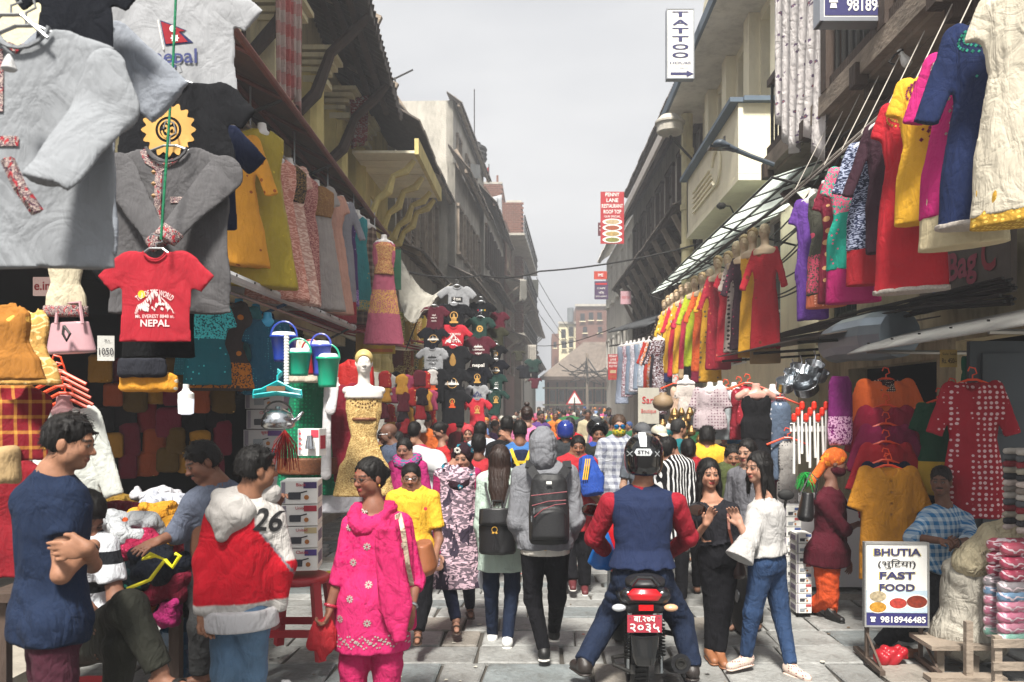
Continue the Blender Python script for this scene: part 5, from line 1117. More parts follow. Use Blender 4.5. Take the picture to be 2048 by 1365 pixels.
for (px,yt,w_,c_,pr,lb) in TW:
 Y=14.2-(yt-572)*.0022+(px-930)*.004;g=tee(lb,px,yt,yt+w_*(1.1 if w_>45 else 1.3),Y,cols_[c_],w_*.86,yaw=-8+(px % 5)*3,group='printed t-shirts pinned up as a wall over the crowd',h=.02,hang=WIRE if px % 2 == 0 else None);g.k=w_/66*.78;it=[]
 if pr == 'everest':it=[(I['w'],T_('TOP OF THE WORLD',.1,.07,.34,.01)),(I['w'],lambda mb,c,r,up,k:mountain(mb,c,r,up,k,1.3,-.04))]
 elif pr == 'everest2':it=[(I['navy'],lambda mb,c,r,up,k:mountain(mb,c,r,up,k,1.1,0)),(I['navy'],T_('NEPAL',-.14,.08,.2,.01))]
 elif pr == 'deity':it=[(I['gold'],lambda mb,c,r,up,k:(seated(mb,c,r,up,k,0,1.1),ring(mb,c,r,up,k,.07,.085,24,v=.06)))]
 elif pr == 'face':it=[(I['gold'],lambda mb,c,r,up,k:(poly2(mb,c,r,up,k,[(.07*math.cos(t),.1*math.sin(t)-.02) for t in np.linspace(0,6.1,18)]),poly2(mb,c,r,up,k,[(-.06,.06),(.06,.06),(.03,.12),(0,.16),(-.03,.12)])))]
 elif pr == 'sky':it=[(I['w'],lambda mb,c,r,up,k:skyline(mb,c,r,up,k,-.03,1.1)),(I['gold'],lambda mb,c,r,up,k:ring(mb,c,r,up,k,.1,.112,20,v=0))]
 elif pr == 'seatO':it=[(I['gold'],lambda mb,c,r,up,k:ring(mb,c,r,up,k,.055,.1,24,v=.04)),(I['or_'],lambda mb,c,r,up,k:seated(mb,c-(r.cross(up))*-.004,r,up,k,-.05,1.3))]
 elif pr == 'seat':it=[(I['or_'],lambda mb,c,r,up,k:seated(mb,c,r,up,k,0,.9)),(I['gold'],lambda mb,c,r,up,k:ring(mb,c,r,up,k,.045,.06,24,v=.06))]
 elif pr == 'kath':it=[(I['w'] if c_ == 'm' else I['dk'],T_('kathmandu',-.01,.075,.3,.01)),(I['w'] if c_ == 'm' else I['dk'],T_('nepal',-.1,.075,.17,.01)),(I['w'] if c_ == 'm' else I['dk'],lambda mb,c,r,up,k:skyline(mb,c,r,up,k,.05,.8))]
 elif pr == 'nepal':it=[(I['w'],T_('nepal',0,.13,.32,.02))]
 elif pr == 'ring':it=[(I['gold'],lambda mb,c,r,up,k:(ring(mb,c,r,up,k,.05,.09,32,.08,12),ring(mb,c,r,up,k,.001,.03,16)))]
 elif pr == 'bars':it=[(I[q_],lambda mb,c,r,up,k,i_=i_:poly2(mb,c,r,up,k,[(-.1+i_*.05,.05),(-.06+i_*.05,.05),(-.06+i_*.05,.1),(-.1+i_*.05,.1)])) for i_,q_ in enumerate(('red','blu','w','grn','yel'))]
 elif pr == 'lines':it=[(I['w'],T_('nepal',.06,.06,.1,.01)),(I['w'],T_('NAMASTE',-.02,.05,.16,.01)),(I['w'],T_('kathmandu',-.1,.05,.14,.01))]
 elif pr == 'script':it=[(I['dk'],lambda mb,c,r,up,k:poly2(mb,c,r,up,k,[(-.13,-.06),(.13,-.06),(.13,.06),(-.13,.06)]))]
 elif pr == 'dk':it=[(I['dk'],T_('nepal',0,.1,.2,.02))]
 if it:prn(g,it,0,.006)
 if pr == 'script':prn(g,[(I['w'],T_('नेपाल',0,.09,.18,.01))],0,.012)
for (px,yt,w_,c_,lb) in ((1068,735,22,'b','small black t-shirt hanging far down the left side'),(1070,755,22,'m','small maroon t-shirt hanging far down the left side'),(1066,718,26,'g','small green t-shirt hanging farthest down the left side'),(1050,730,26,'n','dark shirt half hidden by the far tarpaulin'),(1038,700,22,'o','small olive garment below the far balcony'),(1030,735,20,'w','small grey garment below the far balcony')):
 tee(lb,px,yt,yt+w_*1.1,30,cols_[c_],w_,h=.05,hang=None)
colz=['a8842c','b8982c','6c8a2c','b04a1c','c8a83c','8a3a2c','d0b040','94702c','c06a20','3a6a5a']
for i in range(20):
 c_=R.choice(colz);px=800+(i % 7)*9+R.uniform(-3,3);yt=628+(i // 7)*52+R.uniform(-6,6)
 garment('patterned %s scarf, %s row of the scarf display, %s' % (['gold','yellow','green','rust','amber','brick red','straw','brown','orange','teal'][colz.index(c_)],['top','middle','bottom'][i // 7],['nearest the pink gown','second along','third along','in the centre','past the centre','next to last','touching the shirt wall'][i % 7]),'scarf',px,yt,yt+58,15.2+(i % 7)*.3,C('sc%d' % i,c_,(R.choice(['boti','dots']),R.choice(['e8d080','2a4a3a','d8d0b0']),9,.22,-9,-8) if i % 2 else ('swirl','e0d090',9,.5)),.6,yaw=20,sleeve='none',top=None,hem=1.0,waist=.98,hip=1.0,name='scarf',group='scarves displayed behind the printed t-shirts',h=.03,depth=.2,neckr=.01)
# ------------------------------------------------------------------ signs
def board(label,px0,px1,y0,y1,Y,m,name='sign',edge=None,th=.05,yaw=0,frame_=.02,slant=0):
 a,b=P(px0,y0,Y),P(px1,y1,Y);c=(a+b)/2;W_,H_=(b.x-a.x),(a.z-b.z);r,f=frame(yaw)
 t=thing(name,label,'sign',tuple(c));M=Matrix((r,-f,UP)).transposed();MB().box(c,(W_,th,H_),M=M).build('panel',m,t)
 if edge:
  for s_ in (-1,1):MB().box(c+r*s_*(W_/2),(frame_,th+.02,H_+frame_),M=M).build('frame_bar',edge,t);MB().box(c+UP*s_*H_/2,(W_,th+.016,frame_),M=M).build('frame_bar',edge,t)
 o=Gar();o.rt,o.c,o.r,o.f,o.W,o.H,o.th=t,c,r,f,W_,H_,th;return o
def sgn(b,u,v,wd,hg,m,name='print',lift=.004):
 c=b.c+b.r*u*b.W+UP*v*b.H+b.f*(b.th/2+lift);r,w2,h2=b.r,wd*b.W/2,hg*b.H/2
 return MB().add([c-r*w2-UP*h2,c+r*w2-UP*h2,c+r*w2+UP*h2,c-r*w2+UP*h2],[(0,1,2,3)]).build(name,m,b.rt)
def stx(b,txt,u,v,hg,m,wd=None,bold=.01,lift=.008,name='lettering'):
 mb=MB();text_into(mb,txt,b.c+b.r*u*b.W+UP*v*b.H+b.f*(b.th/2+lift),b.r,UP,hg*b.H*1.35,wd*b.W if wd else None,bold);return mb.build(name,m,b.rt)
PW,PN,PR,PP=ink('e8e6e0'),ink('2c2c5c'),ink('b02a30'),ink('3a2848')
SW=mat('sign_white','e2e1dc',.5,.06,4,.02,dirt=.12);SR=mat('sign_red','a8242c',.6,.15,4,.02,dirt=.15);SN=mat('sign_navy','2b2a62',.5,.1,4,.02);ALU=mat('aluminium','a8acb4',.4,.1,4,.05,metal=.8)
b=board('purple and white lit sign box with the phone number 9818946485',1637,1815,-75,47,7.4,SW,edge=ALU,th=.16,frame_=.035)
sgn(b,0,-.29,.93,.3,SN);stx(b,'9818946485',.12,-.285,.2,PW,.68,.02);sgn(b,0,.2,.93,.5,SW)
for (u,v) in ((-.37,-.27),):
 m=MB();c=b.c+b.r*u*b.W+UP*v*b.H+b.f*(b.th/2+.009);m.add([c+b.r*x+UP*y for x,y in ((-.03,-.03),(.03,-.03),(.022,.012),(-.022,.012))],[(0,1,2,3)]);m.add([c+b.r*x+UP*y for x,y in ((-.038,.018),(.038,.018),(.036,.04),(-.036,.04))],[(0,1,2,3)]);m.build('phone_symbol',PW,b.rt)
MB().beam(b.c+Vector((-.1,.1,.45)),b.c+Vector((.8,.2,.45)),.04,.04).build('bracket',IRON,b.rt)
b=board('tall white sign reading TATTOO HOUSE beside the balcony slab',1333,1386,22,160,15.4,SW,edge=mat('sign_edge','8a8f96',.5),th=.14)
for i,ch in enumerate('TATTOO'):stx(b,ch,.0,.42-i*.118,.08,PN,.62,.02)
stx(b,'HOUSE',.0,-.28,.036,PN,.8,.015);stx(b,'Authentic instruments',0,-.335,.015,PN,.6,0);stx(b,'Contact: 9808850256',0,-.36,.015,PN,.6,0);sgn(b,-.07,-.435,.6,.04,PN)
m=MB();c=b.c-UP*.435*b.H+b.r*.23*b.W+b.f*.076;m.add([c+UP*.06,c-UP*.06,c+b.r*.13],[(0,1,2)]);m.build('arrow',PN,b.rt)
b=board('red hanging banner reading PENNY LANE RESTAURANT ROOF TOP with food plates',1201,1248,384,488,23,SR,th=.02,name='banner')
for i,tx in enumerate(('PENNY','LANE','RESTAURANT','ROOF TOP')):stx(b,tx,0,.44-i*.11,.075,PW,(.6,.5,.9,.75)[i],.015)
stx(b,'OUR SPECIAL',0,.02,.04,PW,.7,.005)
PLATE=[mat('food_%d' % i,c,.6,.5,18,.3,60) for i,c in enumerate(('c8b088','a8502c','b89a5c','8a8a3a'))]
for i in range(4):
 for k,(rr_,mm) in enumerate(((.42,PW),(.3,PLATE[i]))):
  m=MB();c=b.c+UP*(-.08-i*.115)*b.H+b.f*(.016+k*.004);m.add([c+b.r*rr_*b.W*math.cos(a)+UP*rr_*b.W*.32*math.sin(a) for a in np.linspace(0,2*math.pi,18,endpoint=False)],[tuple(range(18))]);m.build('plate',mm,b.rt)
b=board('small dark red board behind the tall red banner',1196,1212,446,472,24.5,mat('sign_dkred','5a2630',.6));stx(b,'MOMO',0,.2,.12,PW,.7);stx(b,'THUKPA',0,-.1,.12,PW,.7)
b=board('orange red sign board reading IME',1188,1214,543,559,31,mat('sign_orange','b8402c',.6));sgn(b,0,0,.55,.55,PR);stx(b,'IME',0,0,.4,PW,.4)
b=board('purple sign board below the IME sign',1189,1216,563,599,31,mat('sign_purple','4a3858',.6));sgn(b,0,.35,.85,.1,PR);stx(b,'CAFE',0,.1,.1,PW,.6,0);stx(b,'भित्र',0,-.15,.12,PW,.4,0);stx(b,'RESTAURANT',0,-.35,.08,PW,.8,0)
b=board('pink sign board with small lettering on the white house',1241,1262,583,609,29,mat('sign_pink','b89098',.6));stx(b,'ROOF TOP',0,0,.2,PR,.7,0)
b=board('lower red sign reading PENNY LANE RESTAURANT near the crowd',1216,1236,709,760,27,SR,th=.03)
for i,tx in enumerate(('PENNY','LANE','RESTAURANT','ROOF TOP')):stx(b,tx,0,.42-i*.13,.09,PW,(.8,.6,.85,.8)[i],.01)
for i in range(2):sgn(b,0,-.18-i*.2,.6,.12,PLATE[i])
b=board('green sign with white Devanagari letters behind the pink net gown',738,802,500,580,13.8,mat('sign_green','1c5c40',.5));stx(b,'दो',-.32,.26,.24,PW,.26,.01);stx(b,'रू',-.32,-.05,.24,PW,.26,.01);sgn(b,.2,0,.5,.5,mat('sign_green2','1c5c40'))
b=board('yellow printed sheet tied below the pink net gown',712,790,664,708,13.3,mat('sheet_yellow','d8b018',.6,.3));stx(b,'सस्तो',-.1,.1,.25,PN,.4,0);sgn(b,.1,-.35,.7,.15,mat('yel_or','d8781c',.7))
t=thing('shop_sign','brown shop sign reading This way Bag with a down arrow and butterflies','sign',(3.9,8,2.9));
b=Gar();b.rt=t;b.r,b.f=Vector((-.02,-1,0)).normalized(),Vector((-1,.02,0)).normalized();b.c=Vector((3.86,7.78,3.06));b.W,b.H,b.th=1.75,.62,.05
M=Matrix((b.r,-b.f,UP)).transposed();MB().box(b.c,(b.W,.05,b.H),M=M).build('panel',mat('sign_brown','6b625c',.6,.3,3,.1,dirt=.3),t)
stx(b,'This way',-.3,-.06,.18,ink('c07a88'),.34,.01);stx(b,'Bag',.02,.06,.42,ink('b05468'),.32,.03);m=MB();c=b.c-b.r*.3*b.W-UP*.22*b.H-b.f*-.035
m.add([c+b.r*x*.06+UP*y*.12 for x,y in ((-.3,1),(.3,1),(.3,0),(1,0),(0,-1),(-1,0),(-.3,0))],[(0,6,2,1),(6,5,4,3,2)]);m.build('arrow',ink('3a5a98'),t)
for (u,v) in ((-.46,-.3),(-.4,-.12),(-.16,-.33),(-.12,-.12)):
 m=MB();c=b.c+b.r*u*b.W+UP*v*b.H+b.f*.036
 for s_ in (-1,1):m.add([c+b.r*s_*x+UP*y for x,y in ((0,0),(.03,.03),(.035,.0),(.02,-.02))],[(0,1,2,3)])
 m.build('butterfly',ink('c8b8b0'),t)
stx(b,'C',.3,.08,.5,ink('a8404c'),.14,.03)
b=board('small handwritten price card hanging in the dark shop doorway on the right',1880,1914,700,735,7.0,mat('card_tan','b89c58',.8),th=.01);stx(b,'Sale Sale',0,.25,.14,ink('2a1c14'),.8,0);stx(b,'Rs. 450/-',0,-.15,.3,ink('2a1c14'),.85,.01)
b=board('small white price card with 1050 written on it',196,228,672,722,6.0,mat('card_white','b9b9b4',.8),th=.006,yaw=8);stx(b,'1050',0,-.15,.3,ink('26242a'),.85,.005);stx(b,'Rs',.1,.3,.1,ink('26242a'),.3,0)
b=board('white lit sign with red letters far inside the left shop',68,108,555,592,6.6,mat('sign_lit','8a706a',.5,emis=('ffd8cc',.12)),th=.03);stx(b,'e.in',0,0,.5,PR,.8,.02)
Yb=5.95
b=board('white standing board advertising BHUTIA FAST FOOD beside the white sacks',1730,1853,1086,1252,Yb,SW,th=.03,edge=mat('sign_rim','8a8a88',.6),frame_=.012,yaw=-3)
for tx,v,h_,w_ in (('BHUTIA',.39,.085,.74),('FAST',.11,.085,.56),('FOOD',-.035,.085,.56)):stx(b,tx,0,v-.003,h_,ink('c8b450'),w_*1.04,.045,.005);stx(b,tx,0,v,h_,PN,w_,.03,.008)
stx(b,'(भुिटया)',0,.25,.075,ink('2a2a30'),.6,.012)
sgn(b,0,-.2,1.0,.27,mat('sign_sky','b8ccd8',.6),lift=.003);sgn(b,0,-.42,1.0,.16,SN);stx(b,'9818946485',.1,-.42,.075,PW,.72,.02)
m=MB();c=b.c-b.r*.38*b.W-UP*.42*b.H+b.f*.024
m.add([c+b.r*x*.5+UP*y*.5 for x,y in ((-.03,-.03),(.03,-.03),(.022,.012),(-.022,.012))],[(0,1,2,3)]);m.add([c+b.r*x*.5+UP*y*.5 for x,y in ((-.038,.018),(.038,.018),(.036,.04),(-.036,.04))],[(0,1,2,3)]);m.build('phone_symbol',PW,b.rt)
for ip,(u,v,r1,mc) in enumerate(((-.3,-.14,.16,'ffffff'),(-.3,-.27,.16,'ffffff'),(.02,-.22,.16,'ffffff'),(.32,-.2,.19,'ffffff'))):
 for k,(rr_,mm) in enumerate(((1,PW),(.86,mat('food_a%d' % ip,['b8a888','c8902c','b83c30','8a3018'][ip],.6,.6,40,.3,90)))):
  m=MB();c=b.c+b.r*u*b.W+UP*v*b.H+b.f*(.0195+k*.0015);m.add([c+b.r*r1*rr_*b.W*math.cos(a)+UP*r1*rr_*b.W*.62*math.sin(a) for a in np.linspace(0,2*math.pi,20,endpoint=False)],[tuple(range(20))]);m.build('plate',mm,b.rt)
RUST=mat('rusty_bar','54463c',.8,.4,20,.3,60)
for px in (1737,1845):
 x_=P(px,0,Yb).x;MB().box((x_,Yb+.03,.4),(.025,.025,.78)).build('leg',RUST,b.rt);MB().beam((x_-.02,Yb-.3,.04),(x_+.02,Yb+.3,.04),.035,.03).build('foot',RUST,b.rt);MB().beam((x_,Yb-.22,.05),(x_,Yb+.03,.22),.015,.015).build('brace',RUST,b.rt)
# ------------------------------------------------------------------ lamps, wires
t=thing('street_lamp','grey street lamp head on a long arm reaching from the timber balcony','street lamp',(2.9,9.5,5));Yl=10.4
m=MB();m.tube([P(1548,330,Yl),P(1500,312,Yl),P(1465,297,Yl)],[.03,.03,.035],8);m.build('arm',mat('lamp_grey','3c4650',.5,.1,5,.05),t)
F=Field();F.rc(P(1470,300,Yl),P(1440,288,Yl),.05,.085,.02,flat=((0,0,1),1.6));fobj(F,'lamp_head',mat('lamp_grey',''),t,.01);MB().box(P(1437,296,Yl),(.24,.16,.03)).build('lens',GLASSD,t);MB().box(P(1449,283,Yl),(.02,.05,.12)).build('clip',IRON,t)
t=thing('wall_lamp','small black lamp on a bent arm under the boxy balcony','lamp',(3.4,14,4));m=MB();m.tube([P(1468,428,14),P(1460,413,14),P(1450,412,14)],.012,6);m.build('arm',IRON,t);m=MB();m.lathe(P(1443,412,14),[(.02,-.08),(.06,-.03),(.05,.04),(.02,.07)],12,axis=(1,0,.1));m.build('shade',IRON,t)
t=thing('lamp','white bulb in a socket under the timber balcony','lamp',(2.9,7,4.6));m=MB();m.lathe(P(1810,120,7.1),[(.02,.1),(.025,.04),(.03,.03),(.045,-.02),(.04,-.05),(.01,-.065)],12,axis=(-.5,.2,1));m.build('bulb',WHITEPL,t);MB().tube([P(1806,100,7.1),P(1790,110,7.1),P(1778,125,7.1),P(1790,130,7.1)],.01,5).build('cable',IRON,t)
def cable(label,pts,r=.008,sag=0,m=None,n=14,tw=False,name='cable'):
 v=[];pts=[Vector(p) for p in pts]
 for i in range(len(pts)-1):
  for j in range(n):u=j/n;v.append(pts[i].lerp(pts[i+1],u)-UP*sag*4*u*(1-u))
 v.append(pts[-1]);return tagit(MB().tube(v,r,5).build(name,m or IRON,loc=tuple(pts[0])),label,'cable')
cable('twisted dark cable strung across the street from left to right',[P(790,538,15),P(960,551,20),P(1080,543,21),P(1400,488,19)],.02,.1)
for i,(a,b_) in enumerate((((1073,555,50),(1160,690,74)),((1073,590,50),(1150,700,74)),((1065,610,50),(1140,700,74)))):cable('thin wire running down towards the temple, number %s from the top' % ['one','two','three'][i],[P(*a),P(*b_)],.02,.2)
cable('thin cable crossing low from the temple to the right row',[P(1060,690,55),P(1230,655,30)],.02,.3)
for i in range(9):
 y0=3.6+.25*i;cable(['long black cable under the timber balcony','grey cable sagging beside the bulb','cable looping behind the kurtas','thick cable along the balcony edge','cable running to the bag sign','cable crossing in front of the tan wall','wire drooping over the duct','wire tied to the balcony strut','lowest wire above the right awning'][i],[(2.75+R.uniform(-.1,.2),3.3,4.6+R.uniform(-.3,.3)-.1*i),(2.95+R.uniform(-.1,.3),8.5,4.5+R.uniform(-.2,.2)-.14*i),(3.5,13.5,4.4+R.uniform(-.2,.2)-.1*i)],.011,R.uniform(.05,.25))
t=thing('cable_bundle','tangle of black cables running above the right hand awnings','cables',(3.6,8,2.8))
for i in range(16):m=MB();o1,o2=R.uniform(-.12,.12),R.uniform(-.1,.12);m.tube([(3.3+o1*.5,6.0,2.62+o2),(3.35+o1,7.4,2.72+o2*.5+R.uniform(-.05,.05)),(3.3+o1,8.8,2.68+o2+R.uniform(-.07,.07)),(3.35,10.2,2.72+o2),(3.45,12.4,2.8+o2*.6)],.012,5);m.build('cable',IRON,t)
t=thing('cable_bundle','messy knot of cables on a pole in front of the temple','cables',(4,66,4));MB().tube([(3.7,68,0),(3.7,68,6)],.12,7).build('pole',WOODG,t)
for i in range(14):m=MB();m.tube([(3.7,68,4.5+.1*i),(3.7+R.uniform(-1.5,1.5),67,4.2+R.uniform(-.8,.6)),(3.7+R.uniform(-3,3),66,4.4+R.uniform(-.6,1))],.04,4);m.build('cable',IRON,t)
t=thing('road_sign','red and white triangular road warning sign standing over the far crowd','sign',P(1149,790,40));c=P(1149,800,40)
for k,(s_,mm) in enumerate(((.42,SR),(.31,PW))):MB().poly([c+Vector((-s_,-.02*k,-s_*.55)),c+Vector((s_,-.02*k,-s_*.55)),c+Vector((0,-.02*k,s_*1.1))],(0,.012,0)).build('plate',mm,t)
MB().tube([c-UP*2.5,c],.04,6).build('pole',IRON,t);m=MB();m.box(c+Vector((0,-.045,-.02)),(.05,.01,.26));m.build('symbol',IRON,t)
# ------------------------------------------------------------------ cloth on buildings
def hang_cloth(label,c0,c1,drop,m,name='cloth',n=26,k=5,amp=.05,cat='cloth',taper=1.0,sag=0):
 c0,c1=Vector(c0),Vector(c1);d=c1-c0;nn=d.cross(UP).normalized();ph=R.random()*6
 def fn(u,v):
  uu=.5+(u-.5)*(1+(taper-1)*v);return c0+d*uu-UP*(drop*v*(1+.06*math.sin(u*9+ph))+sag*4*u*(1-u))+nn*amp*(.3+.7*v)*math.sin(u*k*6.283+ph+v)
 return tagit(MB().grid(fn,n*2,14,thick=nn*.006).build(name,m,loc=tuple(c0),smooth=True),label,cat)
CK=C('pinkcheck','c8b4ac',('plaid','b4605c',3.2,.5),fold=.5)
hang_cloth('white red and pink chequered cloth hung from the upper left window',P(552,-60,10.6),P(606,-60,10.9),1.75,CK,taper=.9)
hang_cloth('faded red cloth drying under the yellow soffit',P(698,200,15.2),P(736,190,15.6),.85,C('fadered','8a3c3a',('swirl','a8a09a',6,.7)),taper=.7)
hang_cloth('white and blue floral curtain draped over the timber balcony',P(1545,-110,10.5),P(1655,-130,8.7),2.3,C('florcurt','dcd6d4',('floral','6a5a72',11,.2,'a86a60'),fold=.4),k=6,amp=.05,taper=.8,name='curtain',cat='curtain')
hang_cloth('translucent white plastic sheet hanging beside the brick tower',P(962,400,42),P(1002,390,44),3.6,C('plast','b8bcc0',fold=.6),k=4,amp=.15)
hang_cloth('grey tarpaulin slung over the slanted top floor',P(885,322,30),P(958,330,36),.6,C('tarpg','a8a8a4',fold=.6),amp=.1,name='tarpaulin',cat='tarpaulin')
TW_=C('tarpw','b9b5aa',fold=.6)
t=thing('tarpaulin','large dirty white tarpaulin slung between the pink gown and the t-shirts','tarpaulin',P(800,520,15))
A_,B_2,C_2,D_2=P(792,500,15.5),P(905,566,14.6),P(835,640,13.6),P(800,600,14.2)
f=lambda u,v:A_.lerp(B_2,u).lerp(D_2.lerp(C_2,u),v)+Vector((0,0,-.45*math.sin(u*3.14)*(1-v*.5)))+Vector((0,.06*math.sin(u*20+v*5),.04*math.sin(v*17+u*6)))
MB().grid(f,40,16,thick=(0,.01,.01)).build('sheet',TW_,t,smooth=True)
for a,b_ in ((A_,P(780,480,15)),(C_2,P(812,700,14))):MB().tube([a,b_],.012,5).build('tie',IRON,t)
hang_cloth('white cloth stretched above the crowd by the shirt wall',P(1040,560,40),P(1052,560,42),1,C('tarpw2','b9b5aa'))
for i,(px,py,Y,ln) in enumerate(((968,410,40,1.0),(1055,560,60,1.2),(1050,690,45,2.0))):hang_cloth(['ragged cloth on the upper windows near the brick tower','dark bundle on the far balcony rail','pale poster hanging far down the left side'][i],P(px,py,Y),P(px+22,py,Y+.5),ln,C('rag%d' % i,['a8a49c','4a4c44','b0aaa0'][i]))
# ------------------------------------------------------------------ right awnings
t=thing('awning','grey white curved tin awning over the blue door shop','awning',(3.2,6,2.4))
f=lambda u,v:(2.9+1.15*v,3.2+4.85*u,2.33+.24*math.sin(v*1.57)-.05*max(0,.15-v)*4)
MB().grid(f,20,8,thick=(0,0,.015)).build('sheet',mat('awning_grey','a8a9a6',.6,.2,3,.15,30,dirt=.4),t,smooth=True)
for i in range(9):MB().lathe((2.99,3.6+i*.52,2.39),[(.012,-.006),(.012,.006)],6,axis=(0,0,1)).build('rivet',IRON,t)
for y_ in (3.5,5.6,7.7):MB().tube([(2.95,y_,2.31),(4.0,y_,2.3)],.02,6).build('arm',WIRE,t)
t=thing('awning','flat grey tin awning over the household goods shop','awning',(3,10,2.7));MB().grid(lambda u,v:(2.55+1.4*v,8.4+3.9*u,2.48+.22*v+.04*u),16,4,thick=(0,0,.012)).build('sheet',TIN,t)
for y_ in (8.6,10.4,12.2):MB().tube([(2.6,y_,2.46),(4.0,y_,2.55)],.018,6).build('arm',IRON,t)
t=thing('duct','bent grey sheet metal duct between the two right hand awnings','duct',(3.3,8,2.7));m=MB();m.tube([P(1672,690,9.2),P(1700,680,8.8),P(1760,672,8.2),P(1800,668,7.9)],[.2,.22,.24,.22],16);m.build('duct',mat('duct_metal','8a97a2',.4,.2,3,.1,metal=.6),t)
t=thing('awning','dark corrugated awning farther down the right side','awning',(2.8,22,4.4));sheet(t,(2.45,19.4,3.65),(2.45,31,4.5),(3.8,31,5.0),(3.8,19.4,4.2),mat('dark_corr','22262a',.6,.2,3,.2),9,7,.035)
MB().tube([(2.5,19.4,3.3),(2.5,31,4.0)],.03,6).build('rail',IRON,t)
gr='pale dresses hanging under the dark corrugated awning'
for i,(px,yt,yb,c_,nm) in enumerate(((1244,690,808,'a9b4cc','pale blue tulle skirt'),(1254,688,795,'9a6a78','faded rose dress'),(1262,687,790,'7a8aa0','grey blue dress'),(1270,686,785,'b0a8b4','lilac striped dress'),(1279,684,780,'8a9ab0','light denim dress'),(1288,682,775,'a0b0c0','washed blue dress'),(1300,680,830,'c0301c','red kurta'),(1307,682,845,'d8781c','orange embroidered kurta'),(1313,680,840,'3a3440','dark striped kurta'),(1319,676,830,'5a2a30','brown kurta'))):
 garment('%s hanging under the dark corrugated awning' % nm,'dress',px,yt,yb,RY(px)*1.25 if 0 else CF*2.45/(px-CX),C('pd%d' % i,c_,('swirl','d0d0d8',8,.7) if i % 2 else None),.8,yaw=-30,sleeve='none' if i<6 else 'long',group=gr,hem=1.5 if i == 0 else 1.2,h=.03)
# ------------------------------------------------------------------ far stalls: umbrellas
for i,(px,py,Y,c_,nm) in enumerate(((1182,838,22,'3a3c42','dark grey umbrella held over the crowd'),(1140,838,24,'2c6a3c','green umbrella beside the dark grey one'),(1170,832,45,'c8c8c8','white stall umbrella in front of the temple'),(1120,830,50,'b8b0b4','pale stall umbrella left of the warning sign'),(1200,830,55,'a8a8a8','grey stall umbrella far right'),(1085,828,60,'9a8a9a','mauve umbrella far left in the crowd'))):
 t=thing('umbrella',nm,'umbrella',P(px,py,Y));c=P(px,py,Y);rr_=.55 if Y<30 else 1.3;m=MB();m.lathe(c,[(rr_,-.16*rr_/.55*.8),(rr_*.8,-.05),(rr_*.4,.05),(.02,.09)],16);m.build('canopy',C('umb%d' % i,c_),t);MB().tube([c-UP*(.8 if Y<30 else 2.0),c+UP*.1],.012,5).build('pole',IRON,t)
# ------------------------------------------------------------------ people in the foreground
def B(n_,c,pat=None,fold=.45,**k):return cloth('pp_'+n_,c,pat,fold=fold,**k)
JEAN=B('jeans_dark','1e2a42',var=.35);JEANL=B('jeans_light','5f7f9e',var=.5);BLKT=B('black_trousers','131318');LEG=B('navy_leggings','141a30')
SHB=mat('shoe_black','141414',.5,.2,10,.2,60);SHW=mat('shoe_white','d8d8d6',.5,.08,10,.2,60);SOLE=mat('sole_white','d0cec8',.6);SAND=mat('sandal_brown','3a2c24',.6);LEA=mat('leather_black','1a1a1c',.38,.15,12,.25,90)
def add_strap(mb,pts,w_=.03,th=.006,nrm=(0,-1,0)):
 pts=[Vector(p) for p in pts];nrm=Vector(nrm)
 for i in range(len(pts)-1):
  d=(pts[i+1]-pts[i]).normalized();s_=d.cross(nrm).normalized();n=s_.cross(d)
  a,b=pts[i],pts[i+1];mb.add([a+s_*w_/2,a-s_*w_/2,b-s_*w_/2,b+s_*w_/2,a+s_*w_/2+n*th,a-s_*w_/2+n*th,b-s_*w_/2+n*th,b+s_*w_/2+n*th],[(0,1,2,3),(7,6,5,4),(0,4,5,1),(2,6,7,3),(1,5,6,2),(0,3,7,4)])
 return mb
def bracelet(o,i,m,r=.032,name='bangle',t=.05):
 c=Vector(o.wr[i])+Vector(o.el[i]-o.wr[i])*t;ax=Vector(o.el[i]-o.wr[i]).normalized();MB().lathe(c,[(r,-.008),(r+.004,0),(r,.008)],16,axis=ax).build(name,m,o.rt)
def glasses(o,m=None,lens=GLASSD,round_=False):
 mb=MB();C_=o.C;r,f,u=o.HB;q=o.hq
 for s_ in (-1,1):mb.tube([C_(s_*.031+.021*math.cos(a),.106-abs(math.cos(a))*.004,-.002+(.018 if round_ else .013)*math.sin(a)) for a in np.linspace(0,6.283,15)],.0018*q,5);mb.tube([C_(s_*.052,.1,.004),C_(s_*.075,.0,.0)],.0016,5)
 mb.tube([C_(-.01,.108,.002),C_(.01,.108,.002)],.0018,5);mb.build('glasses',m or STEEL,o.rt)
def scarf_loop(o,m,amp=.012,drop=.06,r=.035,name='scarf',wide=1.0):
 F=Field();n=14;c=np.array(o.neck);q=o.q
 pts=[c+o.ri*.105*q*wide*math.cos(t)+o.f*(.085*q*math.sin(t)+.01)+np.array((0,0,.01-drop*max(0,math.sin(t)))) for t in np.linspace(0,2*math.pi,n)]
 for a,b in zip(pts[:-1],pts[1:]):F.rc(a,b,r*q,r*q,.025)
 F.wrinkle(c-1,c+1,.005,60,3,2.0);fobj(F,name,m,o.rt,.009)
def neckface(o,m,label=None):
 G=Field();E=lambda a,b,d,rr,k=.015,op='u':G.ell(o.C(a,b,d),np.array(rr)*o.hq,k*o.hq,op,o.HB)
 E(0,-.016,.03,(.095,.115,.105));E(0,-.02,-.1,(.08,.08,.07),.03);E(0,.1,-.02,(.062,.085,.085),.012,'s');G.wrinkle(o.head-.3,o.head+.3,.003,45,4,1);fobj(G,'head_scarf',m,o.rt,.008)
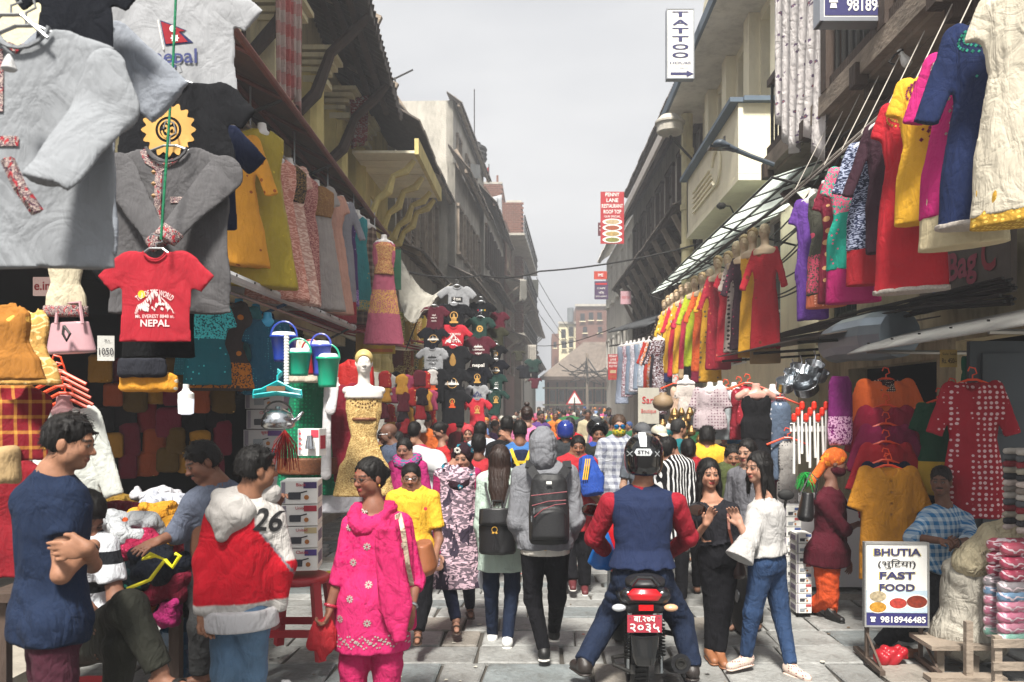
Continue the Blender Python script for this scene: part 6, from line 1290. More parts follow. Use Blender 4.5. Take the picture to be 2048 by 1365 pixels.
def cap(o,m,brim=True):
 G=Field();E=lambda a,b,d,rr,k=.01,op='u':G.ell(o.C(a,b,d),np.array(rr)*o.hq,k,op,o.HB)
 E(0,-.01,.045,(.09,.108,.085));G.plane(o.C(0,0,.03),-o.HB[2],o.head-.3,o.head+.3)
 if brim:G.rc(o.C(0,.09,.04),o.C(0,.15,.03),.06,.045,.01,flat=(o.HB[2],7))
 fobj(G,'cap',m,o.rt,.009)
def helmet(o,m,visor=True,stripe=None,openf=True):
 G=Field();E=lambda a,b,d,rr,k=.01,op='u':G.ell(o.C(a,b,d),np.array(rr)*o.hq,k,op,o.HB)
 E(0,-.01,.025,(.128,.15,.135));E(0,-.01,-.05,(.12,.14,.1),.03)
 if openf:E(0,.14,-.03,(.085,.12,.085),.01,'s')
 G.ell(o.C(0,-.01,-.13),(.1,.1,.05),.01,'s');o.HF=G;return fobj(G,'helmet',m,o.rt,.01)
NAVY=B('navy_tee','1c2a44')
o=person('young man in a navy t-shirt with folded arms seen from behind at the far left',92,3.4,1.76,128,J=dict(head=(140,884,0),neck=(106,956,.0),shl=(56,1002,.0),shr=(132,1000,-.02),ell=(185,1130,.22),wrl=(176,1096,-.19),elr=(122,1150,-.12),wrr=(186,1092,.0),pel=(100,1240,0)),head_yaw=100,pitch=12,skin='a8714e',hair='messy',beard=.25,hs=.92,top=dict(mat=NAVY,hem=1276,sleeve='short',sf=.5,fit=.02,neck=.06,sl=1.1),bottom=dict(mat=B('maroon_joggers','4c2432'),fit=.014),hands=(((-1,-.1,-.1),(0,0,1),14),None),build=.88)
bracelet(o,1,BLACKR,.03,'watch')
STRP=B('striped_tee','c8ccd2',('hs','16181c',7,.6))
o=person('seated man in a white and black striped t-shirt with crossed legs on a red stool',190,4.0,1.68,35,J=dict(pel=(150,1275,.1),neck=(165,1065,.02),head=(172,1030,-.0),shl=(130,1100,.1),shr=(212,1095,.0),elr=(232,1195,-.05),wrr=(222,1258,-.2),ell=(150,1190,0),wrl=(195,1235,-.2),hipl=(160,1285,.05),hipr=(190,1275,-.0),knr=(258,1215,-.45),anr=(322,1345,-.45),knl=(245,1290,-.35),anl=(230,1400,-.3)),head_yaw=60,pitch=45,skin='8a5a40',hair='short',top=dict(mat=STRP,sleeve='short',fit=.022,hem=1262),bottom=dict(mat=B('olive_trousers','34352e'),fit=.022,end=.93),shoes=dict(type='flip',mat=SHB),feet_yaw=(40,75))
o=person('smiling man in a grey blue rolled sleeve shirt leaning over the fabric pile',440,4.75,1.68,-62,J=dict(pel=(425,1170,.15),neck=(432,972,.0),head=(405,925,-.02),shl=(385,1010,-.05),shr=(500,1000,.1),ell=(352,1068,-.05),wrl=(318,1082,-.15),elr=(535,1060,.15),wrr=(552,1010,.0),knl=(405,1250,-.1),anl=(400,1345,-.05),knr=(420,1260,.1),anr=(425,1340,.2)),head_yaw=-50,pitch=22,roll=8,skin='7a4c34',hair='messy',stache=True,top=dict(mat=B('greyblue_shirt','5e6678'),sleeve='long',sf=-.0,fit=.024,hem=1130),bottom=dict(mat=B('dark_grey_trousers','2e2f30'),fit=.024),shoes=dict(type='flip',mat=SAND),hands=('flat','relax'))
def hoodcols(V,o_):
 n=len(V);c=np.tile(np.array(lin('b01626')),(n,1));sh=(o_.shc);u=(V-sh) @ o_.ri;z=V[:,2]-sh[2]
 w1=(z>-.03-.1*(np.abs(u)<.1)) ;w2=(u>.03) & (z>-.02-(u-.03)*1.35) & (V[:,2]>1.1);wh=np.array(lin('b8b4b0'));c[w2]=wh;c[z>.035]=wh
 g=(np.abs(z-(-.02-(u-.03)*1.35))<.008) & (u>.03);c[g]=lin('7a7a80');c[V[:,2]<o_.hemz+.055]=wh;return c
HOOD=B('hoodie_panels','b01626',src='vcol')
o=person('teenage boy in a red and white hooded jacket numbered 26 and washed jeans',486,3.95,1.66,155,J=dict(head=(514,938,0),neck=(494,998,.0),shl=(440,1035,-.03),shr=(545,1035,.05),ell=(412,1120,-.05),wrl=(410,1215,-.1),elr=(568,1130,.05),wrr=(556,1205,.05),pel=(478,1222,.0),knl=(452,1345,-.05),knr=(505,1340,0)),head_yaw=128,pitch=3,skin='94603f',hair='messy',hs=.92,top=None,bottom=dict(mat=JEANL,fit=.012,rise=.22),hands=('relax',None),build=.95,thighs=.84)
G=Field();o.hemz=float(P(0,1222,3.95).z);hp=np.array((*o.pel[:2],o.hemz));nk=o.neck+(0,0,.0);G.loft(hp,nk,[0,.06,.1,.3,.6,.85,.96,1],[.138,.146,.16,.158,.152,.156,.12,.085],[.105,.112,.12,.118,.112,.11,.095,.075],o.ri,.03,folds=9,amp=.02)
for i in (0,1):G.rc(o.neck,o.sh[i],.06,.05,.03);G.rc(o.sh[i],o.el[i],.058,.054,.04);G.rc(o.el[i],o.wr[i],.055,.046,.03);G.rc(o.wr[i],o.wr[i]+_n(o.wr[i]-o.el[i])*.03,.045,.042,.01,cut='b')
G.wrinkle(hp-1,hp+2,.006,22,3,.8);fobj(G,'jacket',HOOD,o.rt,.01,colfn=lambda V:hoodcols(V,o))
G2=Field();hc=o.neck-(0,0,.0);G2.rc(hc+o.ri*-.11+(0,0,.01),hc+o.ri*.11+(0,0,.02),.045,.045,.04);G2.ell(hc-o.f*.1-(0,0,.05),(.11,.055,.085),.04);G2.rc(hc-o.f*.115-(0,0,.07),hc-o.f*.125-(0,0,.15)-o.ri*.02,.06,.03,.04);G2.wrinkle(hc-1,hc+1,.005,30,8,1);fobj(G2,'hood',B('white_fleece','b4b0ac'),o.rt,.009)
G3=Field();G3.loft(hp-(0,0,.07),hp+(0,0,.02),[0,1],[.182,.172],[.165,.15],o.ri,0,folds=7,amp=.03);fobj(G3,'undershirt',B('white_under','c8c6c8'),o.rt,.012)
g=Gar();mb=MB();c_=PF(540,1042,3.92);text_into(mb,'26',c_,Vector((.97,0,-.2)),Vector((.2,0,1)),.14,.1,.02);print_on(G,mb,(0,1,0),'number',I['dk'],o.rt,.004,start=0)
PINK=B('pink_kurta','d01468',('boti','b81058',30,.2,-9,-8));PINKS=translucent(B('pink_sheer','d8186c'),.25,'e0206c')
o=person('woman in a bright pink embroidered kurta and scarf carrying a red cloth bag',748,4.72,1.60,-18,J=dict(head=(738,955,0),neck=(747,1022,0),shl=(702,1050,-.02),shr=(806,1046,.04),ell=(680,1150,-.05),wrl=(660,1215,-.1),elr=(832,1160,.05),wrr=(822,1215,-.08),pel=(745,1190,0),knl=(708,1330,0),knr=(775,1330,0),anl=(705,1450,0),anr=(770,1450,0)),head_yaw=-38,pitch=6,fem=True,skin='8a5238',hair='bun',top=dict(mat=PINK,hem=1296,sleeve='34',fit=.014,flare=.16,folds=7,amp=.03,neck=.07),bottom=dict(mat=B('pink_salwar','c00f5c'),fit=.035),hands=('grip','relax'),build=1.0,lip='a04a48')
glasses(o,IRON);bracelet(o,0,mat('red_bangle','a8243c',.3),.034);bracelet(o,1,STEEL,.034,'watch')
scarf_loop(o,PINKS,r=.036,drop=.1,wide=.9)
G=Field();a_,b_=np.array(P(772,1055,4.52)),np.array(P(800,1285,4.5));G.loft(b_,a_,[0,.3,.8,1],[.03,.09,.07,.05],[.02,.03,.03,.04],(1,0,0),.02,folds=7,amp=.12,fseed=2);G.rc(np.array(P(815,1050,4.7)),np.array(P(822,1250,4.72)),.02,.035,.02,flat=((0,1,0),2));G.wrinkle(a_-1,a_+1,.006,40,2,.5);fobj(G,'scarf_end',PINKS,o.rt,.009)
mb=MB()
for (px,py) in ((724,1023),(695,1058),(732,1095),(703,1128),(737,1170),(700,1198),(736,1245),(678,1240),(772,1200),(800,1100)):
 c_=PF(px,py,4.58)
 for k in range(8):a=k*math.pi/4;mb.poly([c_+Vector((math.cos(a)*r_+math.cos(a+1.57)*w2,0,math.sin(a)*r_+math.sin(a+1.57)*w2)) for r_,w2 in ((.006,.003),(.02,.004),(.02,-.004),(.006,-.003))],(0,.0005,0))
for k in range(90):c_=PF(665+k*1.7,1278+6*math.sin(k*1.7)+(k % 3)*6,4.58);mb.poly([c_+Vector((.006,0,0)),c_+Vector((0,0,.006)),c_-Vector((.006,0,0)),c_-Vector((0,0,.006))],(0,.0005,0))
print_on(o.tf,mb,(0,1,0),'embroidery',SILV,o.rt,.004,start=0)['kind']='stuff'
mb=MB();mb.lathe(o.C(0,.1,.045),[(.0,-.001),(.004,0),(0,.001)],8,axis=tuple(o.HB[1]));mb.build('bindi',I['red'],o.rt)
MB().lathe(o.C(.078 if 0 else .08,-.01,-.05),[(.002,-.01),(.006,0),(.002,.008)],8).build('earring',GOLDT,o.rt)
mb=add_strap(MB(),[P(790,1035,4.62),P(800,1030,4.72),P(806,1060,4.55),P(816,1130,4.62),P(824,1170,4.7)],.025,.006);mb.build('bag_strap',B('cream_strap','d8c8ac'),o.rt)
t=thing('handbag','tan leather shoulder bag behind the arm of the woman in pink','handbag',P(848,1120,4.9));F=Field();F.loft(np.array(P(850,1145,4.9)),np.array(P(846,1085,4.88)),[0,.2,1],[.06,.075,.05],[.1,.12,.08],(1,0,0),.01);fobj(F,'bag',mat('tan_leather','8a5230',.5,.2,10,.2,60),t,.01)
t=thing('cloth_bag','red cloth bag hanging from the hand of the woman in pink','bag',P(645,1250,4.62));F=Field();c_=np.array(P(646,1322,4.6));F.loft(c_,np.array(P(655,1232,4.6)),[0,.35,.7,1],[.01,.06,.06,.015],[.008,.03,.03,.012],(1,0,0),.01,folds=5,amp=.12,fseed=1);F.rc(np.array(P(632,1245,4.6)),np.array(P(622,1290,4.6)),.012,.03,.03,flat=((0,1,0),1.5));F.wrinkle(c_-1,c_+1,.005,40,1,.6);fobj(F,'bag',B('red_bag','b8202c'),t,.008)
o=person('boy in a yellow t-shirt and round glasses walking behind the woman in pink',826,6.2,1.43,5,J=dict(head=(822,956,0),anl=(800,1288,.1),anr=(836,1262,-.1),elr=(878,1080,-.02),wrr=(872,1108,-.15)),skin='8f5c40',hair='short',top=dict(mat=B('yellow_tee','eab40c'),fit=.022,sleeve='short',hem=1120),bottom=dict(mat=BLKT,fit=.02),shoes=dict(type='sandal',mat=SAND),pitch=2);glasses(o,round_=True)
MB().lathe(P(851,1018,6.0),[(0,-.002),(.013,0),(0,.002)],10,axis=(0,1,0)).build('badge',I['red'],o.rt)
o=person('woman in a magenta top and teal scarf with a red forehead mark behind the boy',815,8.0,1.56,-5,J=dict(head=(808,900,0)),fem=True,skin='8a5a44',hair='tied',top=dict(mat=B('magenta_top','b01a6c'),sleeve='long',hem=1150),bottom=dict(mat=LEG));scarf_loop(o,B('teal_print','4a6a80',('swirl','a8307a',10,.5)),r=.04)
MB().lathe(o.C(0,.1,.05),[(.0,-.001),(.004,0),(0,.001)],8,axis=tuple(o.HB[1])).build('bindi',I['red'],o.rt)
PRT=B('grey_print','70606c',('swirl','c4a8b4',9,.55,'3a3240'))
o=person('woman in a patterned grey and pink tunic and dark floral head scarf looking down',915,6.85,1.58,8,J=dict(head=(926,915,0),anl=(912,1240,-.2),anr=(940,1212,.35),ell=(872,1040,0),wrl=(880,1110,-.1),elr=(975,1035,0),wrr=(985,1100,0)),fem=True,skin='a8745a',hair=None,pitch=10,head_yaw=-12,top=dict(mat=PRT,hem=1172,sleeve='none',flare=.18,folds=5,amp=.03,fit=.024),bottom=dict(mat=LEG,fit=.006),shoes=dict(type='sandal',mat=SAND),build=1.08)
G=Field();[ (G.rc(o.sh[i],o.el[i],.055,.045,.03),G.rc(o.el[i],o.wr[i],.045,.035,.02,cut='b')) for i in (0,1)];G.wrinkle(o.sh[0]-1,o.sh[0]+1,.004,30,1);fobj(G,'sleeves',B('maroon_pink','a01458'),o.rt,.012)
HS=B('floral_scarf','2a1620',('floral','1f6a7c',14,.3,'c8b8b8'));neckface(o,HS);o.neck=o.neck-(0,0,.035);scarf_loop(o,HS,r=.042,drop=.13,wide=.95)
for i in range(7):a=i*.9;MB().lathe(o.C(-.02+.022*math.cos(a),.092,.085+.02*math.sin(a)),[(0,-.004),(.011,0),(0,.004)],6,axis=tuple(o.HB[1])).build('flower_petal',mat('petal','c8c4bc',.6),o.rt)
o=person('woman with long brown tipped hair in a mint sweater seen from behind',1003,6.5,1.56,178,J=dict(head=(1000,918,0),anl=(985,1270,.12),anr=(1015,1278,-.1),ell=(962,1050,0),elr=(1045,1045,0),wrl=(968,1110,.1),wrr=(1045,1105,.1)),fem=True,skin='b07c5c',hair='long',hairlen=.33,hairm=mat('hair_brown','2c1a12',.5,.5,25,.8,70,stretch=(1,1,.12)),top=dict(mat=B('mint_sweater','b8ccc0'),sleeve='long',fit=.024,hem=1140),bottom=dict(mat=JEAN,fit=.004),shoes=dict(mat=SHW,sole=SOLE))
def backpack(label,px0,px1,y0,y1,Y,m,kind):
 t=thing('backpack',label,'backpack',P((px0+px1)/2,y1,Y));a,b=np.array(P((px0+px1)/2,y1,Y)),np.array(P((px0+px1)/2,y0,Y));wd=(px1-px0)*Y/CF/2;F=Field();
 F.loft(a,b,[0,.06,.6,.92,1],[wd*.9,wd,wd,wd*.85,wd*.6],[.06,.085,.08,.06,.04],(1,0,0),.02);F.wrinkle(a-1,a+1,.003,30,2)
 fobj(F,'body',m,t,.008);return t,F,wd
t,F,wd=backpack('black leather backpack with a tassel and a flap on the woman in the mint sweater',958,1032,1018,1108,6.27,LEA,0)
F2=Field();F2.loft(np.array(P(995,1052,6.215)),np.array(P(995,1018,6.24)),[0,.1,1],[wd*.9,wd*1.02,wd*.98],[.05,.07,.07],(1,0,0),.01);fobj(F2,'flap',LEA,t,.008)
MB().tube([P(985,1018,6.22),P(985,1002,6.24),P(1005,1002,6.24),P(1005,1018,6.22)],.008,6).build('handle',LEA,t)
MB().tube([P(989,1060,6.13)+Vector((.02*math.cos(a),0,.02*math.sin(a))) for a in np.linspace(0,6.283,13)],.003,5).build('ring',GOLDT,t)
for k in range(2):MB().lathe(P(986+k*7,1067,6.12),[(.0,-.01),(.011,0),(0,.01)],8).build('bead',GOLDT,t)
for k in range(9):MB().tube([P(989,1072,6.12),P(984+k*2.2,1100,6.11)],.003,4).build('tassel_strand',LEA,t)
for s_ in (-1,1):add_strap(MB(),[P(995+s_*12,1020,6.3),P(995+s_*24,975,6.35),P(995+s_*24,958,6.5)],.018,.005,(0,1,0)).build('strap',LEA,t)
t=thing('plastic_bag','white translucent carrier bag hanging by the woman in the grey tunic','bag',P(972,1150,6.6));F=Field();F.loft(np.array(P(972,1178,6.6)),np.array(P(974,1105,6.6)),[0,.3,.8,1],[.05,.07,.04,.01],[.04,.05,.03,.01],(1,0,0),.01,folds=7,amp=.1);fobj(F,'bag',translucent(mat('bag_clear','b8bcc4',.3),.4,'d8dce0'),t,.012)
HG=B('grey_windbreaker','7c7e84');o=person('person in a grey hooded jacket with a black backpack walking away',1090,6.0,1.66,180,J=dict(head=(1086,898,0),anl=(1088,1300,-.05),anr=(1108,1262,.3),ell=(1035,1045,-.02),elr=(1150,1040,-.02),wrl=(1050,1085,.12),wrr=(1135,1080,.14)),hair=None,top=dict(mat=HG,sleeve='long',fit=.034,hem=1095,wr=.006,sl=1.08),bottom=dict(mat=BLKT,fit=.008),shoes=dict(mat=SHB,sole=SOLE),hands=(None,None),build=1.05)
G=Field();E=lambda a,b,d,rr,k=.015,op='u':G.ell(o.C(a,b,d),np.array(rr)*o.hq,k,op,o.HB);E(0,-.02,.03,(.108,.13,.125));E(0,-.03,-.08,(.1,.11,.1),.04);E(0,-.02,.13,(.03,.06,.03),.06);E(0,.12,-.02,(.07,.09,.1),.012,'s');G.wrinkle(o.head-.4,o.head+.4,.005,40,2,1.2);fobj(G,'hood',HG,o.rt,.008)
G=Field();G.loft(np.array(P(1090,1108,6.0)),np.array(P(1090,1080,6.0)),[0,1],[.175,.175],[.135,.135],(1,0,0),0,folds=8,amp=.02);fobj(G,'undershirt',B('white_print','d6d2c8'),o.rt,.01)
mb=MB();[mb.lathe(PF(1043+(k % 9)*12,1088+(k // 9)*8+(k % 2)*3,5.87,.3),[(0,-.002),(.014,0),(0,.002)],8,axis=(0,1,0),sc=(1,.6)) for k in range(18)];print_on(G,mb,(0,1,0),'print',I['yel'],o.rt,.003,start=.0);mb=MB();[mb.lathe(PF(1043+(k % 9)*12,1088+(k // 9)*8+(k % 2)*3,5.87,.3),[(0,-.002),(.008,0),(0,.002)],8,axis=(0,1,0),sc=(1.3,.5)) for k in range(18)];print_on(G,mb,(0,1,0),'print',I['dk'],o.rt,.005,start=.0)
NYL=mat('nylon_black','17181b',.6,.2,20,.3,90)
t,F,wd=backpack('black nylon backpack with red piping and two zips',1058,1138,948,1088,5.72,NYL,1)
F2=Field();F2.loft(np.array(P(1097,1080,5.62)),np.array(P(1097,1012,5.63)),[0,.1,.8,1],[wd*.8,wd*.88,wd*.85,wd*.6],[.03,.05,.05,.03],(1,0,0),.02);fobj(F2,'front_pocket',NYL,t,.008)
RP=mat('red_piping','7a2430',.6)
for pts in (((1064,1012),(1097,1003),(1132,1001)),((1068,1035),(1085,1020),(1110,1010),(1132,1008)),((1062,992),(1097,988),(1134,984))):mb=MB();mb.tube([P(a,b_,5.55) for a,b_ in pts],.0035,5);mb.build('piping',RP,t)
for (px,py) in ((1068,1022),(1063,1038)):MB().box(P(px,py,5.55),(.008,.006,.04)).build('zip_pull',STEEL,t)
MB().box(P(1098,966,5.63),(.035,.006,.018)).build('label',SW,t)
for s_ in (-1,1):add_strap(MB(),[P(1097+s_*24,955,5.75),P(1097+s_*38,935,5.82),P(1097+s_*36,922,5.95)],.06,.012,(0,1,0)).build('strap',NYL,t)
o=person('man in a red t-shirt with a blue and yellow striped jacket over his shoulder',1152,8.3,1.58,0,J=dict(head=(1156,894,0),elr=(1195,1000,-.02),wrr=(1168,975,-.2),anl=(1145,1160,-.15)),skin='8a5638',hair='crew',top=dict(mat=B('red_tee_man','b0202c'),sleeve='short',hem=1060),bottom=dict(mat=BLKT,fit=.03),shoes=dict(mat=mat('shoe_maroon','5a2428',.6),sole=SOLE),hands=('relax','grip'))
G=Field();G.loft(np.array(P(1187,990,7.95)),np.array(P(1172,915,8.1)),[0,.4,1],[.1,.13,.06],[.05,.09,.07],(1,0,0),.03,folds=6,amp=.1);G.wrinkle(o.head-1,o.head+1,.006,30,2);fobj(G,'jacket',B('blue_jacket','1f48a0'),o.rt,.012)
for k in range(3):mb=MB();mb.tube([P(1172+k*4,918,7.93),P(1166+k*4,960,7.9)],.006,5);mb.build('stripe',I['yel'],o.rt)
o=person('smiling man with a black helmet pushed up and a blue shirt under an open jacket',1204,9.8,1.66,5,J=dict(head=(1196,868,0)),skin='8a5a3c',hair='short',top=dict(mat=B('royal_tee','24489a'),hem=1010,sleeve='none'),bottom=dict(mat=BLKT));G=Field();G.ell(o.C(0,-.03,.07),(.13,.15,.125),.01,'u',o.HB);G.ell(o.C(0,.1,-.0),(.1,.12,.1),.01,'s',o.HB);fobj(G,'helmet',mat('helmet_black','0f1012',.15,0,bump=0,coat=.5),o.rt,.014)
G=Field();G.loft(o.tor[0]-(0,0,.05),o.neck,[0,.5,.85,1],[.19,.19,.19,.09],[.14,.14,.14,.08],o.ri,.02);G.ell(o.shc+o.f*.2-(0,0,.15),(.07,.2,.4),.01,'s');[ (G.rc(o.sh[i],o.el[i],.06,.05,.03),G.rc(o.el[i],o.wr[i],.05,.04,.02)) for i in (0,1)];fobj(G,'jacket',B('dark_jacket','262824'),o.rt,.015)
PLD=B('grey_plaid','b8bcc4',('plaid','6a6e80',14,.55));o=person('tall man in a grey plaid shirt, mirrored blue sunglasses and a yellow face covering',1238,9.3,1.74,0,J=dict(head=(1238,852,0)),skin='b8846a',hair='crew',top=dict(mat=PLD,sleeve='short',fit=.03,sf=.9),bottom=dict(mat=B('khaki','6a6048')),build=1.08,hairm=mat('hair_lightbrown','4a3424',.6,.4,25,.6,70))
G=Field();G.ell(o.C(0,.03,-.06),(.075,.08,.06),.02,'u',o.HB);G.rc(o.C(0,.0,-.09),o.C(0,-.01,-.16),.065,.08,.02);fobj(G,'face_covering',B('yellow_buff','c8b41c',('dots','3a7a4c',30,.3)),o.rt,.01)
MIR=mat('mirror_blue','1a86c8',.08,.1,5,0,metal=.8);
for s_ in (-1,1):MB().lathe(o.C(s_*.033,.098,.002),[(0,-.004),(.027,-.001),(.02,.004),(0,.006)],12,axis=tuple(o.HB[1]),sc=(1.15,.8)).build('sunglass_lens',MIR,o.rt)
MB().tube([o.C(-.075,.02,.01),o.C(-.06,.09,.014),o.C(0,.108,.012),o.C(.06,.09,.014),o.C(.075,.02,.01)],.003,5).build('sunglass_frame',IRON,o.rt)
o=person('man with spiky hair in a plain yellow t-shirt seen from behind near the stalls',1412,8.4,1.68,175,J=dict(head=(1414,876,0)),skin='8a5638',hair='messy',top=dict(mat=B('yellow_tee2','eeb414'),sleeve='short',fit=.024,sf=.85),bottom=dict(mat=JEAN),hands=(None,None),head_yaw=170)
o=person('woman with a black ponytail in a black and white vertical striped shirt',1345,7.7,1.6,165,J=dict(head=(1338,898,0)),fem=True,skin='94644c',hair='pony',top=dict(mat=B('bw_stripes','17171a',('vs','c8c8c8',30,.62)),sleeve='long',fit=.026,hem=1075),bottom=dict(mat=BLKT),head_yaw=120,hands=(None,None))
o=person('young man in an olive zip jacket standing behind the two women',1468,7.3,1.56,-8,J=dict(head=(1466,915,0)),skin='94603f',hair='messy',lip='9a5a50',top=dict(mat=B('olive_jacket','4c5430'),sleeve='long',fit=.03,hem=1120,neck=.055),bottom=dict(mat=BLKT),hands=(None,None));MB().tube([P(1468,955,7.1),P(1466,990,7.08)],.004,5).build('zip',mat('zip_cyan','3ac0b8',.5),o.rt)
BT=B('black_top','222228')
o=person('young woman with long hair in a black t-shirt with a yellow neckline and black jeans',1434,6.1,1.5,2,J=dict(head=(1418,948,0),neck=(1424,1005,0),shl=(1390,1022,0),shr=(1465,1020,0),ell=(1383,1085,-.03),wrl=(1412,1048,-.22),elr=(1480,1080,.05),wrr=(1476,1120,.05),pel=(1438,1108,0),anl=(1420,1298,-.02),anr=(1440,1305,-.08),knl=(1424,1210,0),knr=(1450,1210,0)),fem=True,skin='b87e5e',hair='long',hairlen=.3,pitch=3,head_yaw=6,lip='a84a44',top=dict(mat=BT,sleeve='short',sf=.8,hem=1084,fit=.012,neck=.075),bottom=dict(mat=BLKT,fit=.003),shoes=dict(type='shoe',mat=mat('tan_flats','8a5a3c',.5)),hands=(((.35,-.2,.9),(-1,0,.2),12),None))
MB().tube([np.array(o.neck)+o.ri*.062*math.cos(t)+o.f*(.075*max(0.15,math.sin(t)))+np.array((0,0,.012-.05*math.sin(t))) for t in np.linspace(0,math.pi,12)],.004,5).build('neck_trim',I['yel'],o.rt)
add_strap(MB(),[P(1455,1018,6.05),P(1458,1060,5.93),P(1470,1110,5.98)],.018,.005).build('bag_strap',mat('brown_strap','6a3424',.5),o.rt)
t=thing('handbag','dark brown handbag at the side of the woman in the black t-shirt','handbag',P(1474,1130,6.1));F=Field();F.loft(np.array(P(1474,1155,6.1)),np.array(P(1474,1112,6.1)),[0,.2,1],[.05,.06,.04],[.08,.1,.07],(1,0,0),.01);fobj(F,'bag',mat('brown_bag','3a2420',.45,.2,10,.2,60),t,.01)
WB=B('white_blouse','b8b6b4');o=person('young woman in a white blouse with flared sleeves and blue jeans standing in profile',1522,5.85,1.6,-65,J=dict(head=(1516,935,0),neck=(1530,1000,.0),shl=(1512,1028,-.06),shr=(1545,1025,.1),ell=(1498,1085,-.15),wrl=(1480,1050,-.12),elr=(1500,1085,.2),wrr=(1478,1100,.05),pel=(1535,1120,0),hipl=(1525,1130,-.03),hipr=(1545,1130,.05),knl=(1505,1225,-.05),anl=(1492,1312,-.02),knr=(1562,1230,.05),anr=(1582,1330,-.1)),head_yaw=-60,pitch=3,fem=True,skin='b07c60',hair='long',hairlen=.47,lip='9a5048',top=dict(mat=WB,sleeve='34',sf=.3,fit=.03,hem=1108,folds=7,amp=.03,wr=.006,neck=.07),bottom=dict(mat=B('blue_jeans','2c4468',var=.4),fit=.006),shoes=dict(type='shoe',mat=mat('floral_flats','d0bcae',.6,pat=('dots','8a5a5a',60,.3))),hands=('relax',None),feet_yaw=(-60,30),thighs=1.04)
for (a_,b_) in (((1496,1078,-.15),(1478,1118,-.2)),):G=Field();pa,pb=np.array(P(a_[0],a_[1],5.85+a_[2])),np.array(P(b_[0],b_[1],5.85+b_[2]));G.loft(pb,pa,[0,1],[.1,.055],[.08,.05],(1,0,0),.01,folds=8,amp=.08);fobj(G,'flared_cuff',WB,o.rt,.008)
MAR=B('maroon_kurta','521222');ORS=B('orange_salwar','e0500c');o=person('woman in a dark maroon kurta, orange trousers and an orange head scarf browsing the stall',1652,7.35,1.5,70,J=dict(head=(1672,925,0),neck=(1662,978,0),shl=(1640,1005,-.1),shr=(1680,1005,.12),ell=(1690,1060,-.12),wrl=(1712,1050,-.02),pel=(1652,1100,0),anl=(1622,1215,.05),anr=(1662,1222,-.12)),head_yaw=75,pitch=15,fem=True,skin='8a5a44',hair=None,top=dict(mat=MAR,sleeve='long',sf=.4,hem=1128,flare=.12,fit=.02,folds=6,amp=.02),bottom=dict(mat=ORS,fit=.045,wr=.009,ankle=.8),shoes=dict(mat=SHB),build=1.15,feet_yaw=(-70,20))
OSC=B('orange_scarf','e86a10',('floral','f09030',12,.3,'5a1a14'));G=Field();E=lambda a,b,d,rr,k=.015,op='u':G.ell(o.C(a,b,d),np.array(rr)*o.hq,k,op,o.HB);E(0,-.016,.04,(.09,.11,.1));E(0,-.07,.0,(.06,.07,.08),.03);E(0,.1,-.02,(.07,.08,.085),.01,'s');G.rc(o.C(0,-.1,-.02),o.C(-.05,-.17,-.24),.04,.035,.03,flat=((0,1,0),1.4));G.wrinkle(o.head-.5,o.head+.5,.005,45,2);fobj(G,'head_scarf',OSC,o.rt,.009)
G=Field();G.ell(o.C(0,.03,-.07),(.075,.075,.055),.02,'u',o.HB);fobj(G,'face_cover',MAR,o.rt,.01)
t=thing('handbag','black leather shoulder bag on the woman with the orange head scarf','handbag',P(1614,1020,7.1));F=Field();F.loft(np.array(P(1610,1042,7.1)),np.array(P(1616,985,7.1)),[0,.15,1],[.055,.07,.045],[.1,.12,.06],(1,-.3,0),.015);fobj(F,'bag',LEA,t,.01);mb=MB();mb.tube([P(1600,990,7.1),P(1622,945,7.15),P(1635,960,7.1),P(1630,1000,7.1)],.008,5);mb.build('handle',LEA,t)
BPL=B('blue_plaid','b8cad8',('plaid','2c6c9c',17,.5));o=person('man with a moustache in a blue checked shirt leaning on the white sacks',1862,6.55,1.66,-28,J=dict(head=(1882,962,.05),neck=(1888,1018,.05),shl=(1852,1040,0),shr=(1930,1040,.1),ell=(1825,1075,-.1),wrl=(1880,1082,-.3),elr=(1945,1082,-.15),wrr=(1912,1086,-.32),pel=(1850,1160,-.02),hipl=(1835,1170,-.05),hipr=(1868,1170,0),knl=(1815,1235,-.25),anl=(1760,1290,-.15),knr=(1835,1240,-.1),anr=(1800,1290,.1)),head_yaw=-35,pitch=4,skin='6e4530',hair='short',stache=True,top=dict(mat=BPL,sleeve='34',sf=.1,fit=.03,hem=1142,boxy=.95),bottom=dict(mat=B('charcoal_trousers','2a2c30'),fit=.03),shoes=dict(type='flip',mat=SAND),hands=('grip','grip'),feet_yaw=(-60,-40));bracelet(o,1,IRON,.03,'watch')
o=person('bald man in profile with glasses pushed on his head by the gold mannequin',785,8.8,1.66,150,J=dict(head=(776,868,0)),skin='6a4430',hair=None,top=dict(mat=B('slate_shirt','4a5468'),sleeve='long'),bottom=dict(mat=BLKT),head_yaw=-75,hands=(None,None));glasses(o)
o=person('woman in a bright red embroidered kurta bending over the stall',884,11.2,1.5,-55,J=dict(head=(878,862,0)),fem=True,skin='9a6a50',hair='bun',pitch=30,head_yaw=-60,top=dict(mat=B('red_kurta','c01c20',('boti','e0a040',12,.1,-9,-8)),sleeve='long',hem=990,flare=.1),bottom=dict(mat=B('green_s','1c6a40')),hands=(None,None))
o=person('woman in a deep pink top seen from behind by the red clothes',836,10.2,1.58,160,J=dict(head=(830,862,0)),fem=True,hair='tied',top=dict(mat=B('deep_pink','b0184c'),sleeve='long'),bottom=dict(mat=LEG),hands=(None,None))
